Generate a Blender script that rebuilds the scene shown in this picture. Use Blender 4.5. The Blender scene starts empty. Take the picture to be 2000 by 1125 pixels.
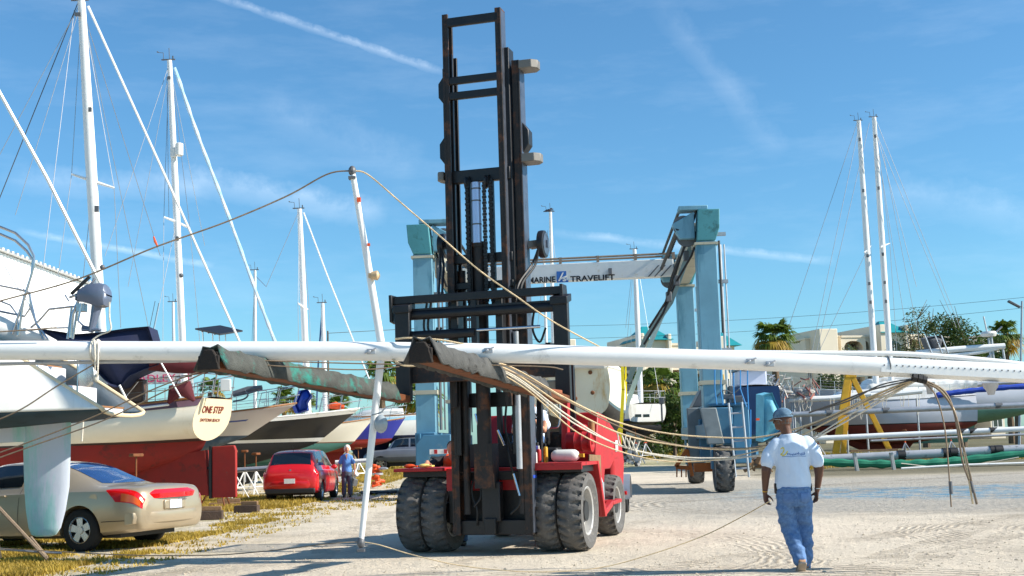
import bpy, bmesh, math, random
from mathutils import Vector, Matrix, noise
from math import sin, cos, pi, radians as R
random.seed(7)
C = bpy.context.scene.collection
V = Vector
# ---------------------------------------------------------------- camera
F = 2500.0; H = 1.45; ROLL = R(1.7); PITCH = math.atan(309.5 / F)
fwd = V((0, cos(PITCH), sin(PITCH))); up0 = V((0, -sin(PITCH), cos(PITCH))); r0 = V((1, 0, 0))
camU = cos(ROLL) * up0 + sin(ROLL) * r0; camR = cos(ROLL) * r0 - sin(ROLL) * up0
CAM = V((0, 0, H))
def ray(px, py): return fwd * F + camR * (px - 1000) + camU * (562.5 - py)
def P(px, py, d):                       # point seen at (px, py) standing d metres ahead
    v = ray(px, py); return CAM + v * (d / v.y)
def G(px, py, z=0.0):                   # ground point
    v = ray(px, py); return CAM + v * ((z - H) / v.z)
cd = bpy.data.cameras.new("camera"); cam = bpy.data.objects.new("camera", cd); C.objects.link(cam)
cd.sensor_width = 36; cd.lens = 36 * F / 2000; cd.clip_end = 3000; cd.clip_start = .1
M3 = Matrix((camR, camU, -fwd)).transposed()
cam.matrix_world = Matrix.Translation(CAM) @ M3.to_4x4()
bpy.context.scene.camera = cam
# ---------------------------------------------------------------- world, sun, exposure
SUN_AZ = R(-10)                         # direction to the sun measured from +X, slightly behind the camera
SUN_EL = R(34)
sdir = V((cos(SUN_EL) * cos(SUN_AZ), cos(SUN_EL) * sin(SUN_AZ), sin(SUN_EL)))
W = bpy.data.worlds.new("World"); bpy.context.scene.world = W; W.use_nodes = True
nt = W.node_tree; nt.nodes.clear()
def N(t, typ, **k):
    n = t.nodes.new(typ)
    for a, b in k.items():
        if a.startswith('i_'):
            n.inputs[int(a[2:]) if a[2:].isdigit() else a[2:]].default_value = b
        else: setattr(n, a, b)
    return n
wo = N(nt, 'ShaderNodeOutputWorld'); bg = N(nt, 'ShaderNodeBackground', i_Strength=.093)
sky = N(nt, 'ShaderNodeTexSky', sky_type='NISHITA', sun_disc=False)
sky.sun_elevation = SUN_EL; sky.sun_rotation = math.atan2(sdir.x, sdir.y)
sky.air_density = 1.0; sky.dust_density = .5; sky.ozone_density = 2.5; sky.altitude = 0
gm = N(nt, 'ShaderNodeMix', data_type='RGBA', blend_type='MULTIPLY'); gm.inputs[0].default_value = 1
gm.inputs[7].default_value = (.54, .91, 1.08, 1)
nt.links.new(sky.outputs[0], gm.inputs[6])
geo = N(nt, 'ShaderNodeTexCoord')
def wmath(op, a, b=None, clamp=False):
    n = N(nt, 'ShaderNodeMath', operation=op, use_clamp=clamp)
    for i, q in enumerate((a, b)):
        if q is None: continue
        if isinstance(q, (int, float)): n.inputs[i].default_value = q
        else: nt.links.new(q, n.inputs[i])
    return n.outputs[0]
def wdot(v):
    n = N(nt, 'ShaderNodeVectorMath', operation='DOT_PRODUCT'); nt.links.new(geo.outputs['Generated'], n.inputs[0])
    n.inputs[1].default_value = v; return n.outputs['Value']
def streak(p0, p1, w, strength, nscale):
    a = ray(*p0).normalized(); b = ray(*p1).normalized(); n = a.cross(b).normalized(); t = (b - a).normalized()
    L = (b - a).length; mid = a.dot(t)
    ns = N(nt, 'ShaderNodeTexNoise', i_Scale=nscale, i_Detail=5.0, i_Roughness=.65); nt.links.new(geo.outputs['Generated'], ns.inputs['Vector'])
    wob = wmath('MULTIPLY', wmath('SUBTRACT', ns.outputs[0], .5), w * 1.6)
    d = wmath('ABSOLUTE', wmath('ADD', wdot(n), wob))
    core = wmath('SUBTRACT', 1.0, wmath('DIVIDE', d, w), True)
    s = wmath('DIVIDE', wmath('SUBTRACT', wdot(t), mid), L)
    ends = wmath('MULTIPLY', wmath('MULTIPLY', s, 6.0, True), wmath('MULTIPLY', wmath('SUBTRACT', 1.0, s), 12.0, True))
    tex = wmath('MULTIPLY', wmath('SUBTRACT', ns.outputs[0], .22), 1.9, True)
    return wmath('MULTIPLY', wmath('MULTIPLY', wmath('POWER', core, .8), ends), wmath('MULTIPLY', tex, strength))
cl = streak((180, -90), (880, 146), .0038, .32, 70)
for a_ in (((30, 450), (420, 520), .003, .42, 60), ((1060, 452), (1640, 512), .004, .30, 40), ((1275, -10), (1530, 310), .012, .10, 30),
           ((250, 330), (760, 420), .013, .28, 35), ((0, 350), (420, 372), .012, .2, 30), ((1700, 360), (2060, 440), .016, .15, 30), ((500, 210), (820, 330), .02, .12, 24)):
    cl = wmath('ADD', cl, streak(*a_))
mpn = N(nt, 'ShaderNodeMapping'); mpn.inputs['Scale'].default_value = (3, 3, 14); mpn.inputs['Rotation'].default_value = (0, R(14), 0)
nt.links.new(geo.outputs['Generated'], mpn.inputs[0])
cn = N(nt, 'ShaderNodeTexNoise', i_Scale=2.2, i_Detail=8.0, i_Roughness=.62); nt.links.new(mpn.outputs[0], cn.inputs['Vector'])
cl = wmath('ADD', cl, wmath('MULTIPLY', wmath('SUBTRACT', cn.outputs[0], .5, True), .28))
mx = N(nt, 'ShaderNodeMix', data_type='RGBA'); nt.links.new(wmath('MINIMUM', cl, .8), mx.inputs[0])
nt.links.new(gm.outputs[2], mx.inputs[6]); mx.inputs[7].default_value = (8.2, 9.2, 10.2, 1)
nt.links.new(mx.outputs[2], bg.inputs[0]); nt.links.new(bg.outputs[0], wo.inputs[0])
sl = bpy.data.lights.new("sun", 'SUN'); sl.energy = 4.5; sl.angle = R(.53); sl.color = (1, .93, .82)
so = bpy.data.objects.new("sun", sl); C.objects.link(so); so.rotation_euler = (-sdir).to_track_quat('-Z', 'Y').to_euler(); so.location = (30, -10, 30)
sc = bpy.context.scene
sc.view_settings.view_transform = 'Standard'; sc.view_settings.look = 'None'; sc.view_settings.exposure = .76; sc.view_settings.gamma = 1
sc.cycles.max_bounces = 6; sc.cycles.diffuse_bounces = 3; sc.cycles.glossy_bounces = 3; sc.cycles.transparent_max_bounces = 8
sc.cycles.use_denoising = True

# ---------------------------------------------------------------- materials
def lin(c): return tuple(((x / 255) / 12.92 if x <= 10 else ((x / 255 + .055) / 1.055) ** 2.4) for x in c) + (1,)
MATS = {}
def mat(name, col, rough=.6, metal=0.0, var=.12, scale=6.0, bump=0.0, bscale=40.0, dirt=None, dirt_amt=.5, dscale=3.0, streaks=False, coat=0.0, spec=.5, vcol=None):
    """procedural paint / metal / cloth: colour, noise variation, optional stains and bump"""
    m = bpy.data.materials.new(name); m.use_nodes = True; t = m.node_tree; b = t.nodes['Principled BSDF']
    c = lin(col); b.inputs['Roughness'].default_value = rough; b.inputs['Metallic'].default_value = metal
    b.inputs['Coat Weight'].default_value = coat; b.inputs['Specular IOR Level'].default_value = spec
    tc = N(t, 'ShaderNodeTexCoord'); src = tc.outputs['Object']
    if streaks:
        mp = N(t, 'ShaderNodeMapping'); mp.inputs['Scale'].default_value = (1, 1, .18); t.links.new(src, mp.inputs[0]); dsrc = mp.outputs[0]
    else: dsrc = src
    n1 = N(t, 'ShaderNodeTexNoise', i_Scale=scale, i_Detail=6.0, i_Roughness=.6); t.links.new(src, n1.inputs['Vector'])
    r = N(t, 'ShaderNodeValToRGB'); t.links.new(n1.outputs[0], r.inputs[0])
    c2 = lin(vcol) if vcol else tuple(x * (1 + var) for x in c[:3]) + (1,)
    r.color_ramp.elements[0].position = .3; r.color_ramp.elements[0].color = tuple(x * (1 - var) for x in c[:3]) + (1,)
    r.color_ramp.elements[1].position = .7; r.color_ramp.elements[1].color = c2
    out = r.outputs[0]
    if dirt:
        n2 = N(t, 'ShaderNodeTexNoise', i_Scale=dscale, i_Detail=8.0, i_Roughness=.7); t.links.new(dsrc, n2.inputs['Vector'])
        r2 = N(t, 'ShaderNodeValToRGB'); t.links.new(n2.outputs[0], r2.inputs[0])
        p = .68 - .3 * dirt_amt
        r2.color_ramp.elements[0].position = p; r2.color_ramp.elements[1].position = min(1, p + .12)
        mm = N(t, 'ShaderNodeMix', data_type='RGBA'); t.links.new(r2.outputs[0], mm.inputs[0]); t.links.new(out, mm.inputs[6]); mm.inputs[7].default_value = lin(dirt)
        out = mm.outputs[2]
    t.links.new(out, b.inputs['Base Color'])
    if bump:
        n3 = N(t, 'ShaderNodeTexNoise', i_Scale=bscale, i_Detail=4.0); t.links.new(src, n3.inputs['Vector'])
        bp = N(t, 'ShaderNodeBump', i_Strength=bump, i_Distance=.02); t.links.new(n3.outputs[0], bp.inputs['Height']); t.links.new(bp.outputs[0], b.inputs['Normal'])
    rr = N(t, 'ShaderNodeMapRange'); t.links.new(n1.outputs[0], rr.inputs[0]); rr.inputs[3].default_value = max(0, rough - .08); rr.inputs[4].default_value = min(1, rough + .1)
    t.links.new(rr.outputs[0], b.inputs['Roughness'])
    MATS[name] = m; return m
def leafmat(name, a, b_, sc=3.0):
    m = mat(name, a, .55, 0, .35, sc, vcol=b_); t = m.node_tree; b = t.nodes['Principled BSDF']
    b.inputs['Specular IOR Level'].default_value = .3
    tr = N(t, 'ShaderNodeBsdfTranslucent'); tr.inputs[0].default_value = lin(b_); mx = N(t, 'ShaderNodeMixShader'); mx.inputs[0].default_value = .25
    o = t.nodes['Material Output']; t.links.new(b.outputs[0], mx.inputs[1]); t.links.new(tr.outputs[0], mx.inputs[2]); t.links.new(mx.outputs[0], o.inputs[0]); return m
mWhite = mat('white_gelcoat', (226, 224, 218), .3, 0, .04, 2, dirt=(196, 190, 176), dirt_amt=.35, dscale=1.4, streaks=True)
mSpar = mat('painted_spar', (232, 232, 230), .32, 0, .03, 3, dirt=(196, 196, 194), dirt_amt=.25, dscale=2.5, bump=.03, bscale=8)
mAlu = mat('weathered_aluminium', (176, 178, 182), .42, .55, .1, 4, dirt=(120, 120, 118), dirt_amt=.3)
mSteel = mat('stainless_tube', (185, 186, 188), .25, .9, .05, 5)
mWire = mat('rigging_wire', (150, 152, 156), .4, .6, .1, 5)
mWireD = mat('dark_rigging_wire', (70, 68, 66), .6, .2, .1, 5)
mBlack = mat('black_painted_steel', (30, 29, 31), .42, .1, .35, 5, dirt=(74, 58, 46), dirt_amt=.22, dscale=4, bump=.12, bscale=25)
mBlackR = mat('rusty_black_steel', (38, 34, 33), .6, .1, .3, 6, dirt=(98, 60, 36), dirt_amt=.55, dscale=3.5, bump=.25, bscale=30)
mMastSide = mat('worn_rail_steel', (92, 98, 110), .35, .55, .2, 6, dirt=(44, 42, 44), dirt_amt=.4, dscale=5)
mRubber = mat('dusty_rubber', (92, 90, 88), .9, 0, .22, 12, dirt=(140, 132, 120), dirt_amt=.35, dscale=24, bump=.3, bscale=60)
mTyre = mat('car_tyre_rubber', (30, 30, 31), .8, 0, .2, 10, bump=.1)
mRed = mat('forklift_red_paint', (172, 26, 30), .45, 0, .14, 3, dirt=(120, 24, 24), dirt_amt=.35, dscale=3, bump=.06, bscale=20)
mChrome = mat('polished_cylinder_rod', (210, 214, 222), .15, 1, .03, 5)
mHose = mat('black_hose', (22, 22, 24), .5, 0, .1, 5)
mRim = mat('grey_wheel_rim', (178, 176, 172), .5, .3, .1, 6, dirt=(110, 100, 88), dirt_amt=.35, dscale=8)
mRope = mat('tan_braided_rope', (214, 190, 152), .85, 0, .3, 90, bump=.5, bscale=120)
mRopeW = mat('white_rope', (216, 208, 192), .85, 0, .2, 40, bump=.5, bscale=120)
mRopeG = mat('brown_cable', (128, 110, 90), .7, 0, .25, 30, bump=.3, bscale=100)
mGlass = mat('dark_glass', (18, 26, 34), .06, 0, .05, 3, coat=.4, spec=.8)
mGlassB = mat('blue_tinted_glass', (24, 52, 104), .05, 0, .2, 3, coat=.6, spec=1)
mGrey = mat('grey_plastic', (92, 94, 98), .5, 0, .1, 6)
mWood = mat('weathered_wood', (126, 98, 70), .75, 0, .25, 9, bump=.3, bscale=40)
mTeak = mat('varnished_teak', (150, 104, 62), .45, 0, .2, 8)
mNavy = mat('navy_canvas', (26, 34, 66), .8, 0, .25, 2.5, bump=.5, bscale=3)
mBlueCanvas = mat('blue_canvas', (24, 66, 168), .75, 0, .2, 3, bump=.5, bscale=4)
mMaroon = mat('maroon_canvas', (84, 24, 32), .85, 0, .2, 3, bump=.4, bscale=4)
mOrange = mat('orange_plastic', (224, 84, 30), .5, 0, .12, 5)
mYellow = mat('yellow_webbing', (228, 206, 24), .7, 0, .1, 8)
mYellowSteel = mat('yellow_painted_steel', (206, 156, 28), .55, 0, .15, 4, dirt=(128, 88, 40), dirt_amt=.3)
mInk = mat('black_lettering', (28, 28, 32), .6, 0, .05, 5)
mRedInk = mat('brown_red_lettering', (122, 52, 40), .6, 0, .05, 5)
mBlueInk = mat('blue_lettering', (38, 96, 168), .6, 0, .05, 5)
mSkinD = mat('dark_brown_skin', (92, 58, 42), .5, 0, .12, 12)
mSkinL = mat('tanned_skin', (198, 140, 110), .5, 0, .1, 12)
mDenim = mat('blue_denim', (76, 112, 160), .85, 0, .12, 30, vcol=(104, 138, 182), bump=.3, bscale=150)
mShirt = mat('pale_blue_cotton', (202, 218, 238), .85, 0, .04, 5, bump=.1, bscale=80)

# ---------------------------------------------------------------- mesh builder
class MB:
    def __init__(s): s.v = []; s.f = []
    def add(s, vs, fs):
        o = len(s.v); s.v += [V(p) for p in vs]; s.f += [tuple(i + o for i in f) for f in fs]; return s
    def box(s, c, d, rz=0, M=None):
        c = V(c); q = Matrix.Rotation(rz, 3, 'Z') if M is None else M
        vs = [c + q @ V((sx * d[0] / 2, sy * d[1] / 2, sz * d[2] / 2)) for sx in (-1, 1) for sy in (-1, 1) for sz in (-1, 1)]
        return s.add(vs, [(0, 1, 3, 2), (4, 6, 7, 5), (0, 4, 5, 1), (2, 3, 7, 6), (0, 2, 6, 4), (1, 5, 7, 3)])
    def b2(s, lo, hi): return s.box([(a + b) / 2 for a, b in zip(lo, hi)], [abs(b - a) for a, b in zip(lo, hi)])
    def bar(s, a, b, w, h, up=(0, 0, 1)):
        a = V(a); b = V(b); d = (b - a); L = d.length; d.normalize(); x = d.cross(V(up))
        if x.length < 1e-4: x = d.cross(V((0, 1, 0)))
        x.normalize(); z = x.cross(d)
        M = Matrix((x, d, z)).transposed()
        return s.box((a + b) / 2, (w, L, h), M=M)
    def tube(s, pts, r, n=8, cap=True, ry=None, updir=None):
        pts = [V(p) for p in pts]; m = len(pts); rr = r if isinstance(r, (list, tuple)) else [r] * m
        ryy = rr if ry is None else (ry if isinstance(ry, (list, tuple)) else [ry] * m)
        rings = []; prev = None
        for i, p in enumerate(pts):
            d = (pts[min(i + 1, m - 1)] - pts[max(i - 1, 0)])
            if d.length < 1e-9: d = V((0, 0, 1))
            d.normalize()
            u = V(updir) if updir else (prev if prev is not None else (V((0, 0, 1)) if abs(d.z) < .9 else V((1, 0, 0))))
            x = d.cross(u)
            if x.length < 1e-5: x = d.cross(V((0, 1, .1)))
            x.normalize(); y = x.cross(d).normalized(); prev = y
            rings.append([p + x * cos(2 * pi * k / n) * rr[i] + y * sin(2 * pi * k / n) * ryy[i] for k in range(n)])
        return s.loft(rings, cap)
    def loft(s, rings, cap=True, closed=True):
        o = len(s.v); n = len(rings[0]); vs = [p for r in rings for p in r]; fs = []
        for i in range(len(rings) - 1):
            for k in range(n if closed else n - 1):
                a = i * n + k; b = i * n + (k + 1) % n; fs.append((a, b, b + n, a + n))
        if cap: fs.append(tuple(range(n - 1, -1, -1))); fs.append(tuple((len(rings) - 1) * n + k for k in range(n)))
        return s.add(vs, fs)
    def cyl(s, a, b, r, r2=None, n=16): return s.tube([a, b], [r, r if r2 is None else r2], n)
    def lathe(s, prof, c=(0, 0, 0), axis='Z', n=24, arc=2 * pi, cap=True):     # prof: (radius, height)
        c = V(c); rings = []
        for r, h in prof:
            ring = []
            for k in range(n):
                a = arc * k / n
                p = {'Z': V((r * cos(a), r * sin(a), h)), 'X': V((h, r * cos(a), r * sin(a))), 'Y': V((r * cos(a), h, r * sin(a)))}[axis]
                ring.append(c + p)
            rings.append(ring)
        return s.loft(rings, cap)
    def ell(s, c, r, n=12, m=8, M=None):
        c = V(c); rings = []
        for i in range(m + 1):
            t = -pi / 2 + pi * i / m; t = max(min(t, 1.5), -1.5)
            rings.append([c + ((M @ V((r[0] * cos(t) * cos(2 * pi * k / n), r[1] * cos(t) * sin(2 * pi * k / n), r[2] * sin(t)))) if M else V((r[0] * cos(t) * cos(2 * pi * k / n), r[1] * cos(t) * sin(2 * pi * k / n), r[2] * sin(t)))) for k in range(n)])
        return s.loft(rings, True)
    def prism(s, poly, vec):
        poly = [V(p) for p in poly]; vec = V(vec); n = len(poly)
        vs = poly + [p + vec for p in poly]
        return s.add(vs, [tuple(range(n - 1, -1, -1)), tuple(range(n, 2 * n))] + [(k, (k + 1) % n, n + (k + 1) % n, n + k) for k in range(n)])
    def grid(s, fn, nu, nv):
        vs = [fn(i / nu, j / nv) for i in range(nu + 1) for j in range(nv + 1)]
        return s.add(vs, [(i * (nv + 1) + j, (i + 1) * (nv + 1) + j, (i + 1) * (nv + 1) + j + 1, i * (nv + 1) + j + 1) for i in range(nu) for j in range(nv)])
TM = {}
SPLIT = {'hull_window', 'stanchion', 'stern_ladder', 'cap_strap', 'loose_line', 'wheel_nut', 'mast_light', 'rusty_fitting', 'collar_plate', 'hydraulic_hose', 'fender_liner', 'fender_end', 'utility_pole', 'carriage_hose', 'wheel_fork', 'pulley_block', 'hose', 'reel_hose', 'warning_stripe', 'control_lever', 'belt_pouch', 'carriage_upright', 'side_cover', 'white_plate', 'chain_pulley', 'side_lift_cylinder', 'end_cap', 'pulley', 'mast_fitting', 'panel_frame_', 'shoe', 'turnbuckle', 'rope_clamp', 'worn_rail_face', 'white_plate', 'bright_hose_fitting', 'post', 'radar_post', 'furled_line', 'chain_frame', 'control_valve', 'rivet_', 'tie', 'small_fitting'}
def thing(name, label, cat, loc=(0, 0, 0), rz=0, group=None):
    o = bpy.data.objects.new(name, None); C.objects.link(o); o.empty_display_size = .2
    o.location = loc; o.rotation_euler = (0, 0, rz); o['label'] = label; o['category'] = cat
    if group: o['group'] = group
    TM[o.name] = Matrix.Translation(V(loc)) @ Matrix.Rotation(rz, 4, 'Z'); return o
def tag(o, label, cat, group=None, kind=None):
    if label: o['label'] = label
    if cat: o['category'] = cat
    if group: o['group'] = group
    if kind: o['kind'] = kind
    return o
def islands(mb):
    p = list(range(len(mb.v)))
    def find(a):
        while p[a] != a: p[a] = p[p[a]]; a = p[a]
        return a
    for f in mb.f:
        for i in f[1:]: p[find(i)] = find(f[0])
    gr = {}
    for f in mb.f: gr.setdefault(find(f[0]), []).append(f)
    out = []
    for fs in gr.values():
        q = MB(); ix = {}
        for f in fs:
            for i in f:
                if i not in ix: ix[i] = len(q.v); q.v.append(mb.v[i])
            q.f.append(tuple(ix[i] for i in f))
        out.append(q)
    return out
def obj(name, mb, m, parent=None, world=False, smooth=35, bevel=0, solid=0, recalc=True):
    if name in SPLIT and parent is not None:
        qs = islands(mb)
        if len(qs) > 1: return [obj1(name, q, m, parent, world, smooth, bevel, solid, recalc) for q in qs][0]
    return obj1(name, mb, m, parent, world, smooth, bevel, solid, recalc)
def obj1(name, mb, m, parent=None, world=False, smooth=35, bevel=0, solid=0, recalc=True):
    me = bpy.data.meshes.new(name); vs = mb.v
    loc = None
    if parent is not None and world:
        root = parent
        while root.parent: root = root.parent
        Mi = TM[root.name].inverted(); vs = [Mi @ p for p in vs]
    if parent is None and vs:
        xs = [p.x for p in vs]; ys = [p.y for p in vs]; zs = [p.z for p in vs]
        loc = V(((min(xs) + max(xs)) / 2, (min(ys) + max(ys)) / 2, min(zs))); vs = [p - loc for p in vs]
    me.from_pydata([tuple(p) for p in vs], [], mb.f)
    if recalc:
        bm = bmesh.new(); bm.from_mesh(me); bmesh.ops.recalc_face_normals(bm, faces=bm.faces); bm.to_mesh(me); bm.free()
    me.materials.append(m)
    if smooth:
        me.shade_smooth(); me.set_sharp_from_angle(angle=R(smooth))
    o = bpy.data.objects.new(name, me); C.objects.link(o)
    if loc is not None: o.location = loc
    if parent is not None: o.parent = parent
    if solid:
        md = o.modifiers.new('solid', 'SOLIDIFY'); md.thickness = solid; md.offset = 0
    if bevel:
        md = o.modifiers.new('bevel', 'BEVEL'); md.width = bevel; md.segments = 2; md.limit_method = 'ANGLE'; md.angle_limit = R(40)
    return o
def copy_tree(o, parent=None):
    c = o.copy(); C.objects.link(c); c.parent = parent
    for ch in list(o.children): copy_tree(ch, c)
    return c
def place(o, loc, rz, label=None, s=None):
    o.location = loc; o.rotation_euler = (0, 0, rz)
    if label: o['label'] = label
    if s: o.scale = (s, s, s)
def baked(name, mb, m, parent, voxel=.015, it=3, disp=None, world=False):
    """union of closed shapes remeshed into ONE continuous surface"""
    me = bpy.data.meshes.new('tmp'); me.from_pydata([tuple(p) for p in mb.v], [], mb.f)
    bm = bmesh.new(); bm.from_mesh(me); bmesh.ops.recalc_face_normals(bm, faces=bm.faces); bm.to_mesh(me); bm.free()
    t = bpy.data.objects.new('tmp', me); C.objects.link(t)
    md = t.modifiers.new('r', 'REMESH'); md.mode = 'VOXEL'; md.voxel_size = voxel
    if it: sm = t.modifiers.new('s', 'SMOOTH'); sm.factor = .5; sm.iterations = it
    dg = bpy.context.evaluated_depsgraph_get(); me2 = bpy.data.meshes.new_from_object(t.evaluated_get(dg)); me2.name = name
    bpy.data.objects.remove(t)
    if disp:
        ns = [v.normal.copy() for v in me2.vertices]
        for v, n in zip(me2.vertices, ns): v.co += n * disp(v.co)
    me2.materials.clear(); me2.materials.append(m); me2.shade_smooth()
    o = bpy.data.objects.new(name, me2); C.objects.link(o); o.parent = parent; return o
def crv(pts, n=10):                     # Catmull-Rom through points
    pts = [V(p) for p in pts]; q = [pts[0] * 2 - pts[1]] + pts + [pts[-1] * 2 - pts[-2]]; out = []
    for i in range(1, len(q) - 2):
        for k in range(n):
            t = k / n; a, b, c, d = q[i - 1], q[i], q[i + 1], q[i + 2]
            out.append(.5 * ((2 * b) + (c - a) * t + (2 * a - 5 * b + 4 * c - d) * t * t + (3 * b - a - 3 * c + d) * t ** 3))
    out.append(pts[-1]); return out
def text(name, s, size, m, parent, p, xdir, updir, depth=.004, world=False, sx=1.0, bold=0):
    """extruded lettering laid on a surface: p = left end of the base line"""
    cu = bpy.data.curves.new('txt', 'FONT'); cu.body = s; cu.size = size; cu.extrude = depth; cu.offset = bold
    t = bpy.data.objects.new('txt', cu); C.objects.link(t)
    dg = bpy.context.evaluated_depsgraph_get(); me = bpy.data.meshes.new_from_object(t.evaluated_get(dg)); bpy.data.objects.remove(t)
    x = V(xdir).normalized(); u = V(updir).normalized(); n = x.cross(u).normalized(); u = n.cross(x)
    mb = MB(); mb.v = [V(p) + x * v.co.x * sx + u * v.co.y + n * v.co.z for v in me.vertices]; mb.f = [tuple(f.vertices) for f in me.polygons]
    return obj(name, mb, m, parent, world=world, smooth=0, recalc=False)
def gz(y):
    t = max(0, min(1, (y - 48) / 26)); return .35 * t * t * (3 - 2 * t)
def base(px, d):                        # a spot on the ground below picture column px, d metres away
    p = P(px, 900, d); return V((p.x, d, gz(d)))
# ================================================================ SETTING
mG = bpy.data.materials.new('pale_shell_sand'); mG.use_nodes = True; t = mG.node_tree; bs = t.nodes['Principled BSDF']; bs.inputs['Roughness'].default_value = .95; bs.inputs['Specular IOR Level'].default_value = .15
gp = N(t, 'ShaderNodeNewGeometry').outputs['Position']
def m_(op, a, b=None, clamp=False, c=None):
    n = N(t, 'ShaderNodeMath', operation=op, use_clamp=clamp)
    for i, q in enumerate((a, b, c)):
        if q is None: continue
        if isinstance(q, (int, float)): n.inputs[i].default_value = q
        else: t.links.new(q, n.inputs[i])
    return n.outputs[0]
def ns(sc_, det=6, rough=.6, vec=gp, dist=0):
    n = N(t, 'ShaderNodeTexNoise', i_Scale=sc_, i_Detail=float(det), i_Roughness=rough, i_Distortion=float(dist)); t.links.new(vec, n.inputs['Vector']); return n.outputs[0]
def mixc(f, a, b):
    n = N(t, 'ShaderNodeMix', data_type='RGBA')
    t.links.new(f, n.inputs[0]) if not isinstance(f, float) else None
    for i, q in ((6, a), (7, b)):
        if isinstance(q, tuple): n.inputs[i].default_value = q
        else: t.links.new(q, n.inputs[i])
    return n.outputs[2]
sx = N(t, 'ShaderNodeSeparateXYZ'); t.links.new(gp, sx.inputs[0]); gx, gy = sx.outputs[0], sx.outputs[1]
def sm(x, a, b):
    n = N(t, 'ShaderNodeMapRange', interpolation_type='SMOOTHSTEP'); t.links.new(x, n.inputs[0]); n.inputs[1].default_value = a; n.inputs[2].default_value = b; return n.outputs[0]
def band(x, a, b, s): return m_('MULTIPLY', sm(x, a - s, a), sm(x, b + s, b))
col = mixc(sm(ns(.35, 8, .7), .35, .68), lin((222, 209, 188)), lin((206, 193, 173)))
col = mixc(m_('MULTIPLY', sm(ns(14, 6, .7), .5, .75), .5), col, lin((170, 154, 134)))
wob = m_('MULTIPLY', m_('SUBTRACT', ns(.25, 4), .5), 7.0)
yy = m_('ADD', m_('ADD', gy, wob), m_('MULTIPLY', gx, .15))
grav = m_('MULTIPLY', band(yy, 27.0, 46.0, 4), sm(gx, -.5, 5.5))
col = mixc(m_('MULTIPLY', grav, sm(ns(9, 8, .75), .3, .6)), col, lin((158, 154, 146)))
teal = m_('MULTIPLY', m_('MULTIPLY', band(yy, 32.5, 37, 2.5), sm(gx, 3.5, 9)), sm(ns(2.2, 8, .75), .42, .6))
col = mixc(m_('MULTIPLY', teal, .92), col, lin((70, 140, 172)))
lft = m_('MULTIPLY', sm(gx, -2.8, -6.5), sm(ns(.9, 8, .7), .42, .6))
col = mixc(m_('MULTIPLY', lft, .6), col, lin((150, 138, 84)))
far = m_('MULTIPLY', sm(gy, 52, 70), sm(ns(.12, 6, .7), .3, .6))
col = mixc(m_('MULTIPLY', far, .8), col, lin((134, 134, 74)))
farR = m_('MULTIPLY', m_('MULTIPLY', sm(gy, 44, 50), sm(gx, 7, 12)), .85)
col = mixc(farR, col, lin((96, 92, 70)))
# tyre scuffs and tread prints
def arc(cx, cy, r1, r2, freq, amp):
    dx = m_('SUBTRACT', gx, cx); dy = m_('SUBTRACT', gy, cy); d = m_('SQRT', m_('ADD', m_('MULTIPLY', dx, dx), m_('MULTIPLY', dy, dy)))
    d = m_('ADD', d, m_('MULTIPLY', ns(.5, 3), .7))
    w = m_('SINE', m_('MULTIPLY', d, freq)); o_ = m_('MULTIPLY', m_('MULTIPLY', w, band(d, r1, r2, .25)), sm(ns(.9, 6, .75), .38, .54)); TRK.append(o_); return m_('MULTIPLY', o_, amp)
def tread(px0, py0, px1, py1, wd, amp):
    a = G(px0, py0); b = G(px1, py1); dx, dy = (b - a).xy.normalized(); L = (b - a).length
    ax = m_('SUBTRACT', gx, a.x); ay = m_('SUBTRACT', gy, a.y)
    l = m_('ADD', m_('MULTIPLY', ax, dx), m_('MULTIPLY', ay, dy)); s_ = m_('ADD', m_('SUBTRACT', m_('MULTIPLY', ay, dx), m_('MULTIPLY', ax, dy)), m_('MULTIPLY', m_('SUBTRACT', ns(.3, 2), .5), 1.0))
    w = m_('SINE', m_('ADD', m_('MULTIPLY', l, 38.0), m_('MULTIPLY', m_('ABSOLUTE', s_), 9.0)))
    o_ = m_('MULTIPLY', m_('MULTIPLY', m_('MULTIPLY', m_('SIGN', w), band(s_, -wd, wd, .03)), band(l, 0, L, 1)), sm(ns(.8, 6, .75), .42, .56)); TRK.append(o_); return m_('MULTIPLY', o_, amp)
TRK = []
hgt = m_('ADD', m_('MULTIPLY', ns(1.1, 4), .12), m_('MULTIPLY', ns(9, 9, .72), .058))
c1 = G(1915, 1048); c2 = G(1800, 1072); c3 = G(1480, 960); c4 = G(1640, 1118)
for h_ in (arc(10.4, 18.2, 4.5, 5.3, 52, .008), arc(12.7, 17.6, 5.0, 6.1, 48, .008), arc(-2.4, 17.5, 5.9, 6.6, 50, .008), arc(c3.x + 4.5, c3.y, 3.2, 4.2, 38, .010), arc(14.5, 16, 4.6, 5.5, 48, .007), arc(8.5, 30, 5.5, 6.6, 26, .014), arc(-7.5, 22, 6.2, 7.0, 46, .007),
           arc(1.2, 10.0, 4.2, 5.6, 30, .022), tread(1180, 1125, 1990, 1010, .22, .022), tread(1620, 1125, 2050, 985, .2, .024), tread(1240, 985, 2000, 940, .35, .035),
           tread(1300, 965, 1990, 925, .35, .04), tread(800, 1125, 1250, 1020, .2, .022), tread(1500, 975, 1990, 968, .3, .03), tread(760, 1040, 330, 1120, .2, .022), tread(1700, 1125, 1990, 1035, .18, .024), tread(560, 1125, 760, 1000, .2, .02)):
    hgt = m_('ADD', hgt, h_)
peb = N(t, 'ShaderNodeTexVoronoi', i_Scale=26.0); t.links.new(gp, peb.inputs['Vector'])
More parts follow.
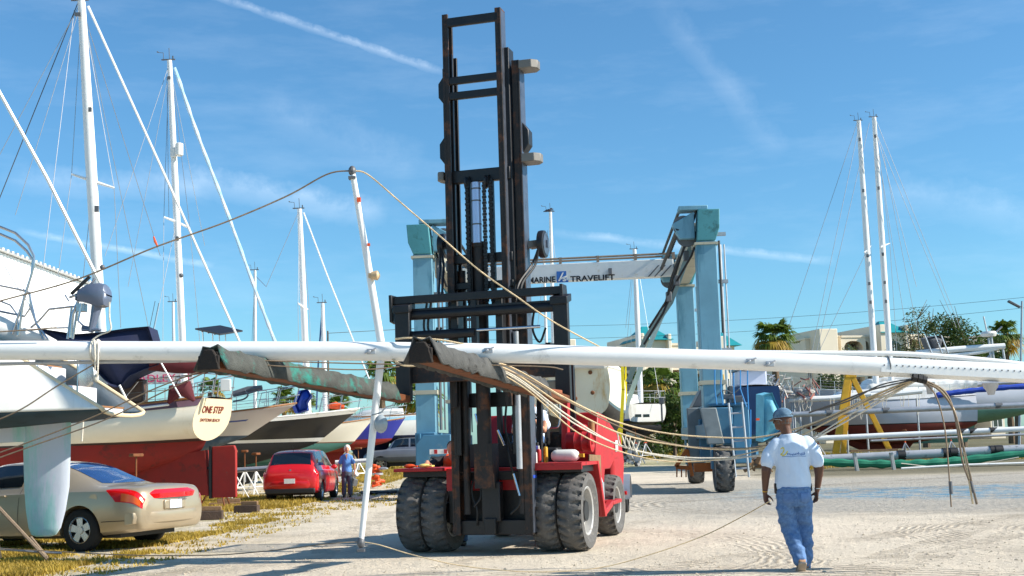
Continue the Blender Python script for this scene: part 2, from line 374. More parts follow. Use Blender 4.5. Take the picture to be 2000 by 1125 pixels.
hgt = m_('ADD', hgt, m_('MULTIPLY', m_('MULTIPLY', sm(peb.outputs[0], .28, 0.0), m_('ADD', .15, grav)), .02))
bp = N(t, 'ShaderNodeBump', i_Strength=1.0, i_Distance=1.0); t.links.new(hgt, bp.inputs['Height']); t.links.new(bp.outputs[0], bs.inputs['Normal'])
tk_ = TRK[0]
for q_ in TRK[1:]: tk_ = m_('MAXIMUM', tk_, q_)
col = mixc(m_('MULTIPLY', m_('MAXIMUM', tk_, 0.0), .6), col, lin((136, 122, 104)))  # darkens the track lines: compacted sand, plus groove shadow put into the colour
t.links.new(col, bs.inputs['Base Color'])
mb = MB(); ys = [-30, 0, 8, 20, 35, 46] + [48 + 26 * i / 10 for i in range(11)] + [90, 150, 300, 700, 1500]; xs = [-900, -300, -100, -40, 0, 40, 100, 300, 900]
mb.add([(x, y, gz(y)) for y in ys for x in xs], [(j * 9 + i, j * 9 + i + 1, j * 9 + i + 10, j * 9 + i + 9) for j in range(len(ys) - 1) for i in range(8)])
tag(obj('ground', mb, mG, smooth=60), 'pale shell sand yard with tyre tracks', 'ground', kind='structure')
# ---- scattered small stones
mb = MB(); rgs = random.Random(31)
for k in range(1500):
    x = rgs.uniform(-60, 2060); y = 1125 - 150 * rgs.random() ** 1.3; g_ = G(x, y); s_ = rgs.uniform(.006, .02) * (1.7 if rgs.random() < .06 else 1)
    if rgs.random() < .3: g_ = g_ + V((rgs.gauss(0, .2), rgs.gauss(0, .2), 0))
    vs = [g_ + V((cos(a) * s_ * rgs.uniform(.7, 1.2), sin(a) * s_ * rgs.uniform(.7, 1.2), s_ * .15)) for a in (0, 1.3, 2.5, 3.8, 5.1)] + [g_ + V((0, 0, s_ * rgs.uniform(.6, .95)))]
    mb.add(vs, [(0, 1, 5), (1, 2, 5), (2, 3, 5), (3, 4, 5), (4, 0, 5)])
tag(obj('gravel', mb, mat('pale_stone', (186, 172, 150), .9, 0, .3, .9), smooth=0, recalc=False), 'small loose stones scattered on the sand', 'gravel', kind='stuff')
# ---- dry grass tufts
mGrassY = leafmat('dry_yellow_grass', (140, 116, 40), (200, 172, 76), 1.5)
def inpoly(x, y, p):
    c = False; j = len(p) - 1
    for i in range(len(p)):
        if (p[i][1] > y) != (p[j][1] > y) and x < (p[j][0] - p[i][0]) * (y - p[i][1]) / (p[j][1] - p[i][1]) + p[i][0]: c = not c
        j = i
    return c
mb = MB(); rg = random.Random(3)
def tufts(poly, n, hh, thr=.0, sc_=.7, spread=.05, blades=5):
    xs_ = [p[0] for p in poly]; ys_ = [p[1] for p in poly]; k = 0; tries = 0
    while k < n and tries < n * 30:
        tries += 1; x = rg.uniform(min(xs_), max(xs_)); y = rg.uniform(min(ys_), max(ys_))
        if not inpoly(x, y, poly): continue
        g = G(x, y); 
        if noise.noise(V((g.x * sc_, g.y * sc_, 3))) + .35 * noise.noise(V((g.x * 4, g.y * 4, 9))) < thr: continue
        k += 1
        for b in range(blades):
            a = rg.uniform(0, 2 * pi); p = g + V((rg.gauss(0, spread), rg.gauss(0, spread), 0)); p.z = gz(p.y); w = rg.uniform(.006, .014) * (1 + g.y / 40); h = hh * rg.uniform(.5, 1.2)
            d = V((cos(a), sin(a), 0)); q = d.cross(V((0, 0, 1))) * w; l = d * h * rg.uniform(.2, .9)
            mb.add([p - q, p + q, p + l + V((0, 0, h))], [(0, 1, 2)])
tufts([(-40, 1062), (60, 1058), (300, 1062), (330, 1075), (190, 1100), (60, 1128), (-40, 1128)], 3800, .07, -.12)
tufts([(20, 1040), (260, 1040), (300, 1050), (520, 1008), (540, 1016), (400, 1050), (300, 1066), (60, 1064)], 2600, .07, -.12)
tufts([(380, 965), (520, 972), (640, 975), (560, 992), (440, 1000), (375, 992)], 2600, .13, -.2)
tufts([(690, 922), (800, 925), (812, 936), (740, 950), (690, 945)], 1800, .16, -.3, blades=4)
tufts([(640, 930), (700, 925), (700, 962), (640, 962)], 700, .1, -.2)
tufts([(1222, 893), (1330, 888), (1340, 905), (1225, 905)], 1300, .4, -.4, spread=.25, blades=4)
tufts([(1560, 900), (1760, 898), (2010, 893), (2010, 903), (1760, 912), (1560, 922)], 2600, .22, -.3, spread=.12, blades=4)
tufts([(-40, 1045), (330, 1045), (600, 1000), (700, 985), (560, 1035), (330, 1095), (120, 1140), (-40, 1140)], 900, .045, -.5, blades=4)
tufts([(360, 960), (760, 940), (800, 985), (420, 1020)], 700, .06, -.4, blades=4)
tufts([(420, 990), (780, 950), (800, 975), (450, 1030)], 350, .05, .1)
tag(obj('grass', mb, mGrassY, smooth=0, recalc=False), 'dry yellow green grass in patches on the yard', 'grass', kind='stuff')

# ---- trees and palms
mPalm = leafmat('palm_frond_green', (52, 76, 24), (110, 132, 46), 2.0)
mPalmDry = leafmat('dry_palm_frond', (138, 106, 36), (196, 164, 62), 2.0)
mBark = mat('palm_bark', (112, 92, 72), .9, 0, .3, 5, bump=.8, bscale=9)
mLeaf = leafmat('dark_green_leaves', (36, 52, 22), (84, 106, 44), .8)
mLeafG = leafmat('grey_green_leaves', (62, 76, 44), (118, 126, 78), .8)
mTrunk = mat('grey_brown_bark', (104, 88, 72), .9, 0, .3, 4, bump=.6, bscale=12)
def fan(mb, rg, p, d, L, droop):
    """one fan shaped frond: stalk + radiating leaflets"""
    d = d.normalized(); up = V((0, 0, 1)); side = d.cross(up)
    if side.length < .1: side = V((1, 0, 0))
    side.normalize(); nrm = side.cross(d)
    e = p + d * L * .45 + V((0, 0, -droop * L * .12)); mb.tube([p, e], [.025, .015], 3, False)
    for i in range(13):
        a = (i / 12 - .5) * 2.7; dd = (d * cos(a) + side * sin(a)).normalized(); l = L * .62 * (1 - .25 * abs(a) / 1.35) * rg.uniform(.85, 1.1); w = side * cos(a) * .055 - d * sin(a) * .055
        w *= L; m = e + dd * l * .55 + V((0, 0, -droop * l * .08)); en = e + dd * l + V((0, 0, -l * (.15 + droop * .45)))
        mb.add([e, m + w * .8, en, m - w * .8], [(0, 1, 2, 3)])
def palm(loc, h, r, label, group=None, dry=.25, lean=0, nf=46, seed=1, skirt=0):
    rg = random.Random(seed); t_ = thing('fan_palm', label, 'palm tree', loc, rg.uniform(0, 6), group)
    n = 14; top = V((lean, 0, h))
    tk = MB(); tk.tube([V((lean * (i / n) ** 1.5, 0, h * i / n - .3)) for i in range(n + 1)], [r * (.13 + .03 * (i % 2)) * (1.25 if i == 0 else 1) for i in range(n + 1)], 10); obj('trunk', tk, mBark, t_)
    g, dr = MB(), MB()
    for i in range(nf):
        el = math.asin(rg.uniform(-.55, .98)); az = rg.uniform(0, 2 * pi); d = V((cos(el) * cos(az), cos(el) * sin(az), sin(el)))
        dry_ = el < -.1 and rg.random() < dry * 3
        fan(dr if dry_ else g, rg, top + V((0, 0, rg.uniform(-.2, .2))) * r, d, r * rg.uniform(.85, 1.1), 1.2 if el < .2 else .7)
    for i in range(skirt):
        az = rg.uniform(0, 2 * pi); z = rg.uniform(.25, .95) * h; fan(dr if rg.random() < .6 else g, rg, V((0, 0, z)), V((cos(az), sin(az), rg.uniform(-.9, .3))), r * rg.uniform(.5, .8), 1.6)
    obj('crown', g, mPalm, t_, smooth=0, recalc=False)
    if dr.v: obj('dead_fronds', dr, mPalmDry, t_, smooth=0, recalc=False)
    return t_
def tree(loc, h, cr, label, m, group=None, name='broadleaf_tree', n=2600, seed=1, lobes=9, leaf=.16, open_=.0, cz=.6, flat=.6, cat='tree'):
    rg = random.Random(seed); t_ = thing(name, label, cat, loc, 0, group); tk = MB(); tk.tube([(0, 0, -.2), (.1, 0, h * .3), (0, .1, h * .55)], [.03 * h, .022 * h, .014 * h], 8)
    cs = []
    for i in range(lobes):
        a = rg.uniform(0, 2 * pi); q = rg.uniform(.15, .8) * cr; c = V((q * cos(a), q * sin(a) * .8, h * cz + rg.uniform(-.35, .38) * h * flat)); s_ = cr * rg.uniform(.28, .48); cs.append((c, s_))
        tk.tube([(0, 0, h * .3), V((c.x * .5, c.y * .5, (h * .35 + c.z) / 2)), c], [.013 * h, .008 * h, .003 * h], 5)
        for j in range(4): tk.tube([c * .7 + V((0, 0, c.z * .3)), c + V((rg.gauss(0, 1), rg.gauss(0, 1), rg.gauss(0.3, 1))) * s_ * .8], [.004 * h, .0015 * h], 4)
    obj('trunk', tk, mTrunk, t_); g = MB()
    for i in range(n):
        c, s_ = rg.choice(cs); d = V((rg.gauss(0, 1), rg.gauss(0, 1), rg.gauss(0, 1))).normalized(); p = c + d * s_ * rg.uniform(.45, 1.08) ** .7
        if noise.noise(p * (1.6 / cr * 3)) < open_ - .25: continue
        for k in range(2):
            a = V((rg.gauss(0, 1), rg.gauss(0, 1), rg.gauss(0, .7))).normalized() * leaf * rg.uniform(.6, 1.3); b = a.cross(V((rg.gauss(0, 1), rg.gauss(0, 1), rg.gauss(0, 1))).normalized()) * .55; o_ = V((rg.gauss(0, leaf), rg.gauss(0, leaf), rg.gauss(0, leaf)))
            mb_ = p + o_; g.add([mb_ - a, mb_ + b, mb_ + a, mb_ - b], [(0, 1, 2, 3)])
    obj('crown', g, m, t_, smooth=0, recalc=False); return t_
def at_h(px, py, d): return P(px, py, d).z - gz(d)
GP = 'palms growing beyond the boats'
palm(base(1524, 120), at_h(1524, 656, 120), 2.35, 'tall round headed fan palm left of the cream condominium', GP, .5, nf=60, seed=4)
palm(base(1302, 92), at_h(1302, 748, 92), 2.0, 'bushy fan palm with a shaggy skirt behind the small white sailboat', GP, .6, nf=50, seed=5, skirt=46)
palm(base(1268, 110), at_h(1255, 735, 110), 1.5, 'slim palm showing at the right of the hanging hull', GP, .5, nf=34, seed=6, skirt=18)
palm(base(748, 95), at_h(748, 727, 95), 1.9, 'yellowing fan palm above the left fork behind the leaning spreader', GP, .7, nf=40, seed=7)
palm(base(818, 100), at_h(818, 776, 100), 2.3, 'bushy fan palm beside the left gantry leg of the boat hoist', GP, .5, nf=46, seed=8, skirt=14)
palm(base(556, 100), at_h(556, 778, 100), 1.3, 'low dark palm behind the cream yacht bow', GP, .1, nf=40, seed=9)
palm(base(598, 98), at_h(598, 782, 98), 1.0, 'small palm with brown skirt behind the blue furled sail', GP, .9, nf=30, seed=10, skirt=16)
palm(base(662, 105), at_h(662, 790, 105), 1.4, 'low green palm above the dark hulled yacht bow', GP, .1, nf=46, seed=12)
palm(base(410, 100), at_h(408, 758, 100), 1.2, 'small palm seen under the maroon boom cover', GP, .5, nf=30, seed=13)
palm(base(1980, 120), at_h(1978, 650, 120), 2.0, 'palm standing over the dark hedge at the right edge', GP, .3, nf=50, seed=14)
GT = 'broadleaf trees beyond the right hand boats'
tree(base(1812, 108), 11.3, 2.7, 'sparse feathery tree with bare upper twigs behind the right masts', mLeafG, GT, n=2600, seed=21, open_=.22, cz=.75, leaf=.11, flat=.55)
tree(base(1885, 104), 10.6, 2.8, 'fuller olive green tree next to the sparse feathery tree', mLeaf, GT, n=4200, seed=22, cz=.74, leaf=.13, open_=.1, flat=.5)
tree(base(1768, 112), 8.4, 2.0, 'low bushy tree at the foot of the teal roofed tower', mLeaf, GT, n=2600, seed=27, cz=.74, leaf=.13, flat=.45)
tree(base(1992, 112), 10.4, 3.0, 'dense dark tree at the right edge of the yard', mLeaf, GT, n=6000, seed=23, cz=.62, leaf=.16, flat=.75)
tree(base(1655, 112), 7.3, 2.4, 'dark clipped shrub mass in front of the condominium ground floor', mLeaf, None, 'leafy_shrub', 2600, 24, cz=.6, leaf=.14, cat='shrub')
tree(base(1650, 118), 9.4, 1.9, 'yellow green treetop before the arched balconies', mLeafG, None, n=1200, seed=28, cz=.85, leaf=.14, flat=.3)
tree(base(1318, 86), 5.0, 2.6, 'dark evergreen shrub around the shaggy palm', mLeaf, None, 'leafy_shrub', 3800, 25, cz=.45, leaf=.15, flat=.8, cat='shrub')
tree(base(690, 112), 4.8, 3.2, 'thin bare twigged tree behind the dark yacht bow rail', mLeafG, None, n=700, seed=26, cz=.6, leaf=.09, open_=.25)
tree(base(1500, 112), 5.6, 2.2, 'low dark tree behind the blue work boat', mLeaf, None, n=1900, seed=29, cz=.6, leaf=.14)

# ---- condominiums
mStucco = mat('cream_stucco', (224, 212, 190), .9, 0, .05, .3)
mTealRoof = mat('teal_metal_roof', (28, 140, 146), .5, .1, .08, 1)
mRail = mat('white_balcony_rail', (226, 226, 222), .6, 0, .04, 1)
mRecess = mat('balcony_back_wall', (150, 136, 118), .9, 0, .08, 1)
def building(name, label, x0, x1, d, depth, secs, yaw=0):
    """secs: (x0, x1, z_top, forward offset, kind); facade toward the camera"""
    t_ = thing(name, label, 'building', ((x0 + x1) / 2, d, gz(d)), yaw); o = V(((x0 + x1) / 2, d, gz(d)))
    for (a, b, zt, off, kind) in secs:
        a -= o.x; b -= o.x; y = -off; w = MB(); fl = 3.05; nb = max(1, round((b - a) / 4.6)); nf = int((zt - 1.0) / fl)
        if kind == 'plain':
            w.b2((a, y, 0), (b, y + depth, zt)); obj('tower', w, mStucco, t_, bevel=.1); continue
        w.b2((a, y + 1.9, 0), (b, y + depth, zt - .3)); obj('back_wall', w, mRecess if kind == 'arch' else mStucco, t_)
        f = MB()
        if kind == 'arch':
            for i in range(nb + 1): xx = a + (b - a) * i / nb; f.b2((xx - .28, y, 0), (xx + .28, y + 1.897, zt))
            for k in range(nf + 1):
                z = zt - k * fl
                f.b2((a + .28, y + .003, z - .55), (b - .28, y + 1.89, z - .1 if k else z))
            for i in range(nb):                              # arched heads of the top storey
                x0_ = a + (b - a) * i / nb + .28; x1_ = a + (b - a) * (i + 1) / nb - .28; n_ = 10
                for k in range(n_):
                    u0 = k / n_; u1 = (k + 1) / n_; hh = lambda u: .95 * (1 - math.sqrt(max(0, 1 - (2 * u - 1) ** 2)))
                    xa = x0_ + (x1_ - x0_) * u0; xb = x0_ + (x1_ - x0_) * u1; z = zt - .552
                    f.prism([(xa, y + .004, z), (xb, y + .004, z), (xb, y + .004, z - max(.02, hh(u1))), (xa, y + .004, z - max(.02, hh(u0)))], (0, .3, 0))
            obj('balcony_frame', f, mStucco, t_)
            for k in range(nf):
                for i in range(nb):
                    xa = a + (b - a) * i / nb + .3; xb = a + (b - a) * (i + 1) / nb - .3; z = zt - fl * (k + 1) - .1; rl = MB()
                    rl.b2((xa, y + .1, z + 1.0), (xb, y + .16, z + 1.06))
                    for q in range(14): xx = xa + (xb - xa) * (q + .5) / 14; rl.b2((xx - .03, y + .11, z), (xx + .03, y + .15, z + 1.0))
                    obj('balcony_rail', rl, mRail, t_)
                    wn = MB(); xm = (xa + xb) / 2; wn.b2((xm - .1, y + 1.86, z), (xb - .3, y + 1.895, z + 2.2)); obj('window', wn, mGlass, t_)
        else:
            f.b2((a, y, 0), (b, y + 1.897, zt)); obj('facade', f, mStucco, t_, bevel=.05)
            for k in range(nf):
                for i in range(nb):
                    xm = a + (b - a) * (i + .5) / nb; z = zt - 3.4 - fl * k; wn = MB(); ww = min(1.5, (b - a) / nb * .32)
                    if kind == 'roundwin' and k == 0:
                        wn.prism([(xm + ww * cos(q * pi / 10), y - .03, z + .9 + ww * sin(q * pi / 10)) for q in range(11)] + [(xm - ww, y - .03, z), (xm + ww, y - .03, z)], (0, .06, 0))
                    else: wn.b2((xm - ww, y - .03, z), (xm + ww, y + .03, z + 1.5))
                    wo_ = obj('window', wn, mGlass, t_); tr = MB()
                    for q in (-1, 0, 1): tr.b2((xm + q * ww - .06, y - .06, z), (xm + q * ww + .06, y - .031, z + 1.5))
                    tr.b2((xm - ww - .1, y - .1, z - .15), (xm + ww + .1, y - .031, z)); obj('window_frame', tr, mRail, wo_)
            if kind == 'roundwin':
                rf = MB(); m = (a + b) / 2; e = .9; rf.add([(a - e, y - e, zt), (b + e, y - e, zt), (b + e, y + depth * .5, zt), (a - e, y + depth * .5, zt), (m - (b - a) * .2, y + depth * .2, zt + 2.3), (m + (b - a) * .2, y + depth * .2, zt + 2.3)], [(0, 1, 5, 4), (1, 2, 5), (2, 3, 4, 5), (3, 0, 4), (0, 3, 2, 1)])
                obj('roof', rf, mTealRoof, t_)
        pr_ = MB(); pr_.b2((a - .15, y - .15, zt + .002), (b + .15, y + depth * .4, zt + .35))
        if kind != 'roundwin': obj('parapet', pr_, mStucco, t_)
    return t_
D = 220
def X(px, d=D): return P(px, 700, d).x
def Z(py, px, d=D): return P(px, py, d).z - gz(d)
building('apartment_building', 'long cream condominium with arched balconies and a teal roofed tower right of the tall palm', X(1556), X(1990), D, 16, yaw=R(14), secs=[
    (X(1556), X(1566), Z(668, 1560), 0, 'flat'), (X(1566), X(1604), Z(650, 1585), 3.5, 'plain'), (X(1604), X(1621), Z(664, 1610), 1.0, 'arch'), (X(1621), X(1667), Z(664, 1650), 2.2, 'arch'),
    (X(1667), X(1689), Z(662, 1680), .8, 'arch'), (X(1689), X(1700), Z(640, 1695), 4.2, 'plain'), (X(1700), X(1742), Z(655, 1720), 3.6, 'roundwin'), (X(1742), X(1751), Z(640, 1746), 4.2, 'plain'),
    (X(1751), X(1800), Z(658, 1770), 1.4, 'arch'), (X(1800), X(1850), Z(662, 1820), 2.4, 'arch'), (X(1930), X(1962), Z(655, 1945), 2.0, 'flat')])
D = 190
def X(px, d=190): return P(px, 700, d).x
def Z(py, px, d=190): return P(px, py, d).z - gz(d)
building('apartment_building', 'cream condominium with a small teal roof seen behind the boat hoist', X(1090), X(1440), D, 16, yaw=R(14), secs=[
    (X(1086), X(1112), Z(668, 1100), 2, 'plain'), (X(1112), X(1196), Z(690, 1150), .2, 'arch'), (X(1196), X(1234), Z(684, 1210), 1.4, 'arch'), (X(1234), X(1241), Z(656, 1237), 4, 'plain'), (X(1241), X(1289), Z(668, 1260), 3.2, 'roundwin'),
    (X(1289), X(1296), Z(656, 1292), 4, 'plain'), (X(1296), X(1328), Z(676, 1310), 2, 'arch'), (X(1328), X(1400), Z(682, 1350), .8, 'arch'), (X(1400), X(1412), Z(657, 1405), 3, 'plain'), (X(1412), X(1440), Z(674, 1420), 1.5, 'roundwin')])
# white metal shed at far left
mShed = mat('white_ribbed_metal', (236, 236, 234), .5, .1, .03, 1)
def shed():
    a = P(-260, 560, 40); b = P(203, 560, 55); A_, B__ = V((a.x, 40, 0)), V((b.x, 55, 0)); u = (B__ - A_).normalized(); nn = V((u.y, -u.x, 0)); L_ = (B__ - A_).length
    t_ = thing('metal_shed', 'white ribbed metal shed behind the outboard motor at the left', 'shed', (A_.x, 40, 0), 0)
    zr = P(196, 566, 54.6).z; zl = zr + (P(0, 505, 48.7).z - zr) * 1.9
    w = MB(); n = 130; rings = []
    for i in range(n + 1):
        q = A_ + u * L_ * i / n + nn * (.05 if i % 2 else 0); z = zl + (zr - zl) * i / n; rings.append([q, q + V((0, 0, z)), q + V((0, 0, z)) - nn * 9, q - nn * 9])
    w.loft(rings, True); obj('wall', w, mShed, t_, world=True, smooth=0)
    r_ = MB(); e = nn * .25; r_.add([A_ + e + V((0, 0, zl + .02)), B__ + e + u * .2 + V((0, 0, zr + .02)), B__ - nn * 9 + u * .2 + V((0, 0, zr + .02)), A_ - nn * 9 + V((0, 0, zl + .02))], [(0, 1, 2, 3)])
    for i in range(48): q = A_ + u * L_ * i / 47 + V((0, 0, zl + (zr - zl) * i / 47 + .08)); r_.bar(q + e, q - nn * 9, .12, .09)
    obj('roof', r_, mShed, t_, world=True)
shed()
# ================================================================ BOATS
def hull_fn(L, B, zs, zm, zb, zw, zk, trw=.7, srake=0.0, bover=1.6, tm=.45, flare=.1, D=.7, zt=None, fulln=.8, oval=0):
    """returns S(t, v) for one side (+Y): t stern->bow, v 0 sheer .. 1 waterline .. 2 keel line"""
    def sheer(t): return zm + (zs - zm) * (1 - t / .5) ** 2 if t < .5 else zm + (zb - zm) * ((t - .5) / .5) ** 2
    def hb(t):
        if t < tm: return B / 2 * (trw + (1 - trw) * sin(pi / 2 * t / tm))
        return B / 2 * (1 - ((t - tm) / (1 - tm)) ** 2.1) ** fulln
    zt = zw if zt is None else zt
    def S(t, v):
        zsh = sheer(t); y0 = hb(t); zwl = zw + (zt - zw) * max(0, 1 - t / .25) ** 2
        f = 1 - (flare * (1 if t < .55 else .4) + .45 * max(0, (t - .55) / .45)) * min(v, 1) ** 1.4
        if oval: q_ = max(0, 1 - t / .38) ** 1.6; v1 = min(v, 1); y0 *= 1 + q_ * ((.9 + .45 * v1) * math.sqrt(max(0, 1 - v1 ** 2.6)) - 1)
        if v <= 1: z = zsh + (zwl - zsh) * v; y = y0 * (f + (.06 + .5 * flare) * sin(pi * v) * (1 - t)); V_ = v * .62
        else:
            q = (v - 1) * pi / 2; d = (zwl - (zw - D * sin(pi * min(1, t * .92 + .035)) ** .7)); d = max(d, .02)
            z = zwl - d * sin(q); y = y0 * f * cos(q) ** .85; V_ = .62 + .38 * (v - 1)
        xs = srake * (1 - min(v, 1)) if srake > 0 else -srake * min(V_, 1)
        xb = L - bover * V_
        return V((xs + (xb - xs) * t, y, z))
    return S, sheer, hb
def boat(name, label, loc, rz, S, sheer, hb, mt, mbot, mdeck, group=None, transom=True, mtrans=None, nt_=30, boot=None, boot_h=.0, stripe=None, opened=False, keel=None, mrub=None, cabin=None, sheerband=None, loc_z=None):
    t_ = thing(name, label, 'boat', loc, rz, group)
    def patch(nm, v0, v1, m, nv, off=0, par=None, sol=0, t0=0.0, t1=1.0):
        g = MB()
        for sd in (1, -1):
            def fn(u, w):
                w = 1 - (1 - w) ** 1.6 if v1 == 1 and v0 == 0 and nv > 2 else w; tt = t0 + (t1 - t0) * u; p = S(tt, v0 + (v1 - v0) * w); p = V((p.x, (p.y + off) * sd, p.z)); return p
            g.grid(fn, nt_, nv)
        return obj(nm, g, m, par or t_, smooth=50, solid=sol)
    patch('topsides', 0, 1 - boot_h, mt, 8, sol=.05 if opened else 0)
    if boot_h: patch('boot_stripe', 1 - boot_h, 1, boot, 1)
    patch('bottom', 1, 2, mbot, 8)
    if stripe: patch('hull_stripe', stripe[0], stripe[1], stripe[2], 1, .006, t0=stripe[3] if len(stripe) > 3 else 0, t1=stripe[4] if len(stripe) > 4 else 1)
    if sheerband: patch('sheer_strake', 0, sheerband[0], sheerband[1], 1, .012)
    if transom:
        g = MB(); ring = [S(0, 1 - (1 - k / 14) ** 2) for k in range(15)] + [S(0, 1 + k / 6) for k in range(1, 7)]; ring += [V((p.x, -p.y, p.z)) for p in reversed(ring[:-1])]
        g.add([p - V((.004, 0, 0)) for p in ring], [tuple(range(len(ring)))]); obj('transom', g, mtrans or mt, t_, smooth=0)
    g = MB()                                                     # deck with camber, toe rail
    def dk(u, w): p = S(u * .995, 0); s_ = 2 * w - 1; return V((p.x, p.y * s_ * .985, p.z + .12 * (1 - s_ * s_) * min(1, p.y) - .03))
    def dk2(u, w): return dk(.1 + .9 * u, w)
    g.grid(dk2 if opened else dk, nt_, 8); obj('deck', g, mdeck, t_, smooth=50)
    g = MB()
    for sd in (1, -1): g.tube([V((p.x, p.y * sd, p.z + .03)) for p in (S(k / nt_, 0) for k in range(nt_ + 1))], .035, 6)
    obj('toe_rail', g, mrub or mTeak, t_)
    if keel:
        x0, x1, zk, th = keel; g = MB(); rings = []
        for i in range(7):
            q = i / 6; z = S(.45, 2).z + .25 + (zk - S(.45, 2).z - .25) * q; a = x0 + .35 * q * (x1 - x0) * .3; b = x1 - .25 * q * (x1 - x0)
            rings.append([V((a + (b - a) * (1 - cos(pi * k / 8)) / 2, th * sin(pi * k / 8) * (.4 + .6 * sin(pi * k / 16 + .6)), z)) for k in range(9)] + [V((a + (b - a) * (1 - cos(pi * k / 8)) / 2, -th * sin(pi * k / 8) * (.4 + .6 * sin(pi * k / 16 + .6)), z)) for k in range(7, 0, -1)])
        g.loft(rings, True); obj('keel', g, mbot, t_)
    if cabin:
        x0, x1, w, h, mc, nwin = cabin; g = MB(); zb_ = sheer(.5) + .02
        rings = []
        for (x, ww, hh) in ((x0, w * .8, .02), (x0 + .05, w, h), (x0 + (x1 - x0) * .5, w, h * 1.05), (x1 - .5, w * .75, h * .8), (x1, w * .55, .05)):
            rings.append([V((x, -ww / 2 * 1.05, zb_ - .1)), V((x, -ww / 2, zb_ + hh * .8)), V((x, -ww / 2 + .12, zb_ + hh)), V((x, 0, zb_ + hh + .07)), V((x, ww / 2 - .12, zb_ + hh)), V((x, ww / 2, zb_ + hh * .8)), V((x, ww / 2 * 1.05, zb_ - .1))])
        g.loft(rings, True); cb = obj('cabin', g, mc, t_, bevel=.03)
        for sd in (1, -1):
            for k in range(nwin):
                xw = x0 + .35 + (x1 - x0 - 1.2) * k / max(1, nwin); g = MB(); g.b2((xw, sd * (w / 2 + .01), zb_ + h * .3), (xw + (x1 - x0 - 1.4) / max(1, nwin) * .7, sd * (w / 2 - .06), zb_ + h * .65)); obj('window', g, mGlass, cb, bevel=.02)
    return t_
def rail(parent, S, h, t0, t1, n, m=mSteel, wires=2):
    """stanchions with lifelines along both sides"""
    g = MB(); w = MB()
    for sd in (1, -1):
        tops = []
        for i in range(n):
            p = S(t0 + (t1 - t0) * i / (n - 1), 0); q = V((p.x, p.y * sd * .95, p.z)); g.tube([q, q + V((0, 0, h))], .014, 5); tops.append(q)
        for k in range(wires): w.tube([q + V((0, 0, h * (1 - .45 * k) - .01)) for q in tops], .006, 4)
    obj('stanchion', g, m, parent); obj('lifeline', w, mWire, parent)
def pulpit(parent, S, h, t0, n=3, m=mSteel, bow=True):
    g = MB(); T = [t0 + (1.0 - t0) * i / 8 for i in range(9)] if bow else [t0 * (1 - i / 8) for i in range(9)]
    L_ = [S(min(t, .995), 0) for t in T]; pts = [V((p.x + (.15 if bow else -.08), max(p.y, .08), p.z + h)) for p in L_]; allp = pts + [V((p.x, -p.y, p.z)) for p in reversed(pts)]
    g.tube(allp, .016, 6); g.tube([p - V((0, 0, h * .5)) for p in allp], .012, 6)
    for i in (0, 4, 8):
        for sd in (1, -1): p = L_[i]; q = pts[i]; g.tube([(p.x, max(p.y, .08) * sd, p.z), (q.x, q.y * sd, q.z)], .014, 5)
    obj('pulpit' if bow else 'pushpit', g, m, parent)
def pxtube(parent, name, pts, d, r, m, n=6, **k):
    g = MB(); P_ = [P(p[0], p[1], p[2] if len(p) > 2 else d) for p in pts]; g.tube(P_, r, n); return obj(name, g, m, parent, world=True, **k)
def wires(parent, name, segs, r, m):
    for s_ in segs: pxtube(parent, name, [s_[:3], s_[3:]], 0, r, m, 5)
def mast(parent, top, bot, d, r, m=mSpar, zdeck=None, spreaders=(), head=True, taper=.8):
    a = P(*bot, d); b = P(*top, d)
    if zdeck is not None: u = (b - a) / (b.z - a.z); a = a + u * (zdeck - a.z)
    g = MB(); g.tube([a, a.lerp(b, .6), b], [r, r, r * taper], 12, ry=[r * 1.35, r * 1.35, r * taper * 1.2], updir=(1, 0, .0)); ms = obj('mast', g, m, parent, world=True)
    for (px, py, x0, y0, x1, y1, dy) in spreaders:
        g = MB(); c = P(px, py, d); g.tube([P(x0, y0, d - dy), c, P(x1, y1, d + dy)], [.03, .05, .03], 6); obj('spreader', g, m, ms, world=True)
    if head:
        g = MB(); g.bar(b + V((-.28, 0, .03)), b + V((.2, 0, .03)), .045, .04); g.tube([b, b + V((-.02, 0, .45))], .012, 5); g.tube([b + V((-.2, 0, .0)), b + V((-.22, 0, .28)), b + V((-.42, 0, .3))], .012, 5); g.ell(b + V((-.42, 0, .32)), (.035, .035, .02), 8, 4); g.box(b + V((.12, 0, .1)), (.04, .04, .12))
        obj('masthead_fitting', g, mGrey, ms, world=True)
    return ms
def trans_matrix(o): return TM[o.name]

# ---- boat A: white yacht with sugar scoop stern, in the left foreground
mHullA = mat('white_topsides_left_yacht', (230, 228, 220), .28, 0, .03, 1.5, dirt=(204, 202, 192), dirt_amt=.3, dscale=1.2, streaks=True, coat=.3)
mBotA = mat('worn_dark_teal_bottom', (44, 66, 78), .7, 0, .3, 2, dirt=(14, 30, 40), dirt_amt=.5, dscale=2.5)
mRudA = mat('worn_pale_teal_antifouling', (158, 208, 204), .7, 0, .12, 2.2, dirt=(204, 210, 222), dirt_amt=.7, dscale=1.8, streaks=True, bump=.1, bscale=12)
sA = P(212, 803, 18.6); hdA = R(180 - 5)
zs = 3.28
S, sh, hb = hull_fn(11, 3.4, zs, 3.0, 3.3, 2.14, 1.3, trw=.48, srake=1.75, bover=2.2, D=.26, flare=.04, zt=2.16)
bA = boat('sailing_yacht', 'white yacht with open stepped scoop stern and pale teal rudder before the gold car', (sA.x, 19.3, 0), hdA, S, sh, hb, mHullA, mBotA, mWhite, transom=False, opened=True, mrub=mat('cream_rubbing_strip', (226, 204, 166), .5, 0, .08, 5))
g = MB(); 
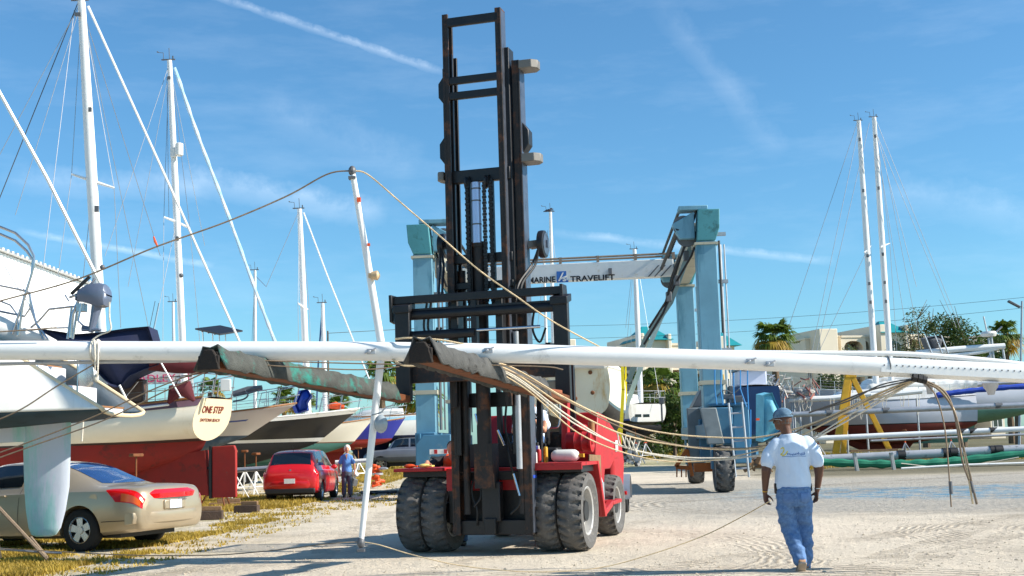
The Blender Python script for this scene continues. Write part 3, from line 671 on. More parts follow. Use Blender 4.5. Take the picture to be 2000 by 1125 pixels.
for sd in (1, -1):
    pts = [S(0, v / 8) for v in range(0, 9)]; g.tube([V((p.x - .01, (p.y) * sd, p.z)) for p in pts], .032, 8)
pb = [S(0, 1 + v / 6) for v in range(7)]; g.tube([V((p.x - .01, p.y, p.z)) for p in pb] + [V((p.x - .01, -p.y, p.z)) for p in reversed(pb)], .032, 8)
obj('stern_rim', g, MATS['cream_rubbing_strip'], bA)
mStep = mat('shaded_gelcoat_step', (222, 222, 226), .35, 0, .03, 2)
g = MB()
for i, (x, z) in enumerate(((.12, 2.2), (.62, 2.52), (1.12, 2.86))): g.b2((x + .06, -.46, z - .1), (x + .55, .46, z)); g.b2((x + .5, -.5, z - .05), (x + .56, .5, z + .34))
obj('stern_step', g, mStep, bA, bevel=.02)
for x, z in ((.14, 2.2), (.64, 2.52), (1.14, 2.86)):
    g = MB(); [g.b2((x + .05 + k * .1, -.5, z + .003), (x + .12 + k * .1, .5, z + .03)) for k in range(4)]; obj('teak_tread', g, mTeak, bA)
g = MB(); g.lathe([(.26, -.02), (.3, 0), (.26, .02)], (.72, -.3, 2.72), 'X', 20); g.tube([(.5, .5, 2.3), (.5, .5, 2.95), (.9, .5, 3.1)], .014, 6); obj('stern_ladder', g, mSteel, bA)
# rudder: blade hanging below the stern
g = MB(); rings = []
cxr = P(80, 900, 19.0).x - P(212, 803, 18.6).x
prof = [(2.12, 0.0, .66, .05), (1.6, .0, .66, .055), (1.1, .02, .65, .055), (.75, .05, .6, .05), (.5, .09, .54, .045), (.4, .13, .48, .03), (.37, .2, .4, .012)]
for z, a, b, th in prof:
    n = 14; rings.append([V((1.28 - (a + (b - a) * (1 - cos(2 * pi * k / n)) / 2) , th * sin(2 * pi * k / n) * (1.2 if k < n else 1), z)) for k in range(n)])
g.loft(rings, True); g.v = [V(((p.x - 1.28) * 1.12 + 1.55, p.y, p.z - .05)) for p in g.v]; obj('rudder', g, mRudA, bA, smooth=60)
g = MB(); g.prism([(1.5, -.05, 2.2), (2.6, -.05, 2.05), (2.4, -.05, 1.72), (1.5, -.05, 1.74)], (0, .1, 0)); obj('skeg', g, mRudA, bA, bevel=.02)
g = MB(); rings = []
for z, a, b, th in ((1.9, 3.6, 6.6, .22), (1.2, 3.9, 6.2, .2), (.45, 4.2, 5.9, .24), (.32, 4.3, 5.8, .15)):
    n = 16; rings.append([V((a + (b - a) * (1 - cos(2 * pi * k / n)) / 2, th * sin(2 * pi * k / n), z)) for k in range(n)])
g.loft(rings, True); obj('keel', g, mRudA, bA)
# deck gear of A: stern arch, rails
dA = 19.4
for nm, pts, r in (('stern_arch', [(-60, 440), (0, 443), (30, 455), (55, 478), (66, 500), (66, 520), (50, 575), (33, 625), (24, 652)], .02), ('stern_arch', [(-60, 456), (0, 457), (30, 470), (52, 490), (64, 508), (62, 535), (46, 585), (36, 655)], .02),
                   ('stern_rail', [(-60, 604), (0, 608), (48, 618), (60, 600), (58, 572), (45, 566)], .017), ('stern_rail', [(-60, 560), (0, 558), (40, 566), (60, 573)], .014), ('stern_rail', [(60, 640), (75, 628), (96, 604), (150, 598)], .017),
                   ('stern_rail', [(56, 570), (70, 628), (84, 664)], .016), ('stern_rail', [(58, 596), (72, 634), (92, 662)], .02), ('stern_rail', [(140, 600), (132, 662)], .02), ('stern_rail', [(152, 598), (142, 662)], .02),
                   ('stern_rail', [(60, 645), (95, 641), (140, 640)], .012), ('wind_vane_line', [(-20, 490), (0, 505), (30, 555), (60, 600)], .006), ('stern_rail', [(0, 588), (20, 596), (34, 615), (36, 650)], .014)):
    pxtube(bA, nm, pts, dA, r, mSteel, 8)
g = MB(); cR = P(20, 668, 19.6); g.tube([P(-120, 645, 19.6), P(-20, 640, 19.6), P(30, 650, 19.6), P(70, 660, 19.6), P(110, 668, 19.6)], [.28, .26, .2, .13, .03], 12); obj('cockpit_coaming', g, mWhite, bA, world=True)
# outboard motor on the stern rail
mOut = mat('outboard_grey_paint', (98, 108, 128), .35, .1, .06, 5, coat=.2)
oc = P(182, 590, 19.2)
ob = thing('outboard_motor', 'grey outboard motor hung on the stern rail of the white yacht', 'outboard motor', (oc.x, oc.y, P(182, 652, 19.2).z))
g = MB(); z0 = oc.z - P(182, 652, 19.2).z
cw = [(-.26, .62, .10), (-.24, .70, .14), (-.08, .78, .17), (.1, .8, .18), (.2, .76, .17), (.24, .66, .14), (.235, .55, .12)]
rings = []
for x, zt, w in ((-.25, .6, .08), (-.2, .68, .14), (-.05, .76, .17), (.12, .77, .18), (.2, .74, .17), (.245, .66, .13)):
    lo = .44 + .0 if x > 0 else .52 + abs(x) * .1
    lo = {-.25: .54, -.2: .5, -.05: .46, .12: .4, .2: .42, .245: .5}[x]
    rings.append([V((x, w * a, zz)) for a, zz in ((-.8, lo), (-1, lo + .08), (-1, zt - .1), (-.75, zt - .02), (0, zt), (.75, zt - .02), (1, zt - .1), (1, lo + .08), (.8, lo), (0, lo - .01))])
g.loft(rings, True); obj('cowling', g, mOut, ob, bevel=.015)
g = MB(); g.tube([(.06, 0, .44), (.02, 0, .25), (-.02, 0, .08), (-.03, 0, .02)], [.11, .085, .07, .06], 10, ry=[.08, .06, .045, .03]); g.tube([(-.16, 0, .09), (.12, 0, .05)], [.05, .02], 8); g.box((-.02, 0, .06), (.26, .12, .02)); obj('leg', g, mOut, ob)
g = MB(); g.tube([(-.22, -.02, .5), (-.3, -.02, .3), (-.33, -.02, -.05)], .025, 6); g.box((-.17, 0, .4), (.12, .16, .12)); g.tube([(-.15, -.08, .45), (-.2, -.08, .2), (-.12, -.08, .12)], .018, 6); g.tube([(-.36, 0, .56), (-.1, 0, .66), (.02, 0, .84)], .02, 8); g.tube([(-.36, -.02, .5), (-.42, -.02, .6)], .012, 6); obj('mounting_bracket', g, mSteel, ob)
g = MB(); g.bar((-.3, -.1, .6), (-.02, -.1, .86), .05, .045); obj('tiller_handle', g, mHose, ob, bevel=.01)

# ---- boat B: cream double-stripe yacht with oval transom, red bottom
mCream = mat('cream_topsides', (236, 226, 204), .3, 0, .04, 1.2, dirt=(220, 206, 178), dirt_amt=.25, dscale=1, streaks=True, coat=.25)
mRedB = mat('red_antifouling', (136, 34, 26), .8, 0, .15, 2, dirt=(92, 38, 30), dirt_amt=.4, dscale=2.2)
mMauve = mat('mauve_sheer_stripe', (116, 92, 106), .4, 0, .06, 2)
mTr = mat('cream_transom_paint', (226, 206, 172), .4, 0, .04, 2)
cB = P(424, 820, 33); hdB = R(180 - 16)
zsh, zwl = P(424, 779, 33).z, P(424, 863, 33).z
S, sh, hb = hull_fn(11.6, 3.7, zsh, zsh - .28, zsh + .5, zwl, .6, trw=.46, srake=-.5, bover=2.5, D=1.0, flare=.05, zt=zwl + .04, tm=.5, oval=1)
bB = boat('sailing_yacht', 'cream yacht with oval lettered transom and red bottom behind the gold car', (cB.x, 33, 0), hdB, S, sh, hb, mCream, mRedB, mWhite, mtrans=mTr, sheerband=(.17, mMauve), boot=mat('dark_boot_top', (62, 50, 48), .6, 0, .2, 3), boot_h=.06, keel=(2.2, 8.6, .35, .2), cabin=(3, 8.5, 2.2, .55, mWhite, 4))
TMB = TM[bB.name]
tB = [o for o in bB.children if o.name.startswith('transom')][0]
ztB = zwl + .04; xT = lambda z: .31 * (zsh - z) / (zsh - ztB) - .016
xd = V((0, -1, 0)); ud = V((-.31 / (zsh - ztB), 0, 1)).normalized()
text('lettering', 'ONE STEP', .25, mRedInk, tB, V((xT(zsh - .36), .62, zsh - .36)), xd, ud, .004, sx=.95, bold=.004)
text('lettering', 'DAYTONA BEACH', .12, mRedInk, tB, V((xT(zsh - .58), .6, zsh - .58)), xd, ud, .004)
g = MB(); g.prism([(-.55, -.05, .38), (-.55, -.05, zwl - .22), (-.5, -.05, zwl - .1), (.12, -.05, zwl - .12), (.12, -.05, .38)], (0, .1, 0)); rd = obj('rudder', g, mat('bright_red_rudder', (150, 30, 24), .7, 0, .12, 3, dirt=(120, 60, 50), dirt_amt=.25, dscale=9), bB, bevel=.02)
g = MB(); g.b2((.124, -.07, .36), (.2, .07, zwl - .1)); g.b2((.19, -.05, 1.1), (.6, .05, 1.16)); obj('rudder_post', g, mBlack, rd)
g = MB(); g.prism([(.2, -.1, .45), (.3, -.1, zwl - .2), (2.6, -.1, zwl - .5), (2.6, -.1, .4)], (0, .2, 0)); obj('deadwood', g, mRedB, bB)
msB = mast(bB, (159, 2), (196, 640), 33.5, .112, zdeck=zsh + .2, spreaders=((182, 354, 140, 340, 223, 367, .0),), head=True)
g = MB(); q = P(200, 522, 33.3); g.ell(q, (.07, .07, .07), 10, 6); q = P(176, 214, 33.3); g.box(q, (.08, .06, .12)); g.box(P(189, 408, 33.3), (.1, .08, .16)); g.box(P(152, 28, 33.3), (.16, .05, .1)); obj('mast_light', g, mGrey, msB, world=True)
wires(bB, 'rigging', ((158, 4, 33.5, -10, 320, 33, ), (154, 20, 33.4, 30, 420, 32.6), (182, 354, 33.5, 140, 760, 34), (165, 30, 33.6, 313, 500, 37), (170, 60, 33.6, 290, 640, 36), (140, 340, 33.5, 100, 640, 33), (223, 367, 33.5, 236, 640, 34), (160, 6, 33.5, 140, 340, 33.5), (160, 6, 33.5, 223, 367, 33.5), (145, 20, 33.5, 80, 560, 32)), .009, mWire)
pxtube(bB, 'furled_forestay', [(172, 12, 33.6), (230, 140, 34), (330, 360, 35), (470, 672, 36.2)], 0, .035, mSpar)
pxtube(bB, 'backstay', [(152, 6, 33.5), (-6, 400, 33)], 0, .012, mWireD)
pxtube(bB, 'forestay', [(-8, 168, 30), (90, 345, 30.4), (197, 556, 31)], 0, .045, mSpar)
g = MB(); g.tube([P(300, 462, 33), P(303, 472, 33), P(308, 482, 33)], [.02, .035, .02], 8); obj('stay_turnbuckle', g, mOrange, bB, world=True)
# canvas on B
def canvas(parent, name, poly, d, dep, m, seg=6, wr=.05):
    """fabric stretched over a frame: outline at depth d, rear outline at d + dep, both wrinkled"""
    g = MB(); f = [P(x, y, d) for x, y in poly]; b = [p + V((-.25, dep, .02)) for p in f]; c = sum(f, V()) / len(f) + V((0, -.25, 0)); n = len(f)
    rings = [[c.lerp(p, .02) for p in f], [c.lerp(p, .5) + V((0, .06, 0)) for p in f], [c.lerp(p, .92) + V((0, .16, 0)) for p in f], f, [p + V((0, dep * .5, -.03)) for p in f], b]
    g.loft(rings, True); g.v = [p + V((0, 1, .3)) * wr * noise.noise(p * 2.2) for p in g.v]
    return obj(name, g, m, parent, world=True, smooth=50)
canvas(bB, 'sail_cover', [(84, 655), (82, 642), (150, 652), (200, 648), (246, 641), (290, 637), (299, 668), (310, 706), (309, 712), (280, 722), (252, 735), (238, 752), (226, 756), (214, 752), (196, 735), (180, 715), (120, 690), (90, 668)], 31.6, 1.6, mNavy)
g = MB(); g.tube([P(293, 700, 31.8), P(345, 706, 32), P(400, 709, 32.2), P(430, 700, 32.4)], [.26, .25, .24, .18], 12, ry=[.3, .3, .28, .2]); obj('boom_cover', g, mMaroon, bB, world=True)
pxtube(bB, 'boom_strut', [(312, 704, 31.6), (338, 750, 31.7), (353, 776, 31.8)], 0, .022, mSpar)
pxtube(bB, 'deck_pole', [(233, 752, 31.5), (252, 790, 31.6)], 0, .03, mSpar)
pxtube(bB, 'boom_strut', [(270, 745, 31.8), (250, 770, 31.8), (230, 796, 31.8)], 0, .014, mSteel)
g = MB(); c = P(356, 772, 32); g.tube([c + V((-.35, 0, -.2)), c + V((-.2, 0, .1)), c + V((.1, 0, .16)), c + V((.3, 0, -.15))], [.03, .2, .22, .04], 10); obj('canvas_hood', g, mMaroon, bB, world=True)
pushS = S
pulpit(bB, S, .62, .12, bow=False); rail(bB, S, .6, .1, .6, 6)
for pts in ([(340, 768), (346, 745), (352, 738), (375, 734)], [(416, 770), (420, 745), (424, 730)], [(424, 775), (428, 748), (440, 744)]): pxtube(bB, 'stern_gallows', pts, 32.4, .02, mSteel)
g = MB(); c = P(441, 752, 32.2); g.box(c, (.26, .1, .3)); obj('fender_board', g, mWhite, bB, world=True, bevel=.02)
g = MB(); g.box(P(250, 765, 32.6), (.9, .5, .6)); obj('companionway_hood', g, mat('brown_wood_panel', (82, 62, 52), .6, 0, .15, 4), bB, world=True, bevel=.04)
g = MB(); g.tube([P(160, 812, 32.1), P(250, 800, 32.1), P(330, 790, 32.1)], .03, 8); obj('rub_rail', g, mSpar, bB, world=True)
pxtube(bB, 'fender_line', [(163, 810, 31.9), (162, 835, 31.9), (160, 862, 31.9)], 0, .02, mRopeW)

# ---- boat C: cream yacht, bow to the right, blue stripe, grey bottom
mGreyB = mat('blue_grey_antifouling', (72, 92, 106), .75, 0, .15, 1.5, dirt=(98, 112, 118), dirt_amt=.5, dscale=2)
mWB = mat('warm_white_topsides', (222, 216, 202), .32, 0, .03, 1.5, dirt=(206, 196, 176), dirt_amt=.25, dscale=1, streaks=True)
mBlueStripe = mat('blue_hull_stripe', (58, 84, 156), .4, 0, .05, 3)
d = 43; zb_, zw_ = P(577, 789, d).z, P(540, 852, d).z
S, sh, hb = hull_fn(9.6, 3.3, zb_ - .35, zb_ - .4, zb_, zw_, .6, trw=.7, bover=2.7, D=.95, flare=.05)
pc = P(579, 790, d); hdC = R(8)
bC = boat('sailing_yacht', 'cream yacht with thin blue stripe and grey bottom, bow pointing to the red hatchback', (pc.x - 9.6 * cos(hdC), d - 9.6 * sin(hdC), 0), hdC, S, sh, hb, mWB, mGreyB, mWhite, stripe=(.38, .44, mBlueStripe, .05, .9), boot=mGreyB, boot_h=.05, keel=(2.6, 5.6, .45, .16), cabin=(2, 6.3, 2, .5, mWhite, 3), mrub=mTeak)
rail(bC, S, .6, .1, .9, 8); pulpit(bC, S, .62, .86)
msC = mast(bC, (331, 118), (356, 664), 43.5, .09, zdeck=zb_ - .3, spreaders=((346, 434, 320, 424, 371, 446, .3),))
g = MB(); c = P(350, 292, 43.3); g.tube([c + V((0, 0, -.24)), c + V((0, 0, -.2)), c + V((0, 0, .2)), c + V((0, 0, .24))], [.06, .14, .14, .06], 12); g.box(c + V((-.2, 0, -.1)), (.2, .1, .3)); obj('radar_reflector', g, mWhite, msC, world=True)
g = MB(); g.ell(P(354, 538, 43.3), (.08, .08, .08), 8, 6); g.box(P(346, 466, 43.2), (.1, .1, .14)); g.box(P(330, 152, 43.3), (.1, .06, .1)); obj('mast_light', g, mGrey, msC, world=True)
g = MB(); st = crv([P(341, 132, 43.6), P(385, 260, 44), P(440, 405, 44.6), P(500, 570, 45.2), P(537, 668, 45.7)], 8); g.tube(st, [.05 + .012 * (i % 3) for i in range(len(st))], 6); obj('furled_sail', g, mat('white_furled_sail', (226, 230, 236), .7, 0, .05, 3, vcol=(150, 196, 226)), bC, world=True)
wires(bC, 'rigging', ((331, 124, 43.5, 205, 500, 42), (333, 124, 43.5, 250, 560, 43), (320, 424, 43.5, 330, 124, 43.5), (371, 446, 43.5, 333, 124, 43.5), (320, 424, 43.4, 318, 700, 43), (371, 446, 43.4, 392, 690, 44), (338, 160, 43.5, 400, 480, 44.5), (345, 430, 43.5, 298, 660, 42.6), (326, 150, 43.5, 330, 430, 43.5)), .01, mWire)
pxtube(bC, 'whip_antenna', [(303, 588, 44), (288, 660, 44)], 0, .01, mWireD); pxtube(bC, 'whip_antenna', [(310, 592, 44), (296, 660, 44)], 0, .01, mWireD)
# solar panel of C
so_ = MB(); pp = [P(381, 644, 42), P(430, 638, 42.6), P(474, 648, 41.8), P(430, 655, 41.2)]; so_.prism(pp, (0, 0, .05)); sp = obj('solar_panel', so_, mat('solar_panel_back', (34, 38, 48), .5, .2, .1, 6), bC, world=True)
g = MB(); [g.bar(pp[0].lerp(pp[3], k / 4) - V((0, 0, .02)), pp[1].lerp(pp[2], k / 4) - V((0, 0, .02)), .03, .03) for k in range(1, 4)]; [g.tube([P(x, y, 42), P(x + 2, 690, 42)], .018, 5) for x, y in ((415, 650), (428, 652), (440, 650), (396, 646))]; obj('panel_frame', g, mSteel, sp, world=True)
canvas(bC, 'deck_tarp', [(588, 762), (600, 760), (607, 772), (598, 786), (600, 800), (582, 806), (576, 792)], 46.5, .8, mBlueCanvas)
pxtube(bC, 'furler_line', [(520, 560, 60), (500, 540, 60)], 0, .01, mMaroon)
g = MB(); g.tube([P(455, 770, 42.4), P(485, 762, 42.4), P(512, 757, 42.4)], [.1, .13, .08], 8); obj('anchor_roller', g, mGrey, bC, world=True)
g = MB(); g.tube(crv([P(455, 784, 42.2), P(475, 780, 42.2), P(484, 772, 42.2), P(478, 762, 42.2)], 6), [.03] * 19, 6); obj('anchor', g, mGrey, bC, world=True)

# ---- boat D: black yacht with white trim
mBlackH = mat('black_topsides', (18, 18, 21), .4, 0, .15, 2, coat=.2)
mBlackBot = mat('black_antifouling', (13, 13, 15), .8, 0, .2, 2)
d = 52; zb_, zw_ = P(700, 799, d).z, P(640, 862, d).z
S, sh, hb = hull_fn(12.5, 3.8, zb_ - .35, zb_ - .4, zb_, zw_, .1, trw=.7, bover=2.6, D=1.15, flare=.03)
pc = P(702, 800, d); hdD = R(10)
bD = boat('sailing_yacht', 'black hulled yacht with white trim behind the red hatchback', (pc.x - 12.5 * cos(hdD), d - 12.5 * sin(hdD), gz(50)), hdD, S, sh, hb, mBlackH, mBlackBot, mWhite, boot=mWhite, boot_h=.12, sheerband=(.14, mWhite), keel=(2.5, 9.6, .2, .2), cabin=(3, 8, 2.3, .5, mWhite, 3), mrub=mWhite)
for o in bD.children: pass
rail(bD, S, .62, .3, .9, 7); pulpit(bD, S, .7, .87)
msD = mast(bD, (585, 408), (598, 720), 52, .1, zdeck=zb_ - .3, spreaders=((594, 601, 582, 592, 601, 604, .5),)); wires(bD, 'rigging', ((585, 410, 52, 582, 592, 51.5), (582, 592, 51.5, 585, 790, 51.5), (585, 410, 52, 520, 560, 50), (588, 414, 52, 604, 604, 52.5), (604, 604, 52.5, 610, 780, 52.5)), .011, mWire)
pxtube(bD, 'furled_forestay', [(593, 415, 52), (640, 540, 52.6), (688, 660, 53), (726, 752, 53.4)], 0, .035, mSpar)
g = MB(); g.tube([P(640, 794, 52), P(655, 792, 52), P(672, 795, 52)], [.08, .16, .08], 8); obj('life_raft_bag', g, mOrange, bD, world=True)
# ---- boat E: white sloop with green bottom
mGreenB = mat('green_antifouling', (58, 104, 96), .75, 0, .15, 2)
d = 60; zb_, zw_ = P(726, 818, d).z, P(700, 864, d).z
S, sh, hb = hull_fn(9, 3.1, zb_ - .3, zb_ - .35, zb_, zw_, .6, trw=.75, bover=1.5, D=.8, flare=.04)
pc = P(729, 819, d); hd = R(12)
bE = boat('sailing_yacht', 'small white sloop with registration letters and green bottom behind the leaning white spreader', (pc.x - 9 * cos(hd), d - 9 * sin(hd), 0), hd, S, sh, hb, mWB, mGreenB, mWhite, boot=mat('brown_boot_stripe', (120, 74, 56), .6), boot_h=.05, keel=(2.5, 5.2, .8, .15), cabin=(1.5, 5.6, 1.9, .5, mWhite, 3))
rail(bE, S, .55, .2, .9, 6); pulpit(bE, S, .6, .85)
pR = TM[bE.name].inverted() @ P(690, 836, d - 1.9); tq = S(.78, .35)
text('lettering', 'FL 5864 JA', .24, mInk, bE, V((6.0, -S(.70, .35).y - .05, tq.z)), (1, .12, 0), (0, 0, 1), .01)
mast(bE, (630, 592), (634, 760), 61, .085, zdeck=zb_ - .2); pxtube(bE, 'furled_forestay', [(629, 610, 61), (622, 700, 61), (618, 800, 61)], 0, .04, mat('blue_furled_sail', (52, 84, 130), .8))
# ---- boat F and G
mBlueH = mat('blue_topsides', (36, 46, 150), .3, 0, .05, 2, coat=.3)
d = 68; zb_, zw_ = P(789, 817, d).z, P(775, 859, d).z
S, sh, hb = hull_fn(8.5, 2.9, zb_ - .3, zb_ - .35, zb_, zw_, .8, trw=.8, bover=1.2, D=.6, flare=.04); hd = R(6); pc = P(791, 818, d)
bF = boat('sailing_yacht', 'blue hulled yacht above the silver off-roader', (pc.x - 8.5 * cos(hd), d - 8.5 * sin(hd), 0), hd, S, sh, hb, mBlueH, mRedB, mWhite, boot=mRedB, boot_h=.08, keel=(2.5, 5.5, .7, .15), cabin=(1.5, 5, 1.8, .45, mWhite, 2)); pulpit(bF, S, .7, .8); rail(bF, S, .6, .2, .8, 5)
d = 74; zb_, zw_ = P(800, 822, d).z, P(800, 862, d).z
S, sh, hb = hull_fn(7, 2.8, zb_, zb_ - .1, zb_ + .2, zw_, .9, trw=.8, bover=.9, D=.5, flare=.03); hd = R(186); pc = P(830, 830, d)
bG = boat('sailing_yacht', 'white boat with pale blue band and heaped grey canvas beside the left gantry leg', (pc.x, d, gz(d)), hd, S, sh, hb, mWhite, mNavy, mWhite, stripe=(.06, .26, mat('pale_blue_band', (150, 196, 216), .5)), keel=(2, 4.5, .6, .15), cabin=(1.2, 4, 1.6, .4, mWhite, 2))
canvas(bG, 'deck_canvas', [(796, 822), (800, 812), (806, 806), (812, 810), (818, 806), (826, 812), (830, 828), (812, 830)], 73, .6, mat('grey_white_tarp', (190, 190, 188), .8, 0, .1, 5, bump=.5, bscale=10), wr=.2)
# ---- white banner sign with red letters behind boat B
g = MB(); a = P(246, 752, 62); b = P(375, 752, 62); zt_ = P(300, 722, 62).z
sg = thing('banner_sign', 'white fabric banner with red letters seen under the maroon boom cover', 'banner', (a.x, 62, gz(62)))
g.b2((a.x, 62, a.z), (b.x, 62.05, zt_)); bn = obj('banner', g, mat('white_banner_cloth', (214, 210, 204), .7, 0, .03, 2), sg, world=True)
g = MB(); [g.cyl((x, 62.1, gz(62)), (x, 62.1, zt_ + .1), .05) for x in (a.x, b.x)]; obj('post', g, mAlu, sg, world=True)
text('lettering', 'ADLEY 31', .52, mat('magenta_lettering', (214, 60, 110), .6), bn, P(270, 747, 61.97), (1, 0, 0), (0, 0, 1), .01, world=True, sx=1.15)

# thin far masts standing behind
def lone(px0, py0, px1, py1, d, r, label, ex=()):
    t_ = thing('sailboat_mast', label, 'mast', base(px1, d)); mast(t_, (px0, py0), (px1, py1), d, r, zdeck=gz(d)); wires(t_, 'rigging', ex, .012, mWire); return t_
lone(498, 528, 498, 664, 66, .07, 'short thin white mast left of the crossing furled sail', ((498, 530, 66, 492, 670, 66),))
lone(338, 590, 339, 660, 66, .07, 'short mast with dark blue cover beside the radar mast')
m1 = lone(1075, 414, 1083, 760, 62, .075, 'thin white mast with a bird on top between the forklift and the hoist beam', ((1070, 450, 62, 1050, 640, 62), (1076, 430, 62, 1100, 640, 62)))
lone(1062, 500, 1066, 640, 75, .07, 'low thin mast just right of the forklift reel')
g = MB(); c = P(1073, 411, 62); g.ell(c, (.12, .07, .08), 10, 6); g.ell(c + V((.1, 0, .08)), (.05, .05, .05), 8, 5); g.tube([c + V((-.1, 0, .02)), c + V((-.3, 0, -.06))], [.05, .015], 6); g.tube([c + V((.13, 0, .08)), c + V((.2, 0, .07))], [.02, .004], 5); g.tube([c, c - V((0, 0, .15))], .01, 4)
tag(obj('bird', g, mat('dark_feathers', (56, 56, 66), .8), smooth=60), 'small dark bird perched on the thin white mast', 'bird')

# ---- boat H: small white sailboat behind the hoist, on stands
d = 70; zb_, zw_ = P(1290, 800, d).z, P(1270, 832, d).z
S, sh, hb = hull_fn(7.2, 2.7, zb_, zb_ - .05, zb_ + .25, zw_, .8, trw=.85, srake=-.1, bover=1.2, D=.5, flare=.03)
pc = P(1294, 815, d); hd = R(180 - 62)
bH = boat('sailing_yacht', 'small white sailboat on stands under the boat hoist beam', (pc.x - .8, d, gz(d)), hd, S, sh, hb, mWhite, mBlackBot, mWhite, keel=(2.2, 4.2, gz(d) + .3, .15), cabin=(1.8, 5, 1.7, .6, mWhite, 2), boot=mBlueStripe, boot_h=.1)
rail(bH, S, .65, .05, .85, 6); pulpit(bH, S, .7, .16, bow=False); mast(bH, (1239, 487), (1252, 800), 72, .11, zdeck=zb_); wires(bH, 'rigging', ((1239, 490, 72, 1222, 640, 72), (1241, 490, 72, 1290, 790, 70), (1240, 490, 72, 1215, 780, 74), (1232, 640, 71, 1236, 800, 71)), .011, mWire)

g = MB(); [g.box(P(x, 812, 68.4), (.34, .3, .16)) for x in (1246, 1262)]; obj('hull_window', g, mGlass, bH, world=True, bevel=.02); g = MB(); c = P(1292, 792, 69.4); g.box(c + V((0, 0, .25)), (.25, .25, .35)); g.tube([c + V((0, 0, .2)), c - V((0, 0, .9))], .06, 6); obj('outboard', g, mGrey, bH, world=True, bevel=.04)
g = MB(); g.tube([P(1213, 832, 69.8), P(1255, 842, 69.4), P(1290, 836, 69.6)], [.2, .32, .2], 10); obj('skeg_fairing', g, mBlackBot, bH, world=True)
# ---- boat J: hull hanging in the slings
mHullJ = mat('stained_white_hull', (240, 230, 204), .45, 0, .04, 1.4, dirt=(214, 170, 96), dirt_amt=.42, dscale=1.3, streaks=True)
mBotJ = mat('dark_brown_bottom', (52, 48, 42), .8, 0, .3, 1.5, dirt=(96, 84, 66), dirt_amt=.35, dscale=3)
d = 41; zt_, zw_ = P(1135, 722, d).z, P(1135, 806, d).z
S, sh, hb = hull_fn(8.6, 3.3, zt_ + .05, zt_ - .02, zt_ + .35, zw_, 1.5, trw=.64, srake=-.35, bover=1.4, D=1.0, flare=.0, tm=.36, zt=zw_ + .3, fulln=.7)
pc = P(1124, 780, d); hd = R(90 - 3)
bJ = boat('sailboat_hull', 'rust streaked white sailboat hanging in yellow slings inside the boat hoist', (pc.x, d, 0), hd, S, sh, hb, mHullJ, mBotJ, mWhite, keel=(2.2, 5.4, 1.45, .18), boot=mat('blue_grey_boot', (84, 108, 116), .6), boot_h=.07, mrub=mWhite, cabin=(2.2, 6.2, 1.9, .55, mWhite, 2))
g = MB(); g.tube([(-.1, -.95, zt_ + .1), (-.14, 0, zt_ + .14), (-.1, .95, zt_ + .1)], .11, 10); g.tube([(0, -.95, zt_ + .1), (1.2, -1.35, zt_ + .1), (2.6, -1.5, zt_ + .08)], .09, 8); obj('gunwale_roll', g, mWhite, bJ)
mRust = mat('rusty_fitting', (122, 74, 42), .8, .2, .3, 8)
g = MB(); [g.tube([(-.12, y, zt_ + .2), (-.16, y, zt_ - .9)], .018, 5) for y in (.0, .55)]; [g.tube([(-.14, 0, z), (-.14, .55, z)], .018, 5) for z in (zt_ - .15, zt_ - .75)]; obj('stern_ladder', g, mRust, bJ)
g = MB(); [g.ell(p, (.05, .07, .07), 8, 5) for p in ((-.1, -.55, zt_ - .75), (-.1, -.5, zt_ - .1), (-.12, 0, zt_ - .92), (-.12, .3, zt_ - .6))]; obj('rusty_fitting', g, mRust, bJ)

# ================================================================ BOAT HOIST (travelift)
mTeal = mat('chalky_blue_green_paint', (106, 154, 174), .6, .05, .12, 1.2, dirt=(74, 124, 144), dirt_amt=.55, dscale=1.6, streaks=True)
mTealD = mat('deep_teal_paint', (70, 138, 146), .6, .05, .14, 1.5, dirt=(52, 108, 112), dirt_amt=.5)
mBlueP = mat('blue_machine_paint', (62, 112, 140), .55, .05, .12, 2, dirt=(110, 126, 130), dirt_amt=.35, dscale=2.5)
mBeige = mat('beige_machine_panel', (176, 172, 152), .6, 0, .1, 2, dirt=(120, 118, 104), dirt_amt=.35)
ho = P(1107, 880, 37.6); HR = R(-3.2)
lift = thing('boat_hoist', 'blue green travelling boat hoist straddling the hanging sailboat behind the forklift', 'boat hoist', (ho.x, 37.6, 0), HR)
hM = TM[lift.name]; hI = hM.inverted()
def hl(px, py, d): return hI @ P(px, py, d)
zTop = P(1385, 470, 36.9).z
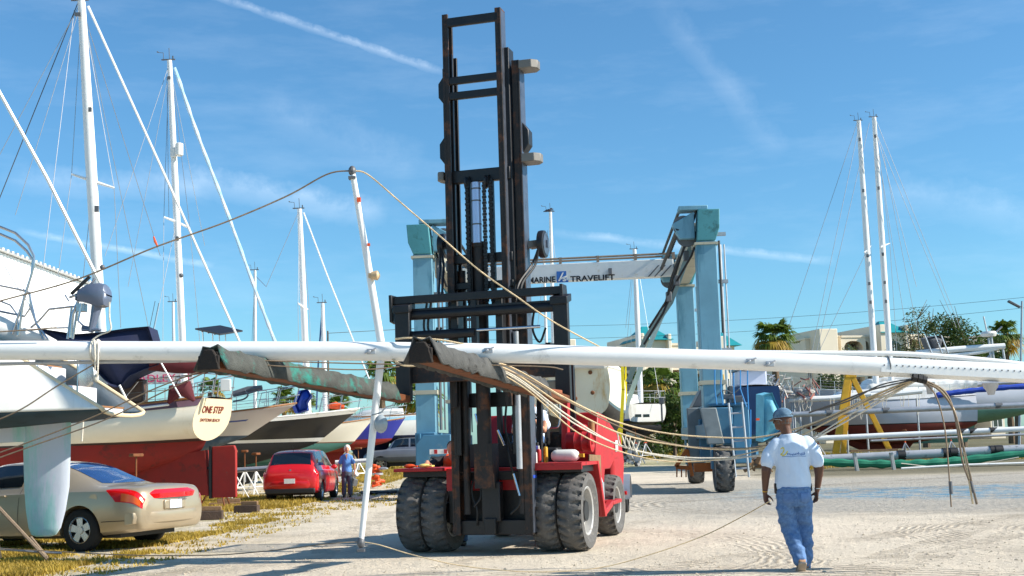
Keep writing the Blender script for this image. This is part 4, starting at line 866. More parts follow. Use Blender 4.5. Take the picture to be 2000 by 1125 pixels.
for (px, d_, nm) in ((1388, 37.2, 0), (1343, 45.2, 0), (832, 38.2, 1), (890, 46.2, 1)):
    q = hl(px, 700, d_); sgn = -1 if nm else 1; far = d_ > 40; lean = -.0
    z_ = zTop - (.25 if far else 0)
    g = MB(); g.b2((q.x - .29, q.y - .36, 1.6), (q.x + .29, q.y + .36, z_)); lg = obj('leg', g, mTeal, lift, bevel=.02)
    g = MB(); g.b2((q.x - .34, q.y - .41, z_ - .12), (q.x + .34, q.y + .41, z_ - .05)); g.b2((q.x - .36, q.y - .42, 3.05), (q.x + .36, q.y + .42, 3.17)); obj('collar_plate', g, mBeige, lg)
    g = MB(); [g.tube([(q.x + .42 + .12 * k, q.y - .1, 2.0), (q.x + .42 + .12 * k, q.y - .1, z_ - .1)], .025 + .02 * (k == 0), 6) for k in (0, 1)]; [g.b2((q.x + .25, q.y - .16, z), (q.x + .6, q.y - .04, z + .1)) for z in (4, 6, 7.4)]; obj('hydraulic_pipe', g, mAlu if not nm else mGrey, lg)
    g = MB(); g.prism([(q.x - .27, q.y - .4, z_), (q.x + .27, q.y - .4, z_), (q.x + .4, q.y - .4, z_ + .35), (q.x + .43, q.y - .4, z_ + .92), (q.x - .2, q.y - .4, z_ + .92)][:5] if sgn > 0 else
                      [(q.x + .27, q.y - .4, z_), (q.x - .27, q.y - .4, z_), (q.x - .42, q.y - .4, z_ + .35), (q.x - .46, q.y - .4, z_ + .9), (q.x + .2, q.y - .4, z_ + .9)], (0, .8, 0))
    hd_ = obj('leg_head', g, mTealD, lift, bevel=.02)
    g = MB(); g.b2((q.x - .75 * sgn, q.y - .3, z_ + .93), (q.x + .1 * sgn, q.y + .3, z_ + 1.06)); g.prism([(q.x - .3 * sgn, q.y - .2, z_ + .9), (q.x - .95 * sgn, q.y - .2, z_ + .55), (q.x - .75 * sgn, q.y - .2, z_ + .1), (q.x - .3 * sgn, q.y - .2, z_ + .1)], (0, .4, 0)); obj('pulley_guard', g, mTeal, hd_, bevel=.02)
    g = MB(); [g.lathe([(.1, -.05), (.3, -.05), (.24, 0), (.3, .05), (.1, .05)], (q.x - .62 * sgn + .1 * k, q.y - .1 + .2 * k, z_ + .5 - .3 * k), 'Y', 20) for k in (0, 1)]; obj('pulley', g, mGrey, hd_)
for s0, s1 in (((1388, 37.2), (1343, 45.2)), ((832, 38.2), (890, 46.2))):
    a = hl(s0[0], 700, s0[1]); b = hl(s1[0], 700, s1[1]); sg_ = 1 if a.x > 0 else -1
    g = MB(); g.bar((a.x - .1 * sg_, a.y + .45, zTop + .3), (b.x - .1 * sg_, b.y - .4, zTop + .1), .5, .75); obj('side_beam', g, mBeige, lift, bevel=.02)
    g = MB(); g.bar((a.x, a.y - .6, 1.72), (b.x, b.y + .6, 1.72), .6, .42); obj('bottom_beam', g, mBlueP, lift, bevel=.03)
    g = MB()
    for k in range(26):
        u = k / 25; p = V((a.x - .62 * sg_, a.y + (b.y - a.y) * u, zTop + .75 - .1 * u)); g.box(p, (.12, .1, .1))
    g.tube([(a.x - .7 * sg_, a.y - .2, zTop + 1.0), (b.x - .7 * sg_, b.y, zTop + .9)], .05, 6); g.tube([(a.x - .8 * sg_, a.y - .2, zTop + .4), (b.x - .8 * sg_, b.y, zTop + .3)], .06, 6); obj('cable_tray', g, mHose, lift)
# cross beam
a = hl(880, 541, 46); b = hl(1316, 532, 45); zc = P(1100, 535, 45.4).z
g = MB(); g.bar((a.x, a.y, zc + .04), (b.x, b.y, zc + .04), .5, .62); xb = obj('cross_beam', g, mat('white_beam_paint', (222, 222, 218), .4, 0, .04, 2, dirt=(200, 190, 168), dirt_amt=.3), lift, bevel=.02)
g = MB(); n = 6
for k in range(n + 1): p = V((a.x, a.y - .2, 0)).lerp(V((b.x, b.y - .2, 0)), k / n); g.b2((p.x - .05, p.y - .05, zc + .352), (p.x + .05, p.y + .05, zc + .58))
g.tube([(a.x, a.y - .2, zc + .54), (b.x, b.y - .2, zc + .54)], .04, 6); g.tube([(a.x, a.y - .05, zc + .47), (b.x, b.y - .05, zc + .47)], .04, 6); obj('pipe_rail', g, mat('brown_pipe', (132, 116, 100), .6), xb)
fx = (b - a).normalized(); fx = V((fx.x, fx.y, 0)).normalized(); nf = V((fx.y, -fx.x, 0))
def onbeam(px, py): q = hl(px, py, 45.2); k = (q.x - a.x) / (b.x - a.x); return V((q.x, a.y + (b.y - a.y) * k - .262, q.z))
text('lettering', 'MARINE', .29, mInk, xb, onbeam(1031, 552), fx, (0, 0, 1), .006, sx=.95, bold=.008)
text('lettering', 'TRAVELIFT', .27, mInk, xb, onbeam(1114, 550), fx, (0, 0, 1), .006, sx=1.22, bold=.008)
q = onbeam(1088, 551); g = MB(); g.box(q + V((.2, 0, .19)) + nf * .004, (.42, .016, .4)); lgp = obj('logo_plate', g, mBlueInk, xb)
q2 = q + nf * .02; g = MB(); g.prism([q2 + V((.04, 0, .04)), q2 + V((.10, 0, .04)), q2 + V((.25, 0, .34)), q2 + V((.2, 0, .34))], (0, .006, 0)); g.prism([q2 + V((.08, 0, .12)), q2 + V((.36, 0, .24)), q2 + V((.38, 0, .2)), q2 + V((.1, 0, .08))], (0, .005, 0)); obj('logo_mark', g, mWhite, lgp, smooth=0)
text('logo_letter', 's', .34, mWhite, lgp, q2 + V((.2, 0, .03)), fx, (0, 0, 1), .006, bold=.01)
g = MB(); g.box(onbeam(1186, 535) + V((.1, -.1, .05)), (.12, .25, .2)); [g.prism([onbeam(1264 + k * 12, 543), onbeam(1267 + k * 12, 543), onbeam(1287 + k * 12, 521), onbeam(1284 + k * 12, 521)], (0, -.006, 0)) for k in range(3)]; obj('beam_bracket', g, mGrey, xb)
# slings and wire falls
mStrap = mat('grey_teal_sling', (136, 158, 158), .7, 0, .1, 4)
def strap(name, pts, w, m, parent=lift, world=True):
    g = MB(); pp_ = [P(*p) for p in pts]
    for i in range(len(pp_) - 1): g.bar(pp_[i], pp_[i + 1] + (pp_[i + 1] - pp_[i]).normalized() * .02, w, .03, up=(0, 1, 0))
    return obj(name, g, m, parent, world=world)
strap('sling', [(1354, 470, 38), (1310, 590, 38.6), (1262, 660, 39.2), (1227, 745, 40)], .16, mStrap); strap('sling', [(1330, 540, 44), (1300, 600, 44), (1262, 690, 44), (1224, 790, 44)], .16, mStrap)
strap('sling', [(1215, 700, 39.4), (1217, 760, 39.4), (1211, 880, 39.4), (1208, 930, 39.4)], .1, mYellow); strap('sling', [(1222, 712, 43.5), (1223, 780, 43.5), (1205, 850, 43.5)], .06, mYellow)
for pts in ([(1362, 402, 37), (1350, 450, 37.2), (1322, 520, 37.6), (1300, 590, 38), (1268, 640, 38.6)], [(1372, 440, 37), (1350, 500, 37.4), (1318, 556, 38), (1296, 610, 38), (1258, 672, 39)], [(1352, 430, 39), (1330, 500, 40), (1312, 560, 41), (1296, 600, 41.5)], [(1338, 470, 42), (1312, 540, 43), (1300, 590, 43.6)],
            [(848, 470, 38.2), (858, 520, 38.4), (872, 560, 39)], [(1404, 470, 37), (1408, 560, 37), (1412, 650, 37)]): pxtube(lift, 'wire_rope', pts, 0, .035, mHose if pts[0][1] < 450 or pts[0][1] == 470 else mRopeG)
g = MB(); [g.box(P(x, y, 38), (.16, .2, .3)) for x, y in ((1340, 500), (1322, 548), (1306, 580), (1352, 462), (862, 500), (876, 520))]; obj('pulley_block', g, mGrey, lift, world=True, bevel=.02)
# wheels (lugged) ---------------------------------------------------------
def lug_tyre(name, r, w, parent, c, lugs=26, depth=.03, m=mRubber, chev=.5, crown=.04, rim_r=.55, side=1):
    """tyre with real lugs around the tread, axis along local X"""
    g = MB(); N_ = lugs * 6; prof = [-.5, -.49, -.44, -.38, -.26, -.13, -.02, .02, .13, .26, .38, .44, .49, .5]
    rings = []
    for i in range(N_):
        a = 2 * pi * i / N_; ring = []
        ring.append(V((-w * .40, rim_r * r * cos(a), rim_r * r * sin(a))))
        for q in prof:
            aq = abs(q) * 2; rad = r - crown * aq ** 3 - (0 if aq < .97 else .03 * r)
            if aq >= .97: rad = r * .93
            ph = (i / 6 + (aq * chev) + (.5 if q > 0 else 0)) % 1.0
            if ph < .42 and aq > .18 and aq < .99: rad -= depth * min(1, (aq - .1) * 2)
            ring.append(V((q * w, rad * cos(a), rad * sin(a))))
            if q == -.5: ring.insert(-1, V((-w * .53, r * .78 * cos(a), r * .78 * sin(a))))
        ring.append(V((w * .53, r * .78 * cos(a), r * .78 * sin(a)))); ring.append(V((w * .40, rim_r * r * cos(a), rim_r * r * sin(a))))
        rings.append([p + V(c) for p in ring])
    n = len(rings[0]); vs = [p for r_ in rings for p in r_]; fs = []
    for i in range(N_):
        for k in range(n - 1): a_ = i * n + k; b_ = ((i + 1) % N_) * n + k; fs.append((a_, a_ + 1, b_ + 1, b_))
    g.add(vs, fs); return obj(name, g, m, parent, smooth=28)
def rim(parent, r, w, c, side, m=mRim, holes=8):
    g = MB(); s_ = side
    g.lathe([(r, -w * .4 * s_), (r * 1.02, w * .42 * s_), (r * .97, w * .44 * s_), (r * .9, w * .4 * s_), (r * .86, w * .1 * s_), (r * .5, w * .05 * s_), (r * .46, w * .16 * s_), (r * .2, w * .2 * s_), (.001, w * .2 * s_)], c, 'X', 32)
    rm = obj('rim', g, m, parent, smooth=40); g = MB()
    for k in range(holes): a_ = 2 * pi * k / holes; q = V(c) + V((w * .05 * s_, cos(a_) * r * .62, sin(a_) * r * .62)); g.cyl(q + V((.0, 0, 0)), q + V((.035 * s_, 0, 0)), r * .06, n=6)
    obj('wheel_nut', g, mGrey, rm); return rm
hw = P(1416, 900, 36.6)
for (px, d_, r_, w_) in ((1412, 36.4, .66, .5), (1358, 44.6, .66, .5), (842, 37.6, .6, .5), (905, 46.6, .6, .5)):
    q = hl(px, 900, d_); wp = obj('wheel', MB().cyl((q.x - .2, q.y, r_), (q.x + .2, q.y, r_), .2), mGrey, lift)
    lug_tyre('tyre', r_, w_, wp, (q.x, q.y, r_), 15, .08, chev=1.1); rim(wp, r_ * .55, w_, (q.x, q.y, r_), 1)
    g = MB(); g.b2((q.x - .28 - .05, q.y - .2, r_), (q.x - .28, q.y + .2, 1.9)); g.b2((q.x + .28, q.y - .2, r_), (q.x + .33, q.y + .2, 1.9)); obj('wheel_fork', g, mBlueP, wp)
# left leg base guard
q = hl(838, 880, 36.9); g = MB(); pl = [hl(*p, 36.9) for p in ((812, 925), (812, 868), (826, 850), (880, 848), (880, 930), (869, 930), (869, 905), (860, 893), (842, 891), (834, 905), (833, 928))]
g.prism(pl, (0, .25, 0)); obj('wheel_guard', g, mBlueP, lift, bevel=.02)
g = MB(); q = hl(858, 882, 36.5); g.box(q, (.55, .03, .14)); wb = obj('warning_board', g, mWhite, lift); g = MB(); [g.box(q + V((x, -.02, 0)), (.09, .012, .12)) for x in (-.1, .18)]; obj('warning_stripe', g, mRed, wb)
# right machinery: engine housings, ladder, operator area
A = lambda x, y, d_=36.6: hl(x, y, d_)
def hbox(name, x0, y0, x1, y1, d0, dep, m, sk=0, bev=.03, parent=lift):
    p0 = A(x0, y1, d0); p1 = A(x1, y0, d0); g = MB(); g.prism([(p0.x, p0.y, p0.z), (p1.x + sk, p0.y, p0.z), (p1.x, p0.y, p1.z), (p0.x - sk, p0.y, p1.z)], (0, dep, 0)); return obj(name, g, m, parent, bevel=bev)
hbox('engine_housing', 1396, 795, 1430, 868, 36.3, 2.6, mBlueP, .0); hbox('engine_housing', 1436, 790, 1462, 905, 36.9, 3.2, mat('light_blue_machine_paint', (74, 128, 158), .55, .05, .1, 2), .0)
hbox('side_panel', 1346, 796, 1372, 905, 40, .1, mat('weathered_board', (124, 132, 134), .8, 0, .15, 3, dirt=(90, 96, 98), dirt_amt=.4, streaks=True)); hbox('side_panel', 1383, 796, 1399, 868, 36.2, .12, MATS['weathered_board'], .18); hbox('fuel_tank', 1369, 818, 1396, 902, 39.6, 1.5, mBlueP)
hbox('engine_cover', 1352, 760, 1394, 795, 40.5, 1.4, mGrey, -.3)
hbox('floor_plate', 1385, 786, 1462, 794, 36.5, 3.5, mBlueP); hbox('axle_beam', 1356, 903, 1398, 922, 37.2, .2, mat('rusty_orange_steel', (176, 96, 42), .7, .1, .2, 4))
g = MB(); [g.tube([A(x0, y0, 36.0), A(x1, y1, 35.9)], .032, 6) for x0, y0, x1, y1 in ((1423, 787, 1437, 932), (1449, 785, 1463, 932))]; [g.tube([A(1425 + k * 2.9, 808 + 27 * k, 36.0), A(1450 + k * 2.9, 806 + 27 * k, 36.0)], .028, 6) for k in range(5)]; obj('ladder', g, mAlu, lift)
g = MB(); [g.tube([A(x0, y0, 36.4), A(x0, y0 + 40, 36.4), A(x1, y1, 36.4)], .02, 6) for x0, y0, x1, y1 in ((1446, 720, 1458, 795), (1396, 720, 1400, 790), (1408, 722, 1412, 790), (1433, 728, 1436, 790), (1460, 720, 1462, 800), (1466, 800, 1466, 868))]; obj('handrail', g, mat('bright_blue_tube', (40, 128, 190), .5), lift)
g = MB(); [g.box(A(x, y, 37), s_) for x, y, s_ in ((1418, 775, (.4, .3, .14)), (1440, 780, (.3, .3, .2)), (1428, 764, (.12, .2, .3)), (1405, 770, (.1, .2, .34)))]; [g.tube(crv([A(1400, 775, 36.8), A(1415, 762, 36.8), A(1432, 768, 36.8), A(1445, 758, 36.8)], 5), .02, 5)]; obj('control_valve', g, mGrey, lift, bevel=.02)
g = MB(); g.b2((A(1403, 752, 38).x, A(1403, 752, 38).y, A(1403, 752, 38).z), (A(1414, 730, 38).x, A(1403, 752, 38).y + .2, A(1403, 731, 38).z)); obj('yellow_box', g, mYellowSteel, lift, bevel=.02)
# orange steel frame beside the hoist
g = MB(); pp = [P(1342, 878, 40), P(1320, 912, 40), P(1346, 914, 40), P(1326, 930, 40)]; g.bar(pp[0], pp[1], .1, .12); g.bar(pp[1], pp[2], .1, .12); [g.bar(P(x, 914, 40), P(x, 932, 40), .04, .04) for x in (1322, 1331, 1340)]; g.bar(P(1342, 878, 40), P(1352, 930, 40), .08, .1)
tag(obj('steel_trestle', g, MATS['rusty_orange_steel'], bevel=.01), 'rusty orange steel trestle standing left of the rear hoist wheel', 'trestle')

# ================================================================ RIGHT HAND BOATYARD
mGreyHull = mat('pale_grey_topsides', (186, 190, 200), .4, 0, .05, 1.2, dirt=(160, 164, 172), dirt_amt=.35, dscale=1, streaks=True)
mBrownRed = mat('brown_red_antifouling', (110, 44, 34), .8, 0, .15, 1.5)
d = 64; zb_, zw_ = P(1620, 785, d).z, P(1750, 838, d).z
S, sh, hb = hull_fn(10, 4.2, zb_ - .1, zb_ - .25, zb_ + .3, zw_, .4, trw=.75, bover=2.6, D=1.0, flare=.03); pc = P(1575, 790, d); hd = R(180)
bK = boat('sailing_yacht', 'long pale grey yacht with brown red bottom and two masts behind the stacked spars', (pc.x + 8.6, 66, gz(64)), hd, S, sh, hb, mGreyHull, mBrownRed, mWhite, boot=mInk, boot_h=.04, keel=(2.6, 6.6, gz(d) + .3, .2), cabin=(1.6, 7, 2.6, .6, mWhite, 4), mrub=mAlu)
rail(bK, S, .65, .05, .95, 12); pulpit(bK, S, .7, .9)
for (tp, bt, dd) in (((1677, 236), (1707, 690), 66.5), ((1707, 229), (1737, 690), 66.5)):
    mm_ = mast(bK, tp, bt, dd, .118, zdeck=zb_, spreaders=(((1693, 490, 1688, 493, 1701, 480, .8),) if tp[0] < 1700 else ((1723, 481, 1720, 483, 1738, 475, .8),)))
    g = MB(); [g.box(P(tp[0] + (bt[0] - tp[0]) * k, tp[1] + (bt[1] - tp[1]) * k, dd - .25), (.1, .1, .16)) for k in (.08, .3, .58, .7, .78)]; obj('mast_fitting', g, mGrey, mm_, world=True)
wires(bK, 'rigging', ((1675, 238, 66, 1540, 640, 64), (1680, 236, 66, 1585, 690, 63), (1698, 240, 66, 1592, 700, 63), (1693, 490, 66, 1598, 690, 63), (1701, 480, 67, 1704, 690, 67), (1712, 260, 66, 1790, 560, 66), (1712, 262, 66, 1868, 640, 68), (1711, 235, 66, 1875, 640, 68), (1725, 300, 66, 1800, 690, 67), (1738, 475, 67, 1752, 690, 67), (1709, 232, 66, 1738, 475, 67), (1677, 240, 66, 1701, 480, 67), (1716, 300, 66, 1775, 680, 66)), .013, mWire)
def spar(name, label, cat, pts, r, m, group=None, extra=None):
    t_ = thing(name, label, cat, (P(*pts[0]).x, P(*pts[0]).y, gz(P(*pts[0]).y)), 0, group); g = MB(); g.tube([P(*p) for p in pts], r, 12); obj('tube', g, m, t_, world=True)
    g = MB(); a_ = P(*pts[0]); b_ = P(*pts[-1]); u = (b_ - a_).normalized(); [g.cyl(e - u * .02, e + u * .03, r * 1.12) for e in (a_, b_)]; obj('end_cap', g, mGrey, t_, world=True)
    if extra: extra(t_)
    return t_
GS = 'spars stored along the right side of the yard'
def ties(pxs, f, r, m=mHose):
    def e(t_):
        for px in pxs: g = MB(); c = f(px); g.cyl(c - V((.16, 0, -.01)), c + V((.16, 0, .01)), r); obj('tie', g, m, t_, world=True)
    return e
lineP = lambda a, b: (lambda px: P(px, a[1] + (b[1] - a[1]) * (px - a[0]) / (b[0] - a[0]), a[2] + (b[2] - a[2]) * (px - a[0]) / (b[0] - a[0])))
a_, b_ = (1588, 857, 56), (2060, 835, 55); spar('stored_spar', 'bright white round spar lying highest in front of the brown red bottom', 'spar', [a_, b_], .115, mSpar, GS, ties((1880, 1900, 1940), lineP(a_, b_), .12))
a_, b_ = (1700, 861, 57), (2060, 846, 57); spar('stored_spar', 'thin grey pole just under the bright white round spar', 'spar', [a_, b_], .05, mAlu, GS)
a_, b_ = (1496, 812, 58), (2060, 788, 57); spar('stored_spar', 'long dull aluminium mast crossing the pale grey hull', 'spar', [a_, b_], .12, mAlu, GS, ties((1620, 1730, 1950), lineP(a_, b_), .13, mGrey))
a_, b_ = (1596, 898, 55), (2060, 874, 54); spar('stored_spar', 'wrapped white spar with black bands lying above the green canvas roll', 'spar', [a_, b_], .19, mat('plastic_wrapped_spar', (176, 178, 182), .35, .1, .15, 1.5, dirt=(110, 112, 112), dirt_amt=.4, dscale=3), GS, ties((1760, 1848, 1862, 1940, 1950), lineP(a_, b_), .21))
g = MB(); pts = crv([P(1590, 902, 54.4), P(1700, 906, 54.2), P(1800, 905, 54), P(1900, 897, 54), P(2060, 880, 53.6)], 10); g.tube(pts, [.17 + .03 * sin(i * 1.7) for i in range(len(pts))], 10); gt = thing('canvas_roll', 'long green canvas roll lying at the foot of the stacked spars', 'canvas roll', (P(1590, 902, 54).x, 54.4, gz(54))); obj('canvas', g, mat('green_canvas', (22, 122, 94), .75, 0, .15, 3, bump=.5, bscale=5), gt, world=True)
g = MB(); g.tube(crv([P(1760, 905, 53.7), P(1830, 912, 53.7), P(1900, 908, 53.7), P(1990, 893, 53.5)], 8), .02, 5); obj('lashing', g, mRopeW, gt, world=True)
g = MB(); z0_ = P(1670, 881, 53.4).z
tr_ = thing('trestle', 'grey wooden trestle holding the stacked spars', 'trestle', base(1705, 53.4)); 
for x0, x1 in ((1666, 1675), (1738, 1747)): g = MB(); g.bar(P(x0 + 2, 884, 53.4), P(x1, 922, 53.4), .2, .12); obj('post', g, mat('grey_post', (176, 178, 176), .8, 0, .12, 4) if x0 < 1700 else MATS['grey_post'], tr_, world=True, bevel=.01)
g = MB(); g.bar(P(1660, 881, 53.4), P(1752, 878, 53.4), .3, .08); obj('top_board', g, mWood, tr_, world=True)
g = MB(); g.tube([P(1760, 915, 52), P(1880, 908, 52), P(2040, 903, 52)], .05, 6); tag(obj('white_pipe', g, mSpar), 'thin white pipe lying on the ground below the green canvas roll', 'pipe')
# yellow A-frame
ya = thing('a_frame', 'yellow painted steel A frame standing before the pale grey yacht', 'A frame', base(1650, 58)); 
for pts, w_ in (([(1657, 728, 58), (1646, 800, 58), (1632, 885, 58)], .3), ([(1660, 728, 58.4), (1652, 800, 58.4), (1645, 905, 58.4)], .22), ([(1664, 735, 58), (1690, 800, 58), (1737, 878, 58)], .22)):
    g = MB(); g.bar(P(*pts[0]), P(*pts[2]), w_, .14, up=(0, 1, 0)); obj('leg', g, mYellowSteel, ya, world=True, bevel=.01)
g = MB(); g.box(P(1660, 732, 58.1), (.5, .4, .25)); obj('top_bracket', g, mYellowSteel, ya, world=True, bevel=.02)
# white long yacht deck with sail covers, radar arch
d = 70; zb_, zw_ = P(1900, 765, d).z, P(1900, 812, d).z
S, sh, hb = hull_fn(14, 4.2, zb_, zb_ - .2, zb_ + .3, zw_, .6, trw=.8, bover=1.8, D=.9, flare=.03); pc = P(2040, 800, d)
bL = boat('sailing_yacht', 'white yacht with covered booms and a radar pole at the right edge', (pc.x, 72, gz(70)), R(180), S, sh, hb, mGreyHull, mat('green_bottom_paint', (96, 138, 122), .8, 0, .15, 1), mWhite, keel=(3, 9, gz(d) + .3, .4), cabin=(2.5, 9.5, 2.8, .9, mWhite, 5), mrub=mWhite)
rail(bL, S, .7, .03, .95, 10); pulpit(bL, S, .8, .14, bow=False)
for nm, pts, r_, m_k in (('sail_cover', [(1700, 762, 66), (1760, 752, 66), (1850, 752, 66), (1905, 748, 66)], .3, mWhite), ('sail_cover', [(1830, 772, 64), (1880, 765, 64), (1960, 757, 64), (2060, 752, 64)], .14, mBlueCanvas), ('boom', [(1790, 690, 68), (1870, 682, 68), (1962, 676, 68)], .16, mSpar), ('boom', [(1800, 698, 68), (1900, 690, 68), (1950, 680, 68)], .1, mSpar), ('boom', [(1800, 764, 66), (1900, 752, 66), (2060, 742, 66)], .13, mAlu)):
    g = MB(); q = crv([P(*p) for p in pts], 8); g.tube(q, [r_ * (1 + .12 * sin(i * 2.1)) if nm == 'sail_cover' else r_ for i in range(len(q))], 10); obj(nm, g, m_k, bL, world=True)
g = MB(); [g.tube([P(x0, y0, 68), P(x1, y1, 68)], .06, 6) for x0, y0, x1, y1 in ((1931, 660, 1935, 705), (1936, 655, 1941, 705), (1958, 678, 1962, 702), (1928, 700, 1938, 690))]; g.tube([P(1942, 652, 68), P(1957, 638, 68)], .05, 6); g.tube([P(1928, 650, 68), P(1921, 618, 68)], .04, 6); obj('radar_post', g, mAlu, bL, world=True)
g = MB(); g.lathe([(.01, -.14), (.35, -.14), (.42, 0), (.35, .12), (.01, .16)], P(1931, 652, 68), 'Z', 20); obj('radar_dome', g, mWhite, bL, world=True)
canvas(bL, 'windscreen', [(1812, 660), (1832, 655), (1846, 660), (1840, 684), (1822, 686)], 68, .5, mGrey, wr=.02); g = MB(); [g.tube([P(x, 655, 67.8), P(x + 14, 690, 67.8)], .04, 6) for x in (1806, 1826, 1838)]; obj('windscreen_frame', g, mSteel, bL, world=True)
# dark blue hull with light blue tarp, left of the walking man
d = 58; zb_, zw_ = P(1470, 760, d).z, P(1470, 850, d).z
S, sh, hb = hull_fn(6.5, 2.3, zb_, zb_ - .1, zb_ + .2, zw_, .8, trw=.9, bover=.8, D=.5, flare=.02, tm=.6); pc = P(1502, 800, d)
bM = boat('work_boat', 'dark blue work boat with pale wheelhouse and sky blue tarp by the hoist ladder', (P(1478, 800, d).x, d, gz(d)), R(84), S, sh, hb, mat('dark_blue_topsides', (24, 60, 104), .6, 0, .12, 2), mat('mid_blue_bottom', (60, 112, 148), .7, 0, .12, 2), mWhite, keel=(1.5, 4.5, gz(d) + .2, .2))
canvas(bM, 'tarp', [(1492, 770), (1508, 766), (1518, 790), (1530, 812), (1526, 836), (1512, 852), (1492, 862)], 56.6, .5, mat('sky_blue_tarp', (104, 176, 200), .7, 0, .15, 2, bump=.8, bscale=6), wr=.12)
g = MB(); p0 = P(1444, 753, 59); p1 = P(1497, 722, 59); g.b2((p0.x, 59, p0.z), (p1.x, 61, p1.z)); wh = obj('wheelhouse', g, mat('pale_lilac_paint', (196, 202, 222), .5, 0, .04, 2), bM, world=True, bevel=.06)
g = MB(); g.b2((p0.x - .1, 58.8, p1.z + .003), (p1.x + .1, 61.2, p1.z + .22)); obj('wheelhouse_roof', g, mBlueP, wh, world=True, bevel=.03); g = MB(); g.tube([P(1440, 760, 58.4), P(1500, 756, 58.4)], .05, 6); obj('rub_rail', g, mTeak, bM, world=True)
g = MB(); g.box(P(1480, 819, 56.2), (.14, .1, .1)); obj('marker_light', g, mOrange, bM, world=True)
# deck hardware and gear heaped between the boats, right of the hoist
mClut = mat('mixed_grey_gear', (150, 150, 150), .6, .2, .3, 1.5, vcol=(196, 190, 180))
rg = random.Random(11)
gearset = [(1510, 752, 60, 'rolled_sail', 'heap of folded white sail and tangled rails left of the yellow A frame', 'sail'), (1560, 760, 61, 'rail_rack', 'rack of red brown and steel rails leaning before the condominium', 'rack')]
for (px, py, d_, nm, lb, ct) in gearset:
    t_ = thing(nm, lb, ct, base(px, d_)); z_ = P(px, py, d_).z; g = MB(); w_ = MB()
    for k in range(26):
        x = rg.uniform(-20, 32); y = rg.uniform(-22, 12); a_ = P(px + x, py + y, d_); b_ = P(px + x + rg.uniform(-16, 16), py + y + rg.uniform(-4, 26), d_ + rg.uniform(-1, 1)); (g if rg.random() < .6 else w_).tube([a_, b_], rg.uniform(.015, .05), 5)
    for k in range(7): w_.ell(P(px + rg.uniform(-22, 26), py + rg.uniform(2, 16), d_), (rg.uniform(.15, .4), .2, rg.uniform(.06, .14)), 8, 5)
    obj('frame', g, mSteel if nm == 'rolled_sail' else mat('faded_red_tube', (150, 92, 80), .6), t_, world=True); obj('bundle', w_, mClut, t_, world=True)
    g = MB(); [g.tube([(P(px + x, py, d_).x, d_, gz(d_)), P(px + x, py + 10, d_)], .05, 6) for x in (-15, 0, 20)]; obj('leg', g, mAlu, t_, world=True)
for i, (px0, px1, py, d_) in enumerate(((1540, 1700, 778, 61), (1640, 1800, 772, 62))):
    t_ = thing('stored_spar', ['dented white boom hung with loose lines, resting at the bow of the pale grey yacht', 'white boom hung with loose lines, resting behind the yellow A frame'][i], 'spar', base(px0, d_), 0, GS); g = MB(); g.tube([P(px0, py + 3, d_), P((px0 + px1) / 2, py, d_), P(px1, py - 8, d_)], .13, 8); obj('tube', g, mSpar, t_, world=True); g = MB()
    for k in range(9):
        x = rg.uniform(px0 + 8, px1 - 8); l = rg.uniform(12, 42); w_ = rg.uniform(4, 12); g.tube(crv([P(x, py, d_ - .3), P(x + w_ * .2, py + l * .8, d_ - .3), P(x + w_ * .5, py + l, d_ - .3), P(x + w_, py + l * .7, d_ - .3), P(x + w_, py, d_ - .3)], 4), .012, 4)
    obj('loose_line', g, mRopeW, t_, world=True)
    g = MB(); [g.tube([(P(x, py, d_).x, d_, gz(d_)), P(x, py + 6, d_)], .05, 6) for x in (px0 + 10, px1 - 10)]; obj('prop', g, mAlu, t_, world=True)
# street lamp at right edge
q = base(1993, 90); ls = thing('street_lamp', 'grey post with a dark angled flood lamp at the right edge', 'street lamp', q); g = MB(); g.tube([q, P(1996, 588, 90)], [.1, .07], 8); obj('post', g, mAlu, ls, world=True)
g = MB(); g.bar(P(1992, 600, 90), P(1969, 588, 90), .3, .14); obj('lamp_head', g, mGrey, ls, world=True, bevel=.02)
# overhead power lines
for i, (y0, y1, lb) in enumerate(((616, 572, 'upper thin power line crossing the sky at the right'), (642, 592, 'lower thin power line crossing the sky at the right'))):
    t_ = thing('power_line', lb, 'power line', base(900, 150)); g = MB(); p0 = P(880, y0 + 22, 160); p1 = P(2100, y1 - 2, 140); pts = [p0.lerp(p1, k / 24) - V((0, 0, 1.1 * (1 - (2 * k / 24 - 1) ** 2))) for k in range(25)]; g.tube(pts, .019, 4); obj('wire', g, mWireD, t_, world=True)
    g = MB(); [g.tube([V((p.x, p.y, gz(p.y) - .2)), p + V((0, 0, .3))], [.16, .1], 8) for p in (p0 + V((-16, 4, 0)), p1 + V((4, -.5, 0)))]; g.tube([p0 + V((-16, 4, 0)), p0], .032, 4); g.tube([p1, p1 + V((4, -.5, 0))], .032, 4)
    if i == 0: obj('utility_pole', g, mTrunk, t_, world=True)
# ================================================================ FORKLIFT
fo = G(975, 1077); FR = R(-17)
fk = thing('forklift', 'huge red and black mast forklift carrying the long white sailboat mast on its forks', 'forklift', (fo.x, fo.y, 0), FR)
FM = TM[fk.name]; FI = FM.inverted()
def fl(px, py, y):                      # point on the plane local y seen at (px, py)
    a = FI @ CAM; b = FI @ (CAM + ray(px, py)); d = b - a; return a + d * ((y - a.y) / d.y)
def B_(name, lo, hi, m, parent=fk, bev=.012): return obj(name, MB().b2(lo, hi), m, parent, bevel=bev)
